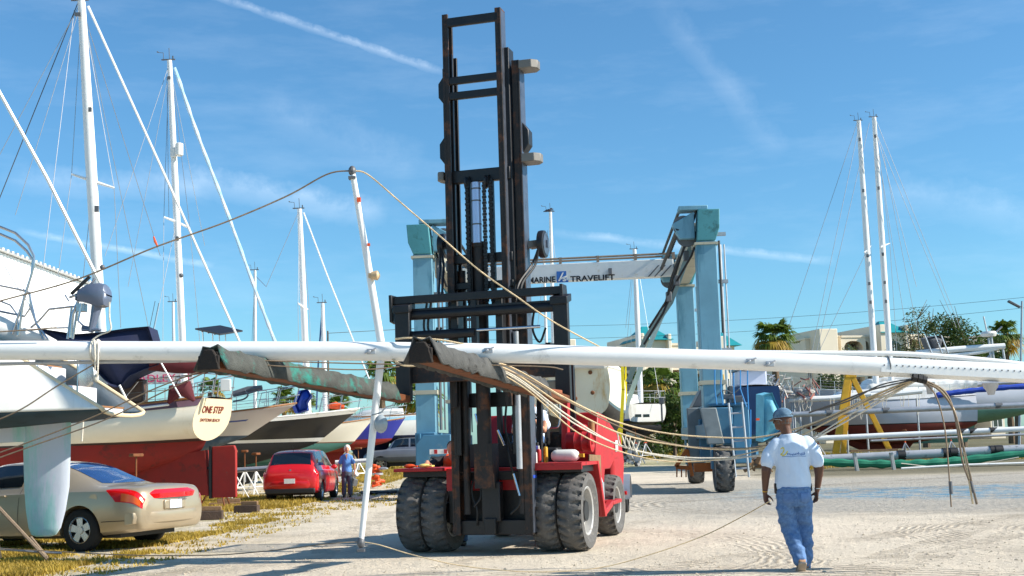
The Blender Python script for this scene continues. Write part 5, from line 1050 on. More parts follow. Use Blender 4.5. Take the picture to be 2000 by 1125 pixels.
# drive wheels (dual) and steer wheels
for x, s_ in ((-1.17, -1), (-.8, -1), (.79, 1), (1.16, 1)):
    h = obj('wheel', MB().cyl((x - .12, 0, .545), (x + .12, 0, .545), .14), mBlack, fk); lug_tyre('tyre', .545, .335, h, (x, 0, .545), 25, .042, chev=.3, crown=.035, rim_r=.6); rim(h, .335, .32, (x, 0, .545), s_ if abs(x) > 1 else -s_)
for x, s_ in ((-.88, -1), (.92, 1)):
    h = obj('wheel', MB().cyl((x - .12, 2.95, .48), (x + .12, 2.95, .48), .13), mBlack, fk); lug_tyre('tyre', .48, .33, h, (x, 2.95, .48), 23, .042, chev=.3, crown=.035, rim_r=.6); rim(h, .3, .3, (x, 2.95, .48), s_)
g = MB(); g.cyl((-.7, 0, .545), (.7, 0, .545), .17); g.ell((0, .05, .545), (.3, .32, .3)); g.b2((-.5, -.2, .4), (.5, .3, .75)); obj('drive_axle', g, mBlack, fk)
g = MB(); g.b2((-.62, .1, .5), (.62, 3.6, .95)); g.b2((-.45, -.25, .5), (.45, .5, 1.05)); obj('chassis', g, mBlack, fk, bevel=.02)
# fenders
g = MB(); g.prism([(-.62, -.52, 1.14), (-1.36, -.52, 1.14), (-1.36, .62, 1.14), (-.62, .62, 1.14)], (0, 0, .045)); obj('fender', g, mRed, fk, bevel=.01)
g = MB(); g.prism([(.5, -.5, 1.17), (1.36, -.5, 1.17), (1.36, .42, 1.17), (.5, .42, 1.17)], (0, 0, .045)); g.prism([(1.3, .4, 1.21), (1.36, .4, 1.21), (1.36, .78, .42), (1.3, .72, .42)], (0, 0, -.001)); fd = obj('fender', g, mRed, fk, bevel=.01)
g = MB(); g.prism([(1.37, .38, 1.215), (1.37, .46, 1.215), (1.37, .84, .42), (1.37, .74, .42)], (-.3, 0, 0)); g.b2((.54, -.505, 1.12), (1.36, -.47, 1.2)); obj('fender_end', g, mRed, fk, bevel=.008)
g = MB(); g.b2((.56, -.3, 1.08), (1.3, .4, 1.165)); g.b2((-1.3, -.3, 1.06), (-.6, .55, 1.135)); obj('fender_liner', g, mBlack, fk)
g = MB(); g.b2((-.62, -.38, .86), (.6, -.3, 1.165)); obj('front_panel', g, mRed, fk)
g = MB(); g.b2((-.6, -.34, .42), (.6, -.29, .857)); obj('lower_panel', g, mBlack, fk)
# cab floor, cowl, seat, column
g = MB(); g.b2((-.62, .35, .95), (.62, 2.0, 1.16)); g.b2((-.56, .4, 1.16), (.5, .55, 1.5)); obj('cab_floor', g, mBlack, fk, bevel=.01)
g = MB(); g.b2((-.3, 1.45, 1.16), (.5, 2.0, 1.42)); g.prism([(-.25, 1.4, 1.42), (.25, 1.4, 1.42), (.25, 1.9, 1.5), (-.25, 1.9, 1.5)], (0, 0, .1)); g.b2((-.25, 1.88, 1.45), (.25, 2.0, 2.0)); obj('seat', g, mHose, fk, bevel=.04)
g = MB(); c = V((.16, .95, 1.85)); Mx = Matrix.Rotation(R(-40), 3, 'X'); g.tube([c + Mx @ V((.2 * cos(2 * pi * k / 24), .2 * sin(2 * pi * k / 24), 0)) for k in range(25)], .016, 6); g.tube([c, c + V((0, -.35, -.45))], .03, 6); [g.tube([c, c + Mx @ V((.2 * cos(a_), .2 * sin(a_), 0))], .012, 5) for a_ in (0, 2.1, 4.2)]; obj('steering_wheel', g, mHose, fk)
g = MB(); [g.tube([(x, .62, 1.5), (x - .02, .6, 1.85)], .012, 5) for x in (.42, .35, .5)]; [g.ell((x - .02, .6, 1.87), (.025, .025, .03), 8, 5) for x in (.42, .35, .5)]; obj('control_lever', g, mGrey, fk)
# overhead guard
g = MB(); [g.bar((x, y0, 1.16), (x, y1, 2.88), .08, .08) for x, y0, y1 in ((-.6, .45, .65), (.5, .45, .65), (-.6, 2.1, 2.05))]; [g.bar((-.64, y, 2.9), (.66, y, 2.9), .07, .05) for y in (.65, .85, 1.05, 1.25, 1.45, 1.65, 1.85, 2.05)]; [g.bar((x, .6, 2.9), (x, 2.1, 2.9), .08, .08) for x in (-.62, .64)]; obj('overhead_guard', g, mBlack, fk, bevel=.008)
g = MB(); g.prism([(.48, 1.7, 1.2), (.59, 1.7, 1.2), (.6, 1.9, 2.95), (.51, 1.9, 2.95)], (0, .14, 0)); g.b2((.48, 1.75, 2.8), (.64, 2.1, 2.95)); obj('guard_post', g, mRed, fk, bevel=.015)
q = fl(1080, 765, 2.2); g = MB(); g.b2((q.x - .2, 2.15, q.z - .18), (q.x + .14, 2.7, q.z + .18)); obj('hydraulic_tank', g, mBeige, fk, bevel=.03)
g = MB(); g.b2((.36, 2.1, 1.2), (.62, 2.2, 2.9)); obj('rear_guard_panel', g, mBlack, fk)
g = MB(); [g.tube([fl(1012 + k * 0, 780, .5), fl(1012, 860, .5)], .018, 6) for k in (0,)]; g.tube(crv([(.62, .5, 1.9), (.66, .5, 2.15), (.8, .5, 2.2), (.8, .5, 1.75), (.66, .5, 1.7)], 5), .014, 6); obj('grab_handle', g, mSteel, fk)
# engine hood, counterweight
g = MB(); g.b2((-.6, 2.1, .95), (.44, 3.4, 1.66)); obj('engine_hood', g, mBlackR, fk, bevel=.04)
q0 = fl(1140, 800, 2.2); 
g = MB(); pr_ = [(2.15, .95), (2.15, 1.72), (2.5, 1.86), (3.35, 1.5), (4.05, 1.42), (4.1, .95), (3.85, .9), (3.75, .75), (3.45, 1.04), (2.45, 1.04)]
pr_ = [(2.1, 1.1), (2.05, 1.3), (2.3, 1.95), (2.75, 1.9), (3.6, 1.62), (3.62, 1.2), (3.35, 1.2), (3.0, 1.05), (2.62, 1.05), (2.4, .55), (2.28, .55), (2.3, 1.1)]
g.prism([(.45, y, z) for y, z in pr_], (.5, 0, 0)); g.prism([(-.95, y, z) for y, z in pr_], (.5, 0, 0)); cwt = obj('side_cover', g, mRed, fk, bevel=.02)
g = MB(); g.prism([(-.9, 3.3, .45), (.9, 3.3, .45), (.95, 3.3, 1.15), (.9, 3.3, 1.6), (-.9, 3.3, 1.6), (-.95, 3.3, 1.15)], (0, .8, 0)); obj('counterweight', g, mRed, fk, bevel=.06)
g = MB(); q = fl(1211, 880, 3.3); g.b2((.955, 3.38, 1.32), (.965, 3.56, 1.5)); g.b2((.6, 3.285, 1.28), (.8, 3.296, 1.46)); obj('white_plate', g, mWhite, fk)
g = MB(); g.prism([(.7, 2.04, .52), (1.2, 2.04, .52), (1.14, 2.9, .52), (.7, 2.9, .52)], (0, 0, .06)); g.prism([(1.3, .8, .42), (1.36, .8, .42), (1.2, 2.0, .5), (1.1, 2.0, .5)], (0, 0, .09)); g.prism([(.65, .8, .42), (1.3, .8, .42), (1.1, 2.0, .5), (.65, 2.0, .5)], (0, 0, .05)); obj('step_plate', g, mRed, fk, bevel=.01)
g = MB(); g.b2((.6, 1.15, .5), (.98, 1.95, 1.15)); obj('side_tank', g, mBlackR, fk, bevel=.02)
q = fl(1180, 880, 1.0); g = MB(); g.prism([(1.0, 1.25, .62), (1.04, 1.9, .62), (1.04, 1.9, 1.28), (1.0, 1.35, 1.3)], (.02, 0, 0)); obj('side_board', g, mWood, fk, bevel=.005)
g = MB(); g.cyl((1.12, 1.6, .52), (1.12, 1.6, .88), .045); g.tube([(1.12, 1.6, .88), (1.12, 1.6, .95)], [.03, .01], 8); gasb = obj('grease_bottle', g, mAlu, fk)
g = MB(); rg = random.Random(5); [g.tube([V((1.05 + rg.uniform(-.1, .1), 1.15 + rg.uniform(-.25, .35), .53 + rg.uniform(0, .1))) for _ in range(3)], .016, 5) for k in range(26)]; obj('chain_heap', g, mAlu, fk)
g = MB(); c = V((1.0, 1.25, .74)); [g.ell(c + V((rg.uniform(-.05, .1), rg.uniform(-.1, .2), rg.uniform(-.04, .06))), (.05, .07, .03), 8, 5) for k in range(6)]; obj('orange_strap', g, mOrange, fk)
# air cleaner drum and cap
c0 = fl(1106, 864, .95); c1 = fl(1160, 864, .95)
g = MB(); g.lathe([(.03, -.19), (.13, -.19), (.142, -.175), (.142, -.07), (.149, -.06), (.142, -.05), (.142, .04), (.149, .05), (.142, .06), (.142, .14), (.155, .15), (.155, .185), (.12, .195), (.105, .17), (.055, .17), (.04, .2), (.01, .2)], (c0 + c1) / 2 + V((0, 0, .01)), 'X', 28); dr = obj('air_cleaner', g, mRed, fk, smooth=45)
g = MB(); c = (c0 + c1) / 2 + V((-.03, .1, .22)); g.lathe([(.02, -.06), (.08, -.06), (.12, -.04), (.125, .0), (.11, .03), (.07, .045), (.01, .05)], c, 'Z', 24); g.cyl(c - V((0, 0, .2)), c, .04); obj('intake_cap', g, mRed, fk)
g = MB(); g.cyl(c + V((.16, .1, -.1)), c + V((.16, .1, .08)), .05); obj('filler_neck', g, MATS['varnished_teak'], fk)
# things lying on the right fender
def P3(px, py, y): return FM @ fl(px, py, y)
tk_c = FM @ V((1.0, .0, 1.215)); t_ = thing('gas_bottle', 'short white bottle lying on the right hand red fender', 'gas bottle', tk_c, FR); g = MB(); g.lathe([(.01, -.2), (.05, -.19), (.08, -.15), (.085, -.1), (.085, .1), (.08, .15), (.05, .19), (.01, .2)], (0, 0, .088), 'X', 24); obj('body', g, mWhite, t_, smooth=60); g = MB(); g.cyl((.19, 0, .088), (.25, 0, .088), .02); g.b2((.22, -.03, .06), (.27, .03, .11)); obj('valve', g, mYellowSteel, t_)
for i, (x, y, h, rr_, m1, m2, lb) in enumerate(((.62, .0, .17, .035, mRed, mWhite, 'red and white spray can standing on the forklift fender'), (.71, .04, .2, .03, mYellowSteel, mInk, 'yellow topped dark can next to the spray can on the fender'), (.54, .08, .22, .06, mat('violet_blue_plastic', (42, 40, 120), .4), mBlack, 'dark blue jug at the inner end of the fender'), (.6, -.12, .13, .03, mWhite, mGrey, 'small white tube lying before the spray can on the fender'))):
    t_ = thing('spray_can' if i < 2 else 'fluid_jug', lb, 'can' if i < 2 else 'jug', FM @ V((x, y, 1.215)), FR, 'cans and jugs on the forklift fender'); g = MB(); g.lathe([(.01, 0), (rr_, 0), (rr_, h), (rr_ * .8, h + .015), (.01, h + .02)], (0, 0, 0), 'Z', 16); obj('body', g, m1, t_); g = MB(); g.lathe([(.01, h + .015), (rr_ * .4, h + .015), (rr_ * .35, h + .06), (.01, h + .065)], (0, 0, 0), 'Z', 12); obj('cap', g, m2, t_)
# small orange / yellow tools on left fender
t_ = thing('work_gloves', 'pair of orange and yellow work gloves on the left forklift fender', 'gloves', FM @ V((-1.1, -.3, 1.187)), FR)
for x, m_k in ((-.1, mOrange), (.12, mat('pale_yellow_cloth', (240, 214, 120), .7))):
    g = MB(); g.ell((x, 0, .03), (.09, .05, .03), 10, 6); [g.tube([(x + .05, -.04 + .022 * k, .03), (x + .14, -.05 + .03 * k, .025)], .012, 6) for k in range(4)]; obj('glove', g, m_k, t_)
# ---------------- mast
def rail_(name, x, y0, y1, z0, z1, w, m=mBlack, lip=.05, par=fk):
    """C channel: web outside, flanges inward"""
    s_ = 1 if x > 0 else -1; g = MB(); t_w = .03
    g.b2((x, y0, z0), (x - s_ * t_w, y1, z1)); g.b2((x - s_ * t_w, y0, z0), (x - s_ * w, y0 + .04, z1)); g.b2((x - s_ * t_w, y1 - .04, z0), (x - s_ * w, y1, z1)); return obj(name, g, m, par, bevel=.005)
OX = .13
rl = []
for s_ in (-1, 1): rl.append(rail_('outer_mast_rail', OX + s_ * .57, -.66, -.42, .27, 6.82, .11, mBlackR))
for s_ in (-1, 1): rail_('middle_mast_rail', OX - .03 + s_ * .47, -.72, -.48, 1.35, 7.0 if s_ > 0 else 7.0, .1, mBlack)
for s_ in (-1, 1): rail_('inner_mast_rail', OX - .06 + s_ * .435, -.84, -.62, 2.0, 7.55, .085, mBlackR)
g = MB(); g.b2((OX + .5705, -.655, .3), (OX + .576, -.425, 6.8)); g.b2((OX + .3755, -.83, 2.2), (OX + .379, -.63, 7.52)); obj('worn_rail_face', g, mMastSide, fk)
def cross(z, h, x=.4, y=-.84, d=.06, ox=-.06, name='crossmember', m=mBlack): return B_(name, (OX + ox - x, y, z), (OX + ox + x, y + d, z + h), m)
cross(7.36, .13); cross(6.52, .11, y=-.83); cross(6.3, .11, y=-.83); 
for z, h in ((5.12, .18), (3.98, .13), (3.62, .1)): cross(z, h, .45, -.75, .1, -.03)
cross(.27, .2, .57, -.6, .1, 0); cross(1.0, .12, .56, -.5, .1, 0, m=mBlackR); cross(2.0, .2, .56, -.5, .1, 0)
# side lugs: half hexagon pads on the left, wings on the right
for z, s_, x in ((6.3, -1, .57), (5.42, -1, .57), (5.5, 1, .57)):
    g = MB(); X0 = OX + s_ * x; g.prism([(X0, -.6, z), (X0 + s_ * .09, -.6, z + .12), (X0 + s_ * .09, -.6, z + .32), (X0, -.6, z + .44)], (0, .2, 0)); obj('mast_bracket', g, mBlack, fk, bevel=.01)
for z, s_ in ((6.68, 1), (5.35, 1), (5.2, -1)):
    g = MB(); X0 = OX + s_ * .572; w = .26 if s_ > 0 else .12; g.prism([(X0, -.7, z), (X0 + s_ * w * .7, -.7, z), (X0 + s_ * w, -.62, z), (X0 + s_ * w, -.5, z), (X0 + s_ * w * .7, -.4, z), (X0, -.4, z)], (0, 0, .12)); obj('hose_wing', g, mat('grey_wing_plate', (118, 114, 108), .5, .2, .1, 4) if z > 6 else MATS['grey_wing_plate'], fk, bevel=.01)
# chain frame + cylinder + chains
g = MB(); g.b2((OX - .22, -.8, 3.3), (OX - .15, -.72, 5.14)); g.b2((OX + .12, -.8, 3.3), (OX + .18, -.72, 5.14)); obj('chain_frame', g, mBlack, fk, bevel=.006)
g = MB(); g.cyl((OX - .07, -.78, 4.25), (OX - .07, -.78, 5.1), .065, n=20); rod = obj('lift_rod', g, mat('bright_steel_rod', (170, 190, 222), .3, .35, .04, 5), fk, smooth=60)
g = MB(); [g.cyl((OX - .07, -.78, z), (OX - .07, -.78, z + .02), .068, n=20) for z in (4.5, 4.83, 5.0)]; obj('rod_ring', g, mGrey, rod)
g = MB(); g.cyl((OX - .07, -.7, 1.2), (OX - .07, -.7, 4.25), .1, n=20); g.cyl((OX - .07, -.7, 4.2), (OX - .07, -.7, 4.27), .115, n=20); g.b2((OX - .2, -.78, .9), (OX + .06, -.5, 1.5)); obj('lift_cylinder', g, mBlackR, fk)
def chain(x, y, z0, z1, name='lift_chain'):
    g = MB(); z = z0; k = 0
    while z < z1: g.b2((x - (.03 if k % 2 else .022), y - .014, z), (x + (.03 if k % 2 else .022), y + .014, z + .034)); z += .04; k += 1
    return obj(name, g, mHose, fk)
chain(OX - .19, -.82, 3.3, 5.1); chain(OX + .06, -.82, 3.3, 5.1); chain(OX + .15, -.82, 3.3, 5.1)
g = MB(); [g.lathe([(.02, -.03), (.1, -.03), (.075, 0), (.1, .03), (.02, .03)], (x, -.76, 5.1), 'X', 18) for x in (OX - .19, OX + .1)]; obj('chain_pulley', g, mBlack, fk)
g = MB(); [g.cyl((x, -.62, .55), (x, -.62, 3.9), .05, n=12) for x in (OX - .36, OX + .42)]; obj('side_lift_cylinder', g, mBlackR, fk)
g = MB(); g.cyl((OX + .43, -.74, 1.15), (OX + .43, -.74, 3.0), .042, n=14); obj('pipe', g, mAlu, fk)
# lower mast clutter
g = MB(); g.b2((OX - .14, -.68, .45), (OX + .12, -.52, .98)); g.b2((OX - .1, -.72, .28), (OX + .06, -.6, .5)); obj('cylinder_foot', g, mBlack, fk, bevel=.01)
g = MB()
for pts in ([(-.25, -.6, 1.1), (-.3, -.62, .85), (-.22, -.64, .6), (-.24, -.62, .4)], [(-.2, -.62, 1.1), (-.16, -.64, .8), (-.26, -.66, .65)], [(.2, -.6, 1.6), (.26, -.66, 1.3), (.32, -.62, 1.0)], [(.24, -.62, 2.1), (.22, -.66, 1.7), (.3, -.66, 1.4)], [(.36, -.62, 1.0), (.4, -.66, .7), (.25, -.62, .55)]): g.tube(crv([V(p) + V((OX, 0, 0)) for p in pts], 6), .016, 6)
obj('hydraulic_hose', g, mHose, fk)
g = MB()
for a_, b_ in (((928, 808), (942, 862)), ((972, 840), (985, 870)), ((1003, 925), (1015, 968))): g.tube([fl(*a_, -.75), fl(*b_, -.75)], .016, 6)
obj('bright_hose_fitting', g, mChrome, fk); g = MB(); g.b2((OX + .575, -.62, 1.02), (OX + .582, -.46, 1.06)); obj('blue_tape', g, mBlueCanvas, fk)
# hose reels on the mast side
for px, py, rr_ in ((1060, 477, .19), (866, 480, .17)):
    q = fl(px, py, -.35); s_ = 1 if q.x > 0 else -1
    g = MB(); g.lathe([(.03, -.05), (rr_ * .7, -.05), (rr_, -.04), (rr_ * 1.03, 0), (rr_, .04), (rr_ * .85, .05), (rr_ * .3, .03), (.03, .045)], q, 'X', 32); rl_ = obj('hose_reel', g, mBlack, fk, smooth=40)
    g = MB(); g.lathe([(.02, .05), (rr_ * .8, .048), (rr_ * .82, .055), (.02, .06)], q, 'X', 28); g.b2((q.x + .05, q.y - .03, q.z - .05), (q.x + .08, q.y + .03, q.z + .05)); obj('reel_face', g, mMastSide, rl_)
    g = MB(); X0 = OX + s_ * .572; g.prism([(X0, -.5, q.z - .06), (q.x - s_ * .05, -.42, q.z - .04), (q.x - s_ * .05, -.28, q.z - .04), (X0, -.2 - .1, q.z - .06)], (0, 0, .1)); obj('reel_arm', g, MATS['grey_wing_plate'], rl_, bevel=.008)
    g = MB(); zc_ = fl(px, 585, -.9).z
    for k in (0, .05): g.tube(crv([q + V((-s_ * rr_ * .0, -rr_ * .9, 0 - k)), q + V((-.06 * s_ - k, -rr_, -.3)), V((q.x - .16 * s_ - k, -.85, zc_ + .25)), V((q.x - .18 * s_ - k, -.95, zc_))], 6), .017, 6)
    obj('reel_hose', g, mHose, rl_)
# ---------------- carriage
CY = -1.05
def cz(py, px): return fl(px, py, CY).z
xl = fl(768, 600, CY).x; xr = fl(1100, 575, CY).x; z1 = cz(577, 935); z2 = cz(612, 935)
g = MB(); g.b2((xl, CY - .06, z1 - .06), (xr, CY + .04, z1 + .05)); obj('top_carriage_bar', g, mBlack, fk, bevel=.01)
g = MB(); g.cyl((xl + .05, CY - .02, z1 - .22), (xr - .05, CY - .02, z1 - .22), .065); g.b2((xl + .1, CY - .04, z1 - .17), (xr - .1, CY, z1 - .13)); obj('second_carriage_bar', g, mBlack, fk)
for za, half, m_k in ((z1 - .5, 0, 0), (z1 - .83, 1, 0)):
    g = MB(); xm = (xl + xr) / 2 - .02; lo, hi = ((xl + .1, xm) if not half else (xm, xr - .3)); g.cyl((lo, CY - .02, za), (hi, CY - .02, za), .065); obj('fork_positioner', g, mBlack, fk)
    g = MB(); lo2, hi2 = ((xm, xr - .32) if not half else (xl + .3, xm)); g.cyl((lo2, CY - .02, za + .03), (hi2, CY - .02, za + .03), .022); obj('positioner_rod', g, mChrome, fk)
z3 = cz(718, 935); g = MB(); g.b2((xl + .05, CY - .05, z3 - .17), (xr - .02, CY + .1, z3 + .17)); obj('lower_carriage_bar', g, mBlackR, fk, bevel=.012)
g = MB(); [g.b2((x - .04, CY - .05, z3), (x + .04, CY + .08, z1)) for x in (OX - .05,)]; [g.b2((x - .05, CY + .05, z3 - .1), (x + .05, CY + .3, z1)) for x in (OX - .36, OX + .28)]; obj('carriage_upright', g, mBlack, fk, bevel=.01)
for x, s_ in ((xl, -1), (xr, 1)):
    g = MB(); g.prism([(x - .02, CY - .12, z1 + .07), (x - .02, CY + .1, z1 + .07), (x - .02, CY + .14, z1 - .1), (x - .02, CY + .05, z1 - .32), (x - .02, CY - .1, z1 - .3)], (.045, 0, 0)); 
    if s_ > 0: g.b2((x - .06, CY, z3), (x - .0, CY + .08, z1 - .3))
    obj('end_plate', g, mBlack, fk, bevel=.008)
# load backrest hoses
g = MB(); [g.tube(crv([fl(px, 590, -1.0), fl(px - 6, 640, -1.02), fl(px + 8, 668, -1.0), fl(px + 20, 640, -1.0)], 6), .016, 6) for px in (834, 842, 1046)]; g.tube(crv([fl(798, 648, -1.08), fl(830, 652, -1.08), fl(850, 660, -1.05)], 6), .016, 6); g.tube(crv([fl(895, 658, -1.08), fl(915, 645, -1.08), fl(930, 640, -1.05)], 6), .018, 6); obj('carriage_hose', g, mHose, fk)
# forks: hanger shank + long tilted blade in carpet padding
mForkRust = mat('rusty_orange_fork_steel', (112, 62, 28), .75, .2, .25, 4, dirt=(46, 32, 26), dirt_amt=.5, dscale=4, bump=.2, bscale=25)
mPad = mat('worn_grey_carpet_padding', (80, 80, 78), .95, 0, .3, 7, dirt=(34, 32, 30), dirt_amt=.5, dscale=6, bump=.7, bscale=70)
mPadT = mat('teal_stained_carpet_padding', (74, 76, 72), .95, 0, .35, 7, dirt=(44, 128, 116), dirt_amt=.52, dscale=2.4, bump=.7, bscale=70)
forks = []
for i, (xr_, xt_, pad, root, tip) in enumerate(((None, None, mPadT, (790, 776), (408, 705)), (None, None, mPad, (1100, 776), (822, 691)))):
    a_ = fl(*root, -1.2); b_ = fl(*tip, -5.75)
    hx = a_.x
    g = MB(); zt_ = cz(600 if i == 0 else 582, root[0]); g.b2((hx - (.12 if i == 0 else .1), CY - .16, a_.z - .06), (hx + (.09 if i == 0 else .1), CY - .06, zt_)); g.prism([(hx - .13, CY - .2, zt_), (hx + .11, CY - .2, zt_), (hx + .11, CY + .04, zt_ + .06), (hx - .13, CY + .04, zt_ + .06)], (0, 0, -.1)); sh_ = obj('fork_shank', g, mBlack, fk, bevel=.01)
    rings = []; dr_ = (b_ - a_); n = 26
    for k in range(n + 1):
        u = k / n; p = a_ + dr_ * u; w = .09; rings.append([p + V((-w, 0, -.075)), p + V((w, 0, -.075)), p + V((w, 0, .0 if u > .95 else .02)), p + V((-w, 0, .0 if u > .95 else .02))])
    g = MB(); g.loft(rings, True); bl = obj('fork_blade', g, mForkRust, fk, bevel=.008)
    g = MB(); rings = []; n = 40; rgp = random.Random(i)
    for k in range(n + 1):
        u = (.1 if i == 0 else .22) + (.995 - (.1 if i == 0 else .22)) * k / n; p = a_ + dr_ * u; j = lambda s: noise.noise(V((u * 40, s * 3.1, i * 7))) * .032
        big = 1.0 + .3 * max(0, (u - .93) / .07) ** 1.5
        rings.append([p + V((-.155 * big + j(1), 0, -.085 + j(2))), p + V((-.125 + j(3), 0, .05)), p + V((-.085, 0, .125 * big + j(4))), p + V((.0, 0, .13 * big + j(5) - (.02 if u > .96 else 0))), p + V((.085, 0, .125 * big + j(6))), p + V((.125 + j(7), 0, .05)), p + V((.155 * big + j(8), 0, -.085 + j(9) * 1.2))])
    inner = [[q.lerp(a_ + dr_ * ((.1 if i == 0 else .22) + (.995 - (.1 if i == 0 else .22)) * k / n) + V((0, 0, -.02)), .1) for q in r_] for k, r_ in enumerate(rings)]
    vs = rings; g.loft(vs, False, closed=False); obj('fork_padding', g, pad, fk, solid=.018, smooth=40)
    g = MB(); e = a_ + dr_ * .99; g.b2((e.x - .09, e.y - .03, e.z + .0), (e.x + .09, e.y + .01, e.z + .1)); g.b2((e.x - .122, e.y - .065, e.z - .08), (e.x + .122, e.y - .04, e.z + .06)); g.prism([(e.x - .13, e.y - .075, e.z - .09), (e.x + .13, e.y - .075, e.z - .09), (e.x + .09, e.y - .075, e.z + .06), (e.x + .05, e.y - .075, e.z + .12), (e.x - .05, e.y - .075, e.z + .12), (e.x - .09, e.y - .075, e.z + .06)], (0, .04, 0)); obj('fork_tip_plug', g, mat('blackened_carpet', (44, 38, 34), .95, 0, .3, 8, dirt=(92, 58, 32), dirt_amt=.3, dscale=9, bump=.5, bscale=60) if i == 0 else MATS['blackened_carpet'], fk, bevel=.03)
    forks.append((a_, b_))
g = MB(); q = forks[1][0]; g.b2((q.x - .2, q.y - .7, q.z + .02), (q.x + .02, q.y - .1, q.z + .09)); obj('rusty_fork_pad', g, mat('orange_rust_plate', (150, 84, 54), .8, .1, .25, 5, dirt=(96, 90, 86), dirt_amt=.5, dscale=5), fk, bevel=.01)

# ================================================================ LIFTED MAST with rigging
DM = 14.0
mp = thing('sailboat_mast', 'long white painted mast lying across the forklift forks with spreaders and dangling rigging', 'mast', (P(950, 690, DM).x, DM, P(950, 690, DM).z - .12))
ax = crv([P(x, y, DM) for x, y in ((-120, 684), (0, 684), (200, 685), (400, 685.5), (700, 686), (1000, 690.5), (1240, 697.5), (1400, 702.5), (1560, 708.5), (1700, 715), (1850, 722), (2000, 729), (2130, 737))], 8)
PXM = 2500 / DM
def rad(p): return (19.3 / PXM)
g = MB(); g.tube(ax, [.106 + .004 * (1 if p.x < 0 else 0) for p in ax], 28, ry=[.106 for p in ax]); mt_ = obj('mast_tube', g, mSpar, mp, world=True, smooth=60)
# luff track with rivets on right part
g = MB(); tr = [P(x, y, DM) + V((0, -.098, -.012)) for x, y in ((1716, 719), (1850, 726), (1990, 733), (2130, 740))]; 
for a_, b_ in zip(tr, tr[1:]): g.bar(a_, b_, .016, .07, up=(0, 0, 1))
g2 = MB()
for k in range(26): p = P(1722 + k * 12, 714 + k * .54, DM) + V((0, -.106, 0)); g2.ell(p, (.009, .006, .009), 6, 4)
tk = obj('sail_track', g, mSpar, mp, world=True); obj('rivet', g2, mGrey, tk, world=True); g = MB(); q = P(1734, 715, DM); g.tube([q + V((0, -.108 * cos(a_), .108 * sin(a_))) for a_ in [k * pi / 8 - pi / 2 for k in range(9)]], .008, 5); obj('mast_joint', g, mGrey, mt_, world=True)
# tangs, cleats, winch bases
for px, py in ((727, 688), (955, 686), (1463, 707), (1500, 712)):
    g = MB(); q = P(px, py, DM) + V((0, -.1, 0)); g.box(q, (.09, .03, .06)); g.tube([q + V((-.07, -.02, -.02)), q + V((.06, -.03, .035))], .009, 6); g.cyl(q + V((-.02, -.01, 0)), q + V((-.02, -.035, 0)), .018, n=8); obj('tang_fitting', g, mAlu, mp, world=True, bevel=.004)
for px in (1815, 1935):
    g = MB(); q = P(px, 752 if px < 1900 else 757, DM); g.lathe([(.03, -.1), (.035, -.03), (.06, .0), (.06, .03)] if px < 1900 else [(.035, -.08), (.05, -.03), (.075, .0), (.09, .05)], q, 'Z', 18); obj('winch_base', g, mAlu, mp, world=True, smooth=50)
# slim furling foil riding above the mast
foil = crv([P(x, y, DM - .02) + V((0, 0, .0)) for x, y in ((1180, 684), (1300, 687.5), (1450, 689), (1600, 690), (1750, 691), (1850, 697), (1950, 706), (2000, 712), (2120, 724))], 8)
g = MB(); g.tube(foil, .03, 10); obj('furling_foil', g, mSpar, mp, world=True)
g = MB(); q = P(1957, 708, DM); g.cyl(q - V((.03, 0, 0)), q + V((.03, 0, -.01)), .034); obj('foil_joint', g, mHose, mp, world=True)
lowt = crv([P(x, y, DM + .02) for x, y in ((-120, 713), (0, 711), (150, 708), (300, 706), (420, 703), (620, 702))], 6); g = MB(); g.tube(lowt, .019, 8); obj('lower_foil', g, mAlu, mp, world=True)
# spreaders
for pts, r_ in (([(744, 668), (716, 500), (688, 334)], (.036, .032, .026)), ([(744, 700), (724, 880), (705, 1060)], (.036, .032, .024))):
    g = MB(); g.tube([P(x, y, DM + .0) for x, y in pts], list(r_), 12, ry=[q * 1.2 for q in r_]); sp = obj('spreader', g, mSpar, mp, world=True, smooth=60)
    g = MB(); q = P(*pts[2], DM); g.ell(q, (.045, .045, .06), 10, 6); g.box(q + V((0, 0, -.08)), (.08, .09, .03)); obj('spreader_tip', g, mGrey, sp, world=True)
g = MB(); q = P(733, 538, DM - .06); Mq = Matrix.Rotation(R(70), 3, 'Y'); g.lathe([(.02, -.05), (.045, -.04), (.055, .02), (.05, .03), (.02, .05)], q, 'X', 16); g.box(q - V((.05, 0, 0)), (.05, .04, .05)); obj('spreader_lamp', g, mat('weathered_lamp_housing', (200, 170, 130), .5), mp, world=True)
g = MB(); q = P(701, 390, DM - .05); g.box(q, (.04, .04, .05)); q = P(720, 478, DM - .05); g.box(q, (.03, .04, .03)); obj('small_fitting', g, mOrange, mp, world=True)
g = MB(); q = P(744, 828, DM - .08); g.ell(q, (.075, .075, .1), 14, 8); g.tube([q + V((-.1, .05, .1)), q + V((0, 0, .12)), q + V((.06, 0, .18)), q + V((.14, 0, .2))], .008, 5); obj('clear_radar_dome', g, mat('dull_clear_plastic', (150, 160, 166), .2, 0, .1, 6), mp, world=True, smooth=60)
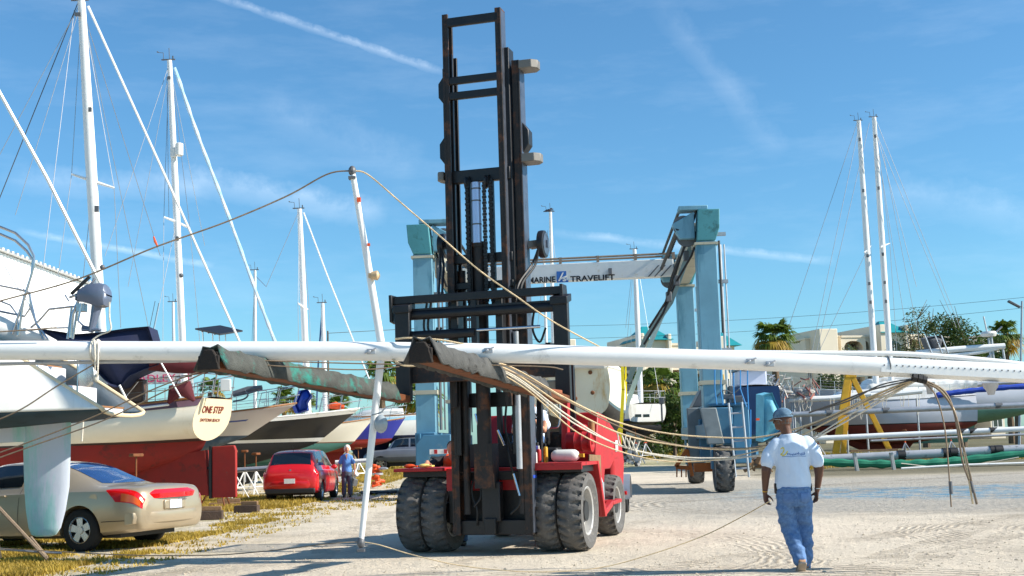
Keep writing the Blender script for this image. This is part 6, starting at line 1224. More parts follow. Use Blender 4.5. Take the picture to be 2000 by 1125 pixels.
# wires and halyards
def line(name, pts, r, m, n=10, parent=mp):
    g = MB(); g.tube(crv([P(*p) for p in pts], n), r, 6); return obj(name, g, m, parent, world=True, smooth=60)
D = DM
line('shroud_wire', [(690, 333, D), (640, 340, D), (560, 383, D), (440, 434, D - .1), (300, 484, D - .2), (150, 546, D - .2), (0, 588, D - .2), (-80, 612, D - .2)], .009, mRopeG)
line('shroud_wire', [(690, 333, D), (720, 342, D), (790, 402, D - .1), (860, 462, D - .2), (935, 527, D - .3), (1010, 580, D - .3), (1080, 628, D - .2), (1180, 682, D)], .0095, mRope)
line('ground_wire', [(705, 1058, D), (740, 1064, D), (800, 1082, D), (880, 1101, D - .02), (960, 1112, D - .05), (1060, 1117, D - .05), (1170, 1109, D), (1270, 1083, D), (1370, 1048, D), (1440, 1014, D - .2), (1505, 978, 13.4)], .0062, mRope)
line('ground_wire', [(705, 1058, D), (640, 1062, D), (560, 1072, 14.6), (420, 1084, 15), (250, 1084, 15.4), (90, 1076, 16), (-60, 1068, 16.4)], .007, mRopeG)
for pts, m_k, r_ in (([(925, 700), (1000, 718), (1100, 775), (1200, 822), (1300, 846), (1420, 855), (1500, 851), (1600, 822), (1700, 775), (1790, 738)], mRope, .0095), ([(930, 703), (1000, 726), (1100, 792), (1210, 846), (1310, 868), (1420, 878), (1520, 868), (1620, 822), (1720, 768), (1795, 738)], mRope, .0095),
                       ([(928, 700), (1010, 738), (1110, 812), (1210, 870), (1320, 892), (1440, 893), (1540, 880), (1640, 830), (1730, 778), (1795, 740)], mRopeW, .0095), ([(930, 702), (1015, 745), (1120, 826), (1230, 876), (1340, 897), (1440, 895), (1560, 868), (1660, 810), (1740, 768), (1797, 740)], mRopeW, .0085),
                       ([(940, 708), (1030, 762), (1130, 846), (1240, 890), (1340, 902), (1450, 888), (1560, 852), (1660, 800), (1790, 742)], mRope, .0075), ([(935, 704), (1030, 740), (1140, 800), (1240, 846), (1330, 870), (1430, 876), (1500, 868), (1580, 832), (1680, 790), (1788, 741)], mRopeG, .008)):
    line('halyard', [(x, y, D - .12 + 1.25 * max(0, sin(pi * min(1, (x - 925) / 870))) ** .8) for x, y in pts], r_, m_k)
rg = random.Random(8)
for k in range(4): line('halyard', [(1206 + k * 9, 846 + k * 5, D + .8), (1210 + k * 11, 866 + k * (3 + k), D + .78), (1219 + k * 8, 872 + k * 2, D + .8), (1222 + k * 9, 850 + k * 4, D + .8)], .009, mRopeW, 6)
for pts, m_k, r_ in (([(1786, 740), (1825, 752), (1858, 790), (1874, 840), (1886, 900), (1900, 984)], mRope, .011), ([(1790, 742), (1832, 760), (1862, 800), (1878, 860), (1890, 910), (1908, 985)], mRopeG, .013), ([(1795, 738), (1842, 762), (1862, 800), (1872, 850), (1880, 900), (1897, 950)], mRopeG, .012), ([(1800, 742), (1826, 770), (1842, 820), (1850, 880), (1858, 990)], mRopeG, .008), ([(1786, 741), (1700, 762), (1640, 785), (1580, 806)], mWireD, .01), ([(1786, 739), (1720, 752), (1660, 782), (1600, 800)], mWireD, .009)):
    line('hanging_line', [(x, y, D - .1) for x, y in pts], r_, m_k)
g = MB(); [g.cyl(P(x, y, D - .1), P(x + 8, y + 2, D - .1), .045, n=10) for x, y in ((1782, 737), (1792, 739), (1801, 741))]; obj('rope_clamp', g, mHose, mp, world=True)
g = MB(); g.tube([P(1856, 940, D - .1), P(1858, 965, D - .1)], .02, 6); g.tube([P(1896, 940, D - .1), P(1902, 962, D - .1)], .018, 6); obj('turnbuckle', g, mGrey, mp, world=True)
for pts in ([(-60, 905), (60, 862), (180, 815), (300, 760), (400, 722)], [(-60, 915), (60, 872), (200, 822), (320, 765), (420, 718)], [(-40, 835), (40, 800), (110, 755), (186, 710)], [(-40, 652), (0, 648), (60, 644), (110, 640)], [(430, 700), (560, 706), (700, 710), (800, 712)], [(420, 706), (560, 716), (700, 722), (780, 716)], [(800, 708), (900, 712), (1060, 716), (1100, 722)]): line('lashed_wire', [(x, y, D - .12) for x, y in pts], .008, mRopeG)
# white lashing round the mast near the stern scoop
g = MB()
for k, dx in enumerate((0, 9)):
    c = P(183 + dx, 685, D); g.tube([c + V((0, -.118 * cos(a_), .118 * sin(a_))) for a_ in [2 * pi * q / 16 for q in range(17)]], .011, 6)
g.tube(crv([P(184, 665, D - .1), P(186, 700, D - .13), P(185, 722, D - .1)], 5), .01, 6); g.tube(crv([P(192, 668, D - .1), P(191, 720, D - .14), P(189, 742, D - .1)], 5), .01, 6); g.tube(crv([P(180, 664, D - .08), P(195, 654, D - .08), P(216, 644, D - .1), P(214, 620, D - .1), P(214, 590, D - .1)], 6), .009, 6); g.ell(P(188, 738, D - .1), (.03, .03, .05), 8, 5)
obj('white_lashing', g, mRopeW, mp, world=True)
g = MB(); g.tube(crv([P(772, 662, D - .05), P(800, 660, D - .12), P(860, 664, D - .1), (P(905, 672, D - .05))], 6), .012, 6); g.tube(crv([P(765, 700, D - .05), P(790, 714, D - .12), P(840, 712, D - .1)], 6), .012, 6); obj('tan_lashing', g, mRope, mp, world=True)
# ================================================================ CARS
from mathutils.bvhtree import BVHTree
mGold = mat('champagne_metallic_paint', (182, 166, 140), .34, .5, .02, 4, coat=.6)
mCarRed = mat('bright_red_car_paint', (206, 22, 26), .3, 0, .04, 4, coat=.7)
mSilver = mat('dark_silver_car_paint', (140, 146, 158), .35, .4, .05, 3, coat=.5)
mLampR = mat('red_lamp_lens', (206, 16, 20), .12, 0, .05, 8, coat=.8)
mLampO = mat('amber_lamp_lens', (214, 90, 20), .15, 0, .05, 8, coat=.8)
mTrim = mat('black_plastic_trim', (28, 28, 30), .55, 0, .1, 5)
def car(name, label, loc, rz, st, m, wheels, wr, glass, ringf=None, group=None, trim=None, rimm=mSteel, nsp=5):
    """body lofted through stations (x, z_low, z_belt, half width, z_top, half width top); wheel arches are cut"""
    t_ = thing(name, label, 'car', loc, rz, group)
    xs_ = [s[0] for s in st]
    def at(x):
        for i in range(len(st) - 1):
            if x <= st[i + 1][0] or i == len(st) - 2:
                t = (x - st[i][0]) / (st[i + 1][0] - st[i][0]); t = max(0, min(1, t)); a, b = st[i], st[i + 1]; p = st[max(i - 1, 0)]; n = st[min(i + 2, len(st) - 1)]; out = []
                for k in range(6):
                    ma = (b[k] - p[k]) / max(1e-6, (b[0] - p[0])) * (b[0] - a[0]); mb_ = (n[k] - a[k]) / max(1e-6, (n[0] - a[0])) * (b[0] - a[0])
                    h = (2 * t ** 3 - 3 * t * t + 1) * a[k] + (t ** 3 - 2 * t * t + t) * ma + (-2 * t ** 3 + 3 * t * t) * b[k] + (t ** 3 - t * t) * mb_
                    out.append(h)
                out[0] = x; return out
    def ring(x):
        _, zl, zb, hw, zt, ht = at(x); zm = (zl + zb) / 2
        return [(0, zl), (hw * .86, zl), (hw * .95, zl + .05), (hw * .985, zl + (zb - zl) * .28), (hw * 1.0, zl + (zb - zl) * .52), (hw * .992, zl + (zb - zl) * .74), (hw * .965, zb - .02), (hw * .915, zb + .012),
                (hw * .915 + (ht - hw * .915) * .5 + .012, zb + (zt - zb) * .52), (ht + .01, zt - .045 * min(1, (zt - zb) / .2)), (ht * .86, zt - .008), (ht * .5, zt + .008), (0, zt + .014)]
    def S(x, v):                        # v: ring index (float)
        r = ring(x); i = min(int(v), len(r) - 2); f = v - i; return (r[i][0] + (r[i + 1][0] - r[i][0]) * f, r[i][1] + (r[i + 1][1] - r[i][1]) * f)
    n = 64; L0, L1 = xs_[0], xs_[-1]; g = MB(); rings = []
    X_ = sorted(set([L0 + (L1 - L0) * .5 * (1 - cos(pi * k / n)) for k in range(n + 1)]))
    for x in X_:
        r = ring(x); rings.append([V((x, y, z)) for y, z in r] + [V((x, -y, z)) for y, z in reversed(r[1:-1])])
    g.loft(rings, True); me = bpy.data.meshes.new('tmp'); me.from_pydata([tuple(p) for p in g.v], [], g.f); bm = bmesh.new(); bm.from_mesh(me); bmesh.ops.recalc_face_normals(bm, faces=bm.faces); bm.to_mesh(me); bm.free()
    tb = bpy.data.objects.new('tmp', me); C.objects.link(tb); cut = MB(); hwm = max(s[3] for s in st)
    for wx in wheels:
        for s_ in (1, -1): cut.cyl((wx, s_ * (hwm - .34), wr), (wx, s_ * (hwm + .2), wr), wr + .055, n=36)
    mc = bpy.data.meshes.new('tc'); mc.from_pydata([tuple(p) for p in cut.v], [], cut.f); bm = bmesh.new(); bm.from_mesh(mc); bmesh.ops.recalc_face_normals(bm, faces=bm.faces); bm.to_mesh(mc); bm.free(); oc_ = bpy.data.objects.new('tc', mc); C.objects.link(oc_)
    md = tb.modifiers.new('b', 'BOOLEAN'); md.operation = 'DIFFERENCE'; md.solver = 'EXACT'; md.object = oc_
    me2 = bpy.data.meshes.new_from_object(tb.evaluated_get(bpy.context.evaluated_depsgraph_get())); bpy.data.objects.remove(tb); bpy.data.objects.remove(oc_)
    me2.materials.clear(); me2.materials.append(m); me2.shade_smooth(); me2.set_sharp_from_angle(angle=R(38)); me2.name = 'body'
    bd = bpy.data.objects.new('body', me2); C.objects.link(bd); bd.parent = t_
    def patch(nm, x0, x1, v0, v1, mm, par=bd, off=.006, sides=(1, -1), shape=None, nu=16, nv=6, cross_=False):
        for s_ in ((1,) if cross_ else sides):
            q = MB()
            def fn(u, w):
                vv = v0 + (v1 - v0) * w; a0, a1 = (x0, x1) if shape is None else shape(w); x = a0 + (a1 - a0) * u
                if cross_: vv = abs(2 * w - 1) ; sg = 1 if w >= .5 else -1; y, z = S(x, 12 - (12 - v0) * vv); y *= sg
                else: y, z = S(x, vv); y = y * s_
                nn = V((0, y, (z - .7) * 1.2)).normalized(); return V((x, y, z)) + nn * off
            q.grid(fn, nu, 12 if cross_ else nv); obj(nm, q, mm, par, smooth=60)
    for gl in glass: patch(*gl[0], **gl[1])
    for k, wx in enumerate(wheels):
        for s_ in (1, -1):
            w_ = obj('wheel', MB().cyl((wx, s_ * (hwm - .2), wr), (wx, s_ * (hwm - .06), wr), .08), mGrey, t_); q = MB(); yc = s_ * (hwm - .13)
            q.lathe([(wr * .62, -.1), (wr * .9, -.105), (wr * .985, -.08), (wr, -.05), (wr, .05), (wr * .985, .08), (wr * .9, .105), (wr * .62, .1)], (wx, yc, wr), 'Y', 40, cap=False); obj('tyre', q, mTyre, w_, smooth=50)
            q = MB(); pr = [(wr * .63, -.08), (wr * .66, .095), (wr * .6, .1), (wr * .56, .07)]; q.lathe([(r_, h * s_) for r_, h in pr], (wx, yc, wr), 'Y', 32, cap=False)
            for j in range(nsp):
                a = 2 * pi * j / nsp + .2; d_ = V((cos(a), 0, sin(a))); pp_ = V((-sin(a), 0, cos(a))); c = V((wx, yc + s_ * .075, wr)); q.prism([c + pp_ * .045, c + d_ * wr * .6 + pp_ * .06, c + d_ * wr * .6 - pp_ * .06, c - pp_ * .045], (0, -s_ * .025, 0))
            q.cyl((wx, yc + s_ * .04, wr), (wx, yc + s_ * .09, wr), wr * .17, n=16); obj('rim', q, rimm, w_)
            q = MB(); q.cyl((wx, yc - s_ * .02, wr), (wx, yc + s_ * .02, wr), wr * .6, n=20); obj('brake_disc', q, mTrim, w_)
    g = MB(); g.b2((L0 + .5, -hwm + .25, .2), (L1 - .5, hwm - .25, .5)); obj('underbody', g, mTrim, t_)
    return t_, bd, S, patch
sg_ = [(0, .40, .70, .74, .80, .62), (.04, .33, .80, .82, .92, .68), (.14, .30, .89, .88, .99, .72), (.45, .27, .945, .925, 1.015, .72), (.85, .24, .955, .945, 1.03, .66), (1.2, .21, .955, .95, 1.15, .6), (1.65, .2, .95, .955, 1.32, .575), (2.1, .2, .94, .955, 1.405, .57), (2.6, .2, .925, .955, 1.42, .575), (3.1, .2, .905, .955, 1.385, .58), (3.55, .2, .89, .95, 1.2, .62), (4.0, .2, .86, .945, .97, .7), (4.5, .22, .79, .92, .86, .7), (4.95, .28, .66, .82, .70, .58), (5.15, .36, .52, .62, .56, .45)]
hdg = R(180 - 21)
wr_ = .335
rw = G(163, 1077); fdir = V((cos(hdg), sin(hdg), 0)); ldir = V((-sin(hdg), cos(hdg), 0))
loc = rw - fdir * 1.12 - ldir * .82
gc, gb, gS, gp_ = car('parked_car', 'champagne gold sedan with wraparound red tail lamps parked at the left behind the pale rudder', (loc.x, loc.y, 0), hdg, sg_, mGold, (1.12, 3.99), wr_, [
    (('rear_window', .92, 1.9, 10.0, 12, mGlassB), dict(cross_=True, shape=lambda w: (.88 + .1 * abs(2 * w - 1) ** 2, 1.92), nu=12)), (('windscreen', 3.3, 4.0, 10.2, 12, mGlass), dict(cross_=True)),
    (('side_window', 1.5, 2.3, 7.35, 9.0, mGlass), dict(shape=lambda w: (1.36 + .42 * w ** 1.3 + .12 * (1 - w) ** 3, 2.28))), (('side_window', 2.36, 3.4, 7.35, 9.0, mGlass), dict(shape=lambda w: (2.36, 3.72 - .55 * w)))], nsp=5)
gp_('tail_lamp', .03, .7, 5.0, 7.6, mLampR, off=.01, shape=lambda w: (.02, .40 + .26 * sin(pi * min(1, w * .9 + .1)) * (.4 + w)))
gp_('lamp_lens', .03, .3, 5.1, 5.9, mLampO, off=.013, shape=lambda w: (.04, .34))
g = MB(); prf = []
for k in range(21):
    y = -.84 + 1.68 * k / 20; x = .0 + .2 * (abs(y) / .84) ** 3.5; prf.append((x, y))
g.loft([[V((x - .035, y, .80)), V((x - .035, y, .885)), V((x + .04, y, .945)), V((x + .09, y, .80))] for x, y in prf], True); obj('rear_light_bar', g, mLampR, gb, bevel=.008)
g = MB(); g.loft([[V((x - .05, y, .42)), V((x - .075, y, .52)), V((x - .06, y, .60)), V((x + .1, y, .60)), V((x + .1, y, .40))] for x, y in [(.02 + .16 * (abs(-.9 + 1.8 * k / 24) / .9) ** 3.2, -.9 + 1.8 * k / 24) for k in range(25)]], True); obj('rear_bumper', g, mGold, gb, smooth=50, bevel=.01)
g = MB(); g.b2((-.03, -.28, .62), (.02, .28, .77)); rp = obj('plate_recess', g, mGold, gb, bevel=.02); g = MB(); g.b2((-.04, -.155, .63), (-.0305, .155, .765)); obj('number_plate', g, mat('white_blue_plate', (206, 218, 236), .4, 0, .06, 20), rp)
gp_('door_seam', 1.0, 1.012, 3.2, 7.2, mTrim, off=.004, shape=lambda w: (1.32 + .33 * w - .0, 1.328 + .33 * w), nu=1); gp_('door_seam', 1, 2, 2.4, 7.2, mTrim, off=.004, shape=lambda w: (2.32, 2.328), nu=1)
gp_('door_seam', 1, 2, 3.05, 3.12, mTrim, off=.004, shape=lambda w: (.1, .7), nu=8); 
g = MB(); c = gS(.84, 5.4); g.lathe([(.07, -.002), (.085, 0), (.085, .006), (.07, .006)], (.86, c[0] - .004, c[1] - .02), 'Y', 24); obj('fuel_door', g, mGold, gb, bevel=.002)
for x in (1.75, 2.6): g = MB(); c = gS(x, 5.9); g.b2((x, c[0] - .005, c[1] - .015), (x + .18, c[0] + .03, c[1] + .015)); obj('door_handle', g, mGold, gb, bevel=.01)
g = MB(); c = gS(3.45, 7.0); g.ell((3.42, c[0] + .1, c[1] + .07), (.07, .1, .065), 12, 8); obj('wing_mirror', g, mGold, gb)
text('lettering', 'INTREPID', .055, mSteel, gb, V((-.037, -.05, .75)), (0, -1, 0), (0, 0, 1), .004)
# red hatchback
sr = [(0, .42, .72, .70, .80, .6), (.03, .34, .80, .78, .93, .66), (.1, .30, .88, .82, 1.05, .66), (.2, .28, .92, .835, 1.2, .63), (.34, .26, .935, .84, 1.38, .6), (.5, .24, .94, .845, 1.47, .585), (1.0, .22, .93, .85, 1.52, .59), (1.7, .2, .915, .85, 1.535, .6), (2.3, .2, .9, .85, 1.5, .6), (2.8, .2, .89, .85, 1.33, .62), (3.25, .2, .87, .845, 1.04, .68), (3.75, .22, .8, .82, .88, .64), (4.15, .28, .64, .72, .68, .5), (4.3, .36, .5, .55, .53, .4)]
q = base(566, 38.2); hr = R(88.5)
rc, rb, rS, rp_ = car('parked_car', 'bright red hatchback parked beside the woman, rear towards the yard', (q.x, 38.2, 0), hr, sr, mCarRed, (.78, 3.38), .3, [
    (('rear_window', .13, .4, 9.6, 12, mGlass), dict(cross_=True, off=.012, shape=lambda w: (.135, .40))), (('windscreen', 2.6, 3.2, 10.2, 12, mGlass), dict(cross_=True)),
    (('side_window', .6, 1.55, 7.4, 9.0, mGlass), dict(shape=lambda w: (.42 + .1 * w, 1.5))), (('side_window', 1.56, 2.6, 7.4, 9.0, mGlass), dict(shape=lambda w: (1.56, 2.95 - .5 * w)))], nsp=6)
rp_('tail_lamp', .03, .25, 5.2, 7.6, mLampR, off=.012, shape=lambda w: (.03, .14 + .2 * w))
g = MB(); g.loft([[V((x - .07, y, .40)), V((x - .1, y, .5)), V((x - .08, y, .62)), V((x + .1, y, .64)), V((x + .1, y, .38))] for x, y in [(.04 + .2 * (abs(-.83 + 1.66 * k / 24) / .83) ** 4, -.83 + 1.66 * k / 24) for k in range(25)]], True); obj('rear_bumper', g, mCarRed, rb, smooth=50, bevel=.01)
g = MB(); g.b2((-.05, -.74, .26), (.1, .74, .41)); obj('lower_valance', g, mTrim, rb, bevel=.03)
g = MB(); g.b2((-.075, -.16, .56), (-.055, .16, .70)); obj('number_plate', g, mat('white_plate', (224, 222, 216), .4, 0, .08, 20), rb); g = MB(); g.lathe([(.02, -.01), (.045, -.008), (.045, 0), (.02, .004)], (.035, 0, .93), 'X', 20); obj('badge', g, mSteel, rb)
g = MB(); c = rS(2.62, 7.0); g.ell((2.6, -(c[0] + .1), c[1] + .08), (.08, .1, .07), 12, 8); obj('wing_mirror', g, mCarRed, rb); g = MB(); g.tube([(.55, 0, 1.5), (.45, 0, 1.68)], .008, 5); g.b2((.33, -.5, 1.375), (.42, .5, 1.40)); obj('roof_antenna', g, mTrim, rb)
g = MB(); g.tube([(.15, -.2, 1.06), (.11, .3, 1.06)], .008, 4); obj('rear_wiper', g, mTrim, rb); rp_('door_seam', 1, 2, 2.4, 7.2, mTrim, off=.004, shape=lambda w: (1.5, 1.51), nu=1)
# silver off-roader
sv = [(0, .55, 1.0, .82, 1.05, .74), (.04, .5, 1.08, .86, 1.4, .72), (.12, .48, 1.12, .88, 1.66, .70), (.3, .45, 1.12, .89, 1.73, .70), (1.5, .42, 1.12, .9, 1.76, .70), (2.5, .42, 1.12, .9, 1.75, .70), (2.9, .42, 1.11, .9, 1.62, .70), (3.25, .42, 1.1, .9, 1.2, .74), (3.4, .44, 1.08, .89, 1.14, .76), (4.2, .46, 1.02, .86, 1.08, .72), (4.45, .5, .9, .8, .98, .66), (4.6, .55, .8, .72, .86, .6)]
q = base(872, 73); hs = R(180 - 3)
sc_, sb, sS, sp_ = car('parked_car', 'silver four door off-roader with dark windows below the blue hulled yacht', (q.x, 73, gz(73)), hs, sv, mSilver, (.95, 3.62), .37, [
    (('side_window', .3, 1.1, 7.4, 9.0, mGlass), dict(shape=lambda w: (.25, 1.05))), (('side_window', 1.1, 1.95, 7.4, 9.0, mGlass), dict(shape=lambda w: (1.15, 1.92))), (('side_window', 2.0, 3.0, 7.4, 9.0, mGlass), dict(shape=lambda w: (2.02, 3.05 - .25 * w))), (('windscreen', 2.9, 3.3, 10.2, 12, mGlass), dict(cross_=True)), (('rear_window', .05, .12, 10.2, 12, mGlass), dict(cross_=True))])
sp_('cladding', .2, 4.4, 1.8, 3.6, mGrey, off=.015, nu=30); g = MB(); [g.tube([(.4, s_ * .6, 1.8), (2.7, s_ * .6, 1.8)], .025, 6) for s_ in (1, -1)]; [g.box((x, s_ * .6, 1.77), (.06, .04, .06)) for x in (.5, 1.5, 2.6) for s_ in (1, -1)]; obj('roof_rail', g, mTrim, sb)
# trailer behind the forklift
q = base(1219, 27.5); tl = thing('boat_trailer', 'small trailer with grey mudguard and red lamp just behind the forklift', 'trailer', (q.x, 27.5, 0), R(-8))
w_ = obj('wheel', MB().cyl((-.12, 0, .33), (.0, 0, .33), .1), mGrey, tl); g = MB(); g.lathe([(.2, -.12), (.31, -.12), (.34, -.09), (.34, .09), (.31, .12), (.2, .12)], (-.06, 0, .33), 'X', 30, cap=False); obj('tyre', g, mTyre, w_); rim(w_, .19, .2, (-.06, 0, .33), 1)
g = MB(); rings = []
for k in range(13): a = R(-10) + R(200) * k / 12; rings.append([V((x, .42 * cos(a), .36 + .42 * sin(a) + dz)) for x, dz in ((-.2, 0), (-.2, .02), (.12, .02), (.12, 0))])
g.loft(rings, True); obj('mudguard', g, mAlu, tl); g = MB(); g.box((-.04, -.46, .42), (.2, .04, .08)); obj('tail_lamp', g, mLampR, tl, bevel=.01); g = MB(); g.bar((-.5, -.3, .42), (-.5, 3, .42), .08, .08); g.bar((-1.2, .2, .42), (0, .2, .42), .07, .07); obj('trailer_frame', g, mAlu, tl)

# ================================================================ YARD CLUTTER
GSND = 'jack stands propping the yachts'
def stand(loc, h, rz, label, m=mAlu, hm=mOrange):
    t_ = thing('jack_stand', label, 'jack stand', loc, rz, GSND); hb_ = h * .55
    for k in range(3): a = 2 * pi * k / 3 + .3; g = MB(); g.tube([(0.03 * cos(a), .03 * sin(a), hb_), (h * .33 * cos(a), h * .33 * sin(a), .02)], .024, 6); obj('leg', g, m, t_)
    g = MB(); g.tube([(h * .2 * cos(2 * pi * k / 3 + .3), h * .2 * sin(2 * pi * k / 3 + .3), hb_ * .42) for k in range(4)], .014, 6); g.cyl((0, 0, hb_ * .6), (0, 0, hb_ + .05), .04, n=10); obj('brace', g, m, t_)
    g = MB(); g.cyl((0, 0, hb_), (0, 0, h - .08), .022, n=8); obj('screw', g, mRust, t_); g = MB(); g.tube([(-.12, 0, hb_ + .07), (.12, 0, hb_ + .07)], .014, 6); g.ell((0, 0, hb_ + .07), (.05, .05, .04), 8, 5); obj('screw_handle', g, hm, t_)
    g = MB(); g.box((0, 0, h - .04), (.3, .2, .08)); obj('pad', g, mRust, t_, bevel=.02); return t_
for px, d_, h, lb, m_k in ((266, 31.5, 1.55, 'jack stand with orange handle under the red bottom behind the gold car', mBlack), (426, 35.2, 1.6, 'jack stand with wooden pad just right of the red rudder', mRust), (455, 42.6, 1.6, 'white jack stand second from the red rudder', mSpar), (478, 43.5, 1.6, 'white jack stand with an orange screw near the red hatchback', mSpar),
                          (500, 44.5, 1.5, 'white jack stand nearest the red hatchback', mSpar), (700, 58, 1.5, 'jack stand under the small white sloop right of the woman', mAlu), (1243, 69, 1.9, 'tall jack stand under the small white sailboat', mAlu), (1262, 70, 1.9, 'leaning jack stand at the bow of the small white sailboat', mAlu), (1600, 62.5, 1.6, 'jack stand under the pale grey yacht behind the walking man', mAlu), (1770, 62.5, 1.5, 'jack stand under the pale grey yacht right of the trestle', mAlu), (1860, 63, 1.5, 'jack stand in front of the grey keel at the right', mAlu)):
    stand(base(px, d_), h, .7 * px, lb, m_k)
st_ = thing('jack_stand', 'rusty chained jack stand whose legs show below the pale rudder', 'jack stand', base(20, 18.3), 0, GSND)
for pts in (((-60, 930), (92, 1092)), ((-30, 900), (0, 1090)), ((60, 1050), (92, 1090))): g = MB(); g.tube([P(*pts[0], 18.4), P(*pts[1], 18.2 if pts[1][0] > 50 else 18.6)], .026, 6); obj('leg', g, mRopeG, st_, world=True)
g = MB(); g.tube([P(-60, 1068, 18.3), P(78, 1078, 18.3), P(120, 1080, 18.3)], .02, 6); obj('brace', g, mAlu, st_, world=True)
def block(px, d_, dims, lb, m=mWood, rz=0):
    t_ = thing('timber_block', lb, 'timber block', base(px, d_), rz, 'timber blocks lying on the grass'); g = MB(); g.box((0, 0, dims[2] / 2), dims); obj('timber', g, m, t_, bevel=.015); g = MB(); g.box((dims[0] * .1, dims[1] * .15, dims[2] + .05), (dims[0] * .7, dims[1] * .5, .1)); obj('board', g, mWood, t_, bevel=.01)
mDW = mat('dark_old_timber', (74, 58, 48), .85, 0, .3, 7, bump=.5, bscale=30)
block(404, 29.5, (.72, .3, .2), 'dark timber block with a plank on the grass next to the gold car bumper', mDW, .1); block(482, 32.6, (.6, .25, .18), 'brown timber block on the grass in front of the red hatchback', mDW, -.1); block(440, 36, (.9, .3, .14), 'grey plank pile under the cream yacht bow', mWood, .2); block(548, 47, (.8, .3, .3), 'timber block by the far end of the jack stands', mDW)
g = MB(); g.tube([P(418, 921, 41.5), P(560, 912, 41.5)], .08, 8); tag(obj('grey_pole', g, mAlu), 'long grey pole lying across the white jack stands', 'pole'); g = MB(); g.tube([P(655, 903, 44), P(722, 899, 44)], .07, 8); tag(obj('white_pole', g, mSpar), 'short white pole lying behind the woman', 'pole')
# orange float heap
q = base(736, 50); t_ = thing('life_jacket_heap', 'heap of bright orange life jackets left of the silver off-roader', 'life jackets', q); g = MB(); rg = random.Random(4)
for k in range(14): g.box((rg.uniform(-.12, .12), rg.uniform(-.08, .08), .12 + .8 * k / 14), (rg.uniform(.25, .42), .2, .12), M=Matrix.Rotation(rg.uniform(-.4, .4), 3, 'Y') @ Matrix.Rotation(rg.uniform(0, 3), 3, 'Z'))
obj('jacket', g, mOrange, t_, bevel=.04); g = MB(); g.lathe([(.2, .5), (.24, .51), (.24, .58), (.2, .59)], (0, 0, 0), 'Z', 16); g.ell((.25, -.1, .75), (.2, .1, .06), 8, 5); obj('band', g, mAlu, t_)
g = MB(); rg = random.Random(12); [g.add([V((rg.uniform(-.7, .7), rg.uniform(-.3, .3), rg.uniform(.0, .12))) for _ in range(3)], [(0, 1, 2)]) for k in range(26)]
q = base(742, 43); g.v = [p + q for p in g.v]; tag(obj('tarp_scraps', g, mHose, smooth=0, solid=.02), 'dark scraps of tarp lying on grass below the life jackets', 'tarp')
# bits of machinery under the boats
rg = random.Random(15)
for i, (px, d_, lb) in enumerate(((672, 52, 'pile of pale engine parts beside the woman'), (630, 50, 'pile of dark engine parts between the red hatchback and the woman'), (1480, 52, 'pile of timber and scrap behind the hoist ladder'), (1228, 66, 'pile of coiled hoses under the hanging hull'))):
    t_ = thing('scrap_pile', lb, 'scrap pile', base(px, d_), 0, 'scrap piles in the yard'); g, w_ = MB(), MB()
    for k in range(16): (g if k % 2 else w_).box((rg.uniform(-.5, .5), rg.uniform(-.3, .3), rg.uniform(.1, .7)), (rg.uniform(.1, .5), .2, rg.uniform(.06, .3)), M=Matrix.Rotation(rg.uniform(-.6, .6), 3, 'Y') @ Matrix.Rotation(rg.uniform(0, 3), 3, 'Z'))
    for k in range(8): w_.tube([(rg.uniform(-.6, .6), rg.uniform(-.3, .3), rg.uniform(0, .3)), (rg.uniform(-.6, .6), rg.uniform(-.3, .3), rg.uniform(.3, 1.0))], .03, 6)
    obj('part', g, mGrey, t_, bevel=.02); obj('frame', w_, mAlu if i != 2 else mWood, t_, bevel=.01)

# ================================================================ PEOPLE
def limb(mb, pts, rs, n=12, ry=None): mb.tube([V(p) for p in pts], rs, n, ry=ry); [mb.ell(p, (r, r, r), 10, 6) for p, r in zip(pts, rs)]
def rings_(mb, rs, n=20):
    mb.loft([[V((x + rx * cos(2 * pi * k / n) * (1 - .08 * abs(sin(2 * (2 * pi * k / n)))), y + ry * sin(2 * pi * k / n), z)) for k in range(n)] for (z, x, y, rx, ry) in rs], True)
def hand(mb, w, d, side, palm, curl=.35, L=.19, thumb=1):
    """palm + five unequal bent fingers; w wrist, d direction, side = direction of the thumb, palm = palm normal"""
    w = V(w); d = V(d).normalized(); s = V(side).normalized(); p = V(palm).normalized()
    mb.tube([w, w + d * .04, w + d * .085, w + d * .095], [.026, .036, .038, .034], 10, ry=[.02, .018, .015, .012], updir=p)
    for k, (o, l) in enumerate(((.028, .9), (.01, 1.0), (-.009, .94), (-.027, .74))):
        a = w + d * .088 + s * o; l *= .078; b = a + (d * cos(curl * .6) + p * sin(curl * .6)) * l * .45; c = b + (d * cos(curl * 1.8) + p * sin(curl * 1.8)) * l * .32; e = c + (d * cos(curl * 3) + p * sin(curl * 3)) * l * .26
        mb.tube([a, b, c, e], [.0095, .009, .008, .0065], 8); mb.ell(e, (.0066,) * 3, 6, 4)
    a = w + d * .03 + s * .03; b = a + (d * .55 + s * .75 + p * .25).normalized() * .045; c = b + (d * .85 + s * .3 + p * .4).normalized() * .032; e = c + (d * .95 + p * .45).normalized() * .024
    mb.tube([a, b, c, e], [.014, .0115, .0095, .0075], 8)
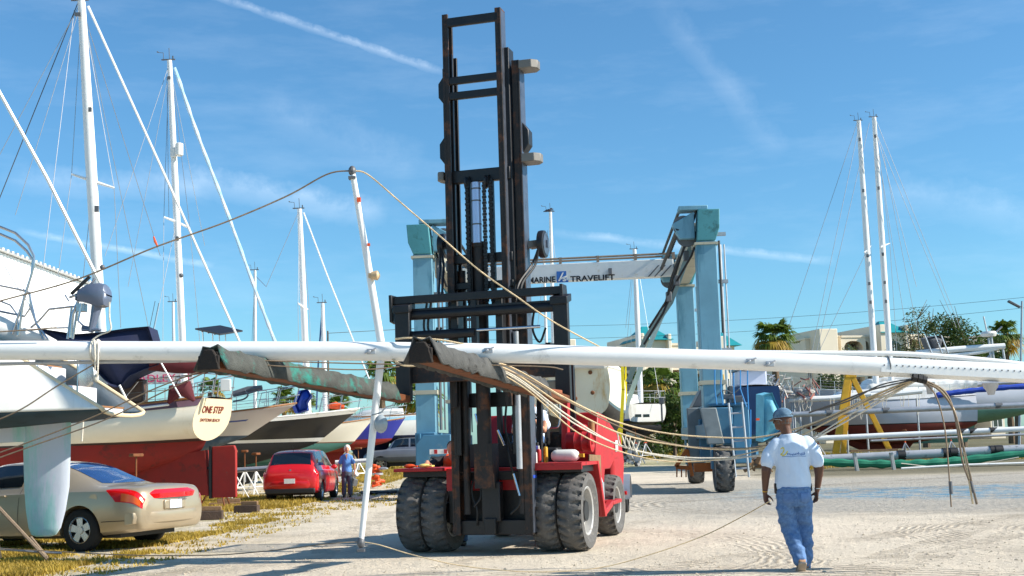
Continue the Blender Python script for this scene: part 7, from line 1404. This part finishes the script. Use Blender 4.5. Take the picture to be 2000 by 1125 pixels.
def head(mb, c, yaw, r=.1, pitch=0):
    """skull, jaw, nose, ears; c = head centre, faces +X rotated by yaw"""
    M = Matrix.Rotation(yaw, 3, 'Z') @ Matrix.Rotation(pitch, 3, 'Y'); f = lambda x, y, z: V(c) + M @ (V((x, y, z)) * (r / .1))
    mb.ell(c, (r * .98, r * .78, r * 1.08), 16, 12, M); mb.ell(f(.035, 0, -.055), (.068 * r / .1, .06 * r / .1, .065 * r / .1), 14, 10, M); mb.ell(f(.07, 0, -.095), (.026, .03, .022), 10, 6, M)
    mb.ell(f(.102, 0, -.02), (.016, .014, .026), 8, 6, M); mb.ell(f(.112, 0, -.034), (.016, .017, .012), 8, 6, M); mb.ell(f(.09, 0, -.064), (.014, .028, .009), 8, 5, M)
    mb.ell(f(.083, 0, .018), (.018, .055, .012), 10, 6, M)
    for s in (1, -1): mb.ell(f(-.008, s * .078, -.015), (.02, .012, .032), 8, 6, M); mb.ell(f(.06, s * .045, -.03), (.024, .02, .022), 8, 6, M)
    return f, M
def wr(sx_, sz, amp, ph=0): return lambda p: amp * (noise.noise(V((p.x * sx_, p.y * sx_, p.z * sz + ph))) + .5 * noise.noise(V((p.x * sx_ * 2.3 + p.z * 6, p.y * sx_ * 2, p.z * sz * 1.8 + ph))))
# -- walking man, seen from behind
q = G(1560, 1114); pm = thing('person', 'man in pale blue T-shirt, jeans and denim cap walking away, holding a thin wire', 'person', (q.x, q.y, 0), 0)
TM[pm.name] = Matrix.Translation(V((q.x, q.y, 0)))
b_ = MB(); hc = V((-.075, .03, 1.665)); ff, HM = head(b_, hc, R(142), .103)
limb(b_, [(-.035, .0, 1.42), (-.05, .01, 1.52), (-.065, .02, 1.6)], [.068, .06, .062])
limb(b_, [(-.26, .0, 1.27), (-.305, -.01, 1.1), (-.315, .03, .92), (-.318, .05, .85)], [.055, .052, .036, .027]); limb(b_, [(.245, .0, 1.27), (.29, -.02, 1.12), (.275, .02, .95), (.262, .04, .86)], [.056, .053, .038, .028])
limb(b_, [(-.28, -.005, 1.18), (-.31, .01, 1.02)], [.053, .047]); limb(b_, [(.27, -.01, 1.2), (.285, 0, 1.04)], [.054, .048])
hand(b_, (-.318, .05, .855), (.12, .05, -1), (.8, .5, 0), (.5, -.8, 0), .6); hand(b_, (.26, .04, .865), (-.1, .1, -1), (-.5, .8, 0), (-1, -.3, 0), .5)
baked('body', b_, mSkinD, pm, .0075, 3)
g = MB(); rings_(g, [(.89, -.01, .0, .192, .148), (.93, -.01, 0, .202, .155), (1.02, -.01, -.005, .2, .158), (1.12, -.005, -.005, .198, .156), (1.25, 0, -.01, .205, .148), (1.36, 0, -.005, .208, .13), (1.43, -.005, 0, .19, .11), (1.475, -.015, .0, .13, .09), (1.5, -.03, .0, .085, .08)])
limb(g, [(-.165, 0, 1.395), (-.235, 0, 1.3), (-.285, 0, 1.19)], [.078, .083, .086]); limb(g, [(.16, 0, 1.395), (.235, -.01, 1.3), (.275, -.01, 1.19)], [.078, .084, .087])
shf = wr(7, 3.0, .014); sh_ = baked('t_shirt', g, mShirt, pm, .0095, 4, disp=lambda p: shf(p) + .007 * sin(p.x * 30 + p.z * 9 + 4 * noise.noise(p * 4)) * max(0, min(1, (1.4 - p.z) * 3)))
bv = BVHTree.FromPolygons([v.co for v in sh_.data.vertices], [tuple(f.vertices) for f in sh_.data.polygons])
def onback(x, z, off=.002):
    h = bv.ray_cast(V((x, -1, z)), V((0, 1, 0))); return (h[0] if h[0] else V((x, -.14, z))) - V((0, off, 0))
g = MB(); g.tube([onback(x, z) for x, z in crv([V((-.145, 1.335, 0)), V((-.12, 1.35, 0)), V((-.115, 1.325, 0)), V((-.13, 1.29, 0)), V((-.15, 1.275, 0)), V((-.12, 1.265, 0)), V((-.095, 1.285, 0)), V((-.09, 1.31, 0))], 4) for x, z in ((x, z),)] if False else [onback(p.x, p.y) for p in crv([V((-.145, 1.335, 0)), V((-.12, 1.35, 0)), V((-.115, 1.325, 0)), V((-.13, 1.29, 0)), V((-.15, 1.275, 0)), V((-.12, 1.265, 0)), V((-.095, 1.285, 0)), V((-.08, 1.31, 0))], 4)], .006, 5); obj('yellow_print', g, mYellow, sh_, smooth=60)
g = MB(); rg = random.Random(2); x = -.085
while x < .11: z = 1.262 + .006 * sin(x * 60); hgt_ = rg.choice((.02, .03, .022, .034)); g.tube([onback(x, z), onback(x + .003, z + hgt_)], .0028, 4); g.tube([onback(x, z + .01), onback(x + .012, z + .012)], .0024, 4); x += .0175
g.tube([onback(-.14 + .27 * k / 12, 1.25 + .003 * sin(k)) for k in range(13)], .002, 4); obj('blue_print', g, mBlueInk, sh_, smooth=60)
g = MB(); rings_(g, [(.70, -.01, .0, .16, .135), (.78, -.01, -.01, .198, .158), (.86, -.01, -.01, .198, .155), (.95, -.01, 0, .18, .14)])
limb(g, [(-.1, 0, .78), (-.1, .01, .66), (-.075, .05, .5), (-.03, -.02, .3), (.0, -.1, .14)], [.105, .108, .097, .088, .082]); limb(g, [(.09, 0, .78), (.1, .03, .66), (.108, .09, .5), (.11, .1, .3), (.105, .12, .1), (.1, .12, .06)], [.105, .106, .094, .084, .08, .08])
jf = wr(8, 14, .017, 5); jn = baked('jeans', g, mDenim, pm, .0095, 3, disp=lambda p: jf(p) * (1.2 if p.z < .7 else .6))
mPk = mat('faded_denim_pocket', (92, 122, 166), .9, 0, .2, 12)
bj = BVHTree.FromPolygons([v.co for v in jn.data.vertices], [tuple(f.vertices) for f in jn.data.polygons])
def onj(x, z, off=.003):
    h = bj.ray_cast(V((x, -1, z)), V((0, 1, 0))); return (h[0] if h[0] else V((x, -.14, z))) - V((0, off, 0))
for xc in (-.1, .085):
    g = MB(); o2 = [(-.055, .845), (.055, .855), (.058, .76), (.0, .728), (-.058, .755)]
    def pk(u, w): x_ = xc - .056 + .112 * u; z_ = (.75 - .02 * (1 - abs(2 * u - 1))) + (.10 + .02 * (1 - abs(2 * u - 1))) * w; return onj(x_, z_)
    g.grid(pk, 8, 8); obj('back_pocket', g, mPk, jn, smooth=60, solid=.003)
g = MB(); g.tube([onj(-.16 + .3 * k / 20, .9) for k in range(21)], .012, 5); obj('waistband', g, mDenim, jn); g = MB(); g.tube([onj(-.0 + .0 * k, .72 + .02 * k, .002) for k in range(9)], .004, 4); obj('seam', g, mPk, jn)
g = MB(); g.b2((-.215, -.03, .84), (-.17, .05, .96)); g.b2((.165, -.02, .86), (.2, .05, .95)); obj('belt_pouch', g, mHose, pm, bevel=.012)
mShoe = mat('tan_shoe_leather', (168, 130, 100), .7, 0, .15, 10); mSole = mat('grey_shoe_sole', (176, 160, 142), .8, 0, .1, 10)
for (hx, hy, hz, pt) in ((.005, -.14, .09, R(42)), (.1, .12, .045, 0)):
    M = Matrix.Translation(V((hx, hy, hz))) @ Matrix.Rotation(-pt, 4, 'X'); g = MB(); g.loft([[M @ V((w * cos(2 * pi * k / 14), y, max(-.035, z0 + h * sin(2 * pi * k / 14)))) for k in range(14)] for y, w, h, z0 in ((-.06, .03, .03, .0), (-.045, .042, .05, .01), (.0, .044, .058, .02), (.06, .045, .04, .0), (.13, .052, .03, -.01), (.19, .045, .024, -.014), (.215, .025, .016, -.018))], True); so_ = obj('shoe', g, mShoe, pm, smooth=50)
    g = MB(); g.loft([[M @ V((w * s, y, z)) for s, z in ((-1, -.052), (1, -.052), (1, -.03), (-1, -.03))] for y, w in ((-.065, .03), (-.045, .045), (.03, .044), (.12, .055), (.19, .048), (.22, .026))], True); obj('sole', g, mSole, so_, bevel=.006)
g = MB(); g.ell(hc + V((0, 0, -.01)), (.1, .08, .095), 14, 8, HM); obj('hair', g, mat('short_grey_hair', (96, 88, 84), .9, 0, .2, 40), pm)
cpM = Matrix.Translation(hc + V((0, 0, .024))) @ HM.to_4x4() @ Matrix.Rotation(R(4), 4, 'Y') @ Matrix.Diagonal((.96, .96, .96, 1)); g = MB(); rr = []
for k in range(8): a = (pi / 2) * k / 7; rr.append([cpM @ V((.118 * cos(a) * cos(2 * pi * j / 24), .098 * cos(a) * sin(2 * pi * j / 24), .108 * sin(a) ** .85)) for j in range(24)])
g.loft(rr, False); g.tube([cpM @ V((.118 * cos(2 * pi * j / 24), .098 * sin(2 * pi * j / 24), .0)) for j in range(25)], .006, 5); cpo = obj('cap', g, mat('washed_denim_cap', (62, 98, 130), .85, 0, .25, 16, vcol=(118, 150, 174)), pm, smooth=60, solid=.003)
g = MB()
def vis(u, w): a = R(-52) + R(104) * w; r_ = 1 + .62 * u * cos(a); return cpM @ V((.116 * cos(a) * r_, .097 * sin(a) * (1 + .08 * u), -.002 - .028 * u - .012 * (abs(2 * w - 1)) ** 2 * u))
g.grid(vis, 6, 12); obj('visor', g, mat('tan_cap_visor', (120, 110, 96), .8, 0, .1, 8), cpo, solid=.005); g = MB(); g.ell(cpM @ V((0, 0, .106)), (.008, .008, .005), 8, 4); g.tube([cpM @ V((-.112, .03, .01)), cpM @ V((-.118, 0, .03)), cpM @ V((-.112, -.03, .01))], .005, 5); obj('cap_strap', g, mHose, cpo)
g = MB(); g.tube([ff(.06, .08, .0), ff(.0, .088, .0), ff(-.03, .086, -.02)], .004, 5); g.tube([ff(.08, .062, .0), ff(.1, .03, .0)], .004, 5); obj('spectacles', g, mSteel, pm)
g = MB(); c = V((-.317, .045, .872)); g.lathe([(.028, -.01), (.031, -.008), (.031, .008), (.028, .01)], c, 'Z', 18); obj('yellow_wristband', g, mYellowSteel, pm); g = MB(); c = V((.265, .035, .885)); g.lathe([(.03, -.006), (.034, -.004), (.034, .006), (.03, .008)], c, 'Z', 18); g.box(c + V((.033, 0, 0)), (.01, .026, .026)); obj('wrist_watch', g, mSteel, pm)
# -- woman by the red car, facing the camera
q = base(677, 41.2); pw = thing('person', 'white haired woman in blue shirt and grey trousers standing by the red hatchback', 'person', q, R(4)); b_ = MB(); hd_c = V((.02, 0, 1.535)); ff, HM = head(b_, hd_c, R(-84), .095)
limb(b_, [(0, .01, 1.33), (.01, .0, 1.42), (.015, 0, 1.48)], [.055, .048, .05]); limb(b_, [(-.2, 0, 1.2), (-.245, .01, 1.03), (-.24, -.03, .85), (-.235, -.04, .8)], [.04, .038, .028, .023]); limb(b_, [(.2, 0, 1.2), (.24, .01, 1.03), (.255, -.03, .86), (.255, -.04, .81)], [.04, .038, .028, .023])
hand(b_, (-.235, -.04, .8), (0, 0, -1), (0, -1, 0), (1, 0, 0), .3); hand(b_, (.255, -.04, .81), (0, 0, -1), (0, -1, 0), (-1, 0, 0), .3); limb(b_, [(-.09, 0, .2), (-.09, .0, .08)], [.04, .035]); limb(b_, [(.1, 0, .2), (.1, 0, .08)], [.04, .035]); baked('body', b_, mSkinL, pw, .009, 2)
g = MB(); rings_(g, [(.8, 0, 0, .17, .125), (.9, 0, 0, .168, .12), (1.02, 0, 0, .15, .11), (1.17, 0, 0, .16, .115), (1.28, 0, 0, .165, .1), (1.35, 0, 0, .12, .08), (1.38, 0, 0, .07, .06)]); limb(g, [(-.14, 0, 1.27), (-.205, 0, 1.1)], [.062, .064]); limb(g, [(.14, 0, 1.27), (.205, 0, 1.1)], [.062, .064]); baked('blouse', g, mat('mid_blue_blouse', (92, 142, 208), .85, 0, .1, 8), pw, .011, 3, disp=wr(9, 6, .012))
g = MB(); g.prism([(-.03, -.118, 1.36), (.045, -.118, 1.36), (.01, -.125, 1.2)], (0, .02, 0)); obj('open_collar', g, mSkinL, pw)
g = MB(); rings_(g, [(.68, 0, 0, .16, .12), (.78, 0, 0, .17, .125), (.86, 0, 0, .155, .11)]); limb(g, [(-.085, 0, .75), (-.09, 0, .45), (-.095, .0, .14)], [.09, .08, .08]); limb(g, [(.085, 0, .75), (.1, 0, .45), (.105, .0, .14)], [.09, .08, .08]); baked('trousers', g, mat('slate_grey_trousers', (84, 90, 104), .85, 0, .15, 8), pw, .012, 3, disp=wr(8, 8, .012, 2))
g = MB(); [g.ell((x, -.05, .035), (.045, .12, .04), 12, 6) for x in (-.1, .105)]; obj('shoe', g, mTrim, pw, smooth=60); g = MB(); g.ell(hd_c + V((0, .02, .035)), (.095, .1, .1), 14, 10); g.ell(hd_c + V((-.07, .03, -.01)), (.035, .07, .08), 8, 6); g.ell(hd_c + V((.075, .03, -.01)), (.035, .07, .08), 8, 6); obj('hair', g, mat('white_hair', (230, 224, 210), .8, 0, .1, 40, bump=.5), pw, smooth=60)
# -- driver on the forklift
dl = FM @ V((.08, 1.6, 1.5)); pd = thing('person', 'forklift driver in white and pale blue shirt seated behind the mast', 'person', dl, FR); b_ = MB(); hc_ = V((-.02, -.06, .73)); ff, HM = head(b_, hc_, R(-90), .1)
limb(b_, [(0, 0, .5), (-.01, -.03, .62)], [.058, .055]); limb(b_, [(.22, -.08, .32), (.24, -.25, .18), (.17, -.42, .3), (.14, -.5, .36)], [.05, .048, .036, .028]); limb(b_, [(-.22, -.08, .32), (-.22, -.25, .18), (-.1, -.42, .3), (-.04, -.5, .35)], [.05, .048, .036, .028]); hand(b_, (.14, -.5, .36), (-.5, -.6, .2), (-.2, .3, .8), (-.3, -.3, -.8), .9); hand(b_, (-.04, -.5, .35), (.5, -.6, .2), (.2, .3, .8), (.3, -.3, -.8), .9); baked('body', b_, mSkinL, pd, .009, 3)
g = MB(); rings_(g, [(.0, 0, 0, .18, .14), (.12, 0, -.01, .19, .145), (.3, 0, -.02, .195, .13), (.42, 0, -.01, .18, .11), (.5, 0, 0, .11, .085), (.54, 0, 0, .07, .065)]); limb(g, [(-.16, 0, .42), (-.23, -.08, .26)], [.075, .075]); limb(g, [(.16, 0, .42), (.23, -.1, .26)], [.075, .075]); baked('shirt', g, mat('white_blue_shirt', (214, 226, 242), .85, 0, .06, 6), pd, .011, 3, disp=wr(9, 6, .012))
g = MB(); rings_(g, [(-.02, 0, 0, .18, .15), (.08, 0, 0, .175, .14)]); limb(g, [(-.1, 0, .06), (-.12, -.45, .08), (-.12, -.52, -.3)], [.09, .075, .06]); limb(g, [(.1, 0, .06), (.12, -.45, .08), (.12, -.52, -.3)], [.09, .075, .06]); baked('trousers', g, mDenim, pd, .012, 3, disp=wr(8, 8, .01)); g = MB(); [g.ell((x, -.6, -.32), (.045, .13, .045), 10, 6) for x in (-.12, .12)]; obj('shoe', g, mTrim, pd)
g = MB(); g.ell(hc_ + V((0, .0, .035)), (.09, .108, .095), 14, 8); g.prism([hc_ + V((-.06, -.09, .05)), hc_ + V((.06, -.09, .05)), hc_ + V((.05, -.18, .035)), hc_ + V((-.05, -.18, .035))], (0, 0, .01)); obj('cap', g, mTrim, pd, smooth=60)
# -- helper leaning over the left fender
hl_ = FM @ V((-.98, .98, 0)); ph = thing('person', 'helper in dark shirt and orange vest leaning over the left fender of the forklift', 'person', hl_, FR); b_ = MB(); hc_ = V((.12, -.42, 1.45)); head(b_, hc_, R(-80), .1, R(30))
limb(b_, [(.05, -.25, 1.3), (.1, -.36, 1.38)], [.06, .055]); limb(b_, [(-.2, -.3, 1.25), (-.22, -.55, 1.2), (-.1, -.9, 1.26), (-.06, -1.02, 1.25)], [.05, .046, .034, .027]); limb(b_, [(.26, -.28, 1.2), (.32, -.45, 1.05), (.3, -.52, 1.18), (.25, -.6, 1.2)], [.05, .046, .034, .027]); hand(b_, (-.06, -1.02, 1.25), (.3, -.9, -.1), (.8, .3, 0), (0, 0, -1), .3); hand(b_, (.25, -.6, 1.2), (-.2, -.9, -.1), (-.8, .3, 0), (0, 0, -1), .4); baked('body', b_, mSkinL, ph, .009, 3)
g = MB(); g.loft([[V((x + rx * cos(2 * pi * k / 18), y + ry * sin(2 * pi * k / 18), z + .35 * ry * sin(2 * pi * k / 18))) for k in range(18)] for z, x, y, rx, ry in ((.85, 0, .05, .17, .13), (1.0, 0, .0, .18, .14), (1.15, .02, -.1, .195, .13), (1.28, .04, -.2, .18, .11), (1.35, .05, -.25, .1, .08))], True); vest = baked('vest', g, mOrange, ph, .011, 3, disp=wr(9, 6, .01))
g = MB(); limb(g, [(-.12, -.2, 1.27), (-.2, -.3, 1.24), (-.22, -.5, 1.2)], [.08, .07, .062]); limb(g, [(.2, -.2, 1.25), (.27, -.3, 1.2), (.31, -.4, 1.1)], [.08, .07, .062]); baked('sleeve', g, mat('charcoal_cotton', (44, 44, 48), .9, 0, .15, 6), ph, .011, 3, disp=wr(9, 6, .008))
g = MB(); rings_(g, [(.75, 0, .05, .16, .13), (.9, 0, .05, .165, .13)]); limb(g, [(-.09, .05, .82), (-.1, .05, .45), (-.1, .1, .1)], [.09, .075, .065]); limb(g, [(.09, .05, .82), (.1, -.02, .45), (.1, .05, .1)], [.09, .075, .065]); baked('jeans', g, mDenim, ph, .012, 3, disp=wr(8, 8, .012)); g = MB(); [g.ell((x, y, .04), (.045, .13, .045), 10, 6) for x, y in ((-.1, .05), (.1, 0))]; obj('shoe', g, mTrim, ph)
g = MB(); g.ell(hc_ + V((0, .02, .03)), (.09, .1, .09), 12, 8); obj('hair', g, mat('brown_hair', (70, 50, 38), .9, 0, .2, 40), ph, smooth=60)
# every setting object that was not tagged
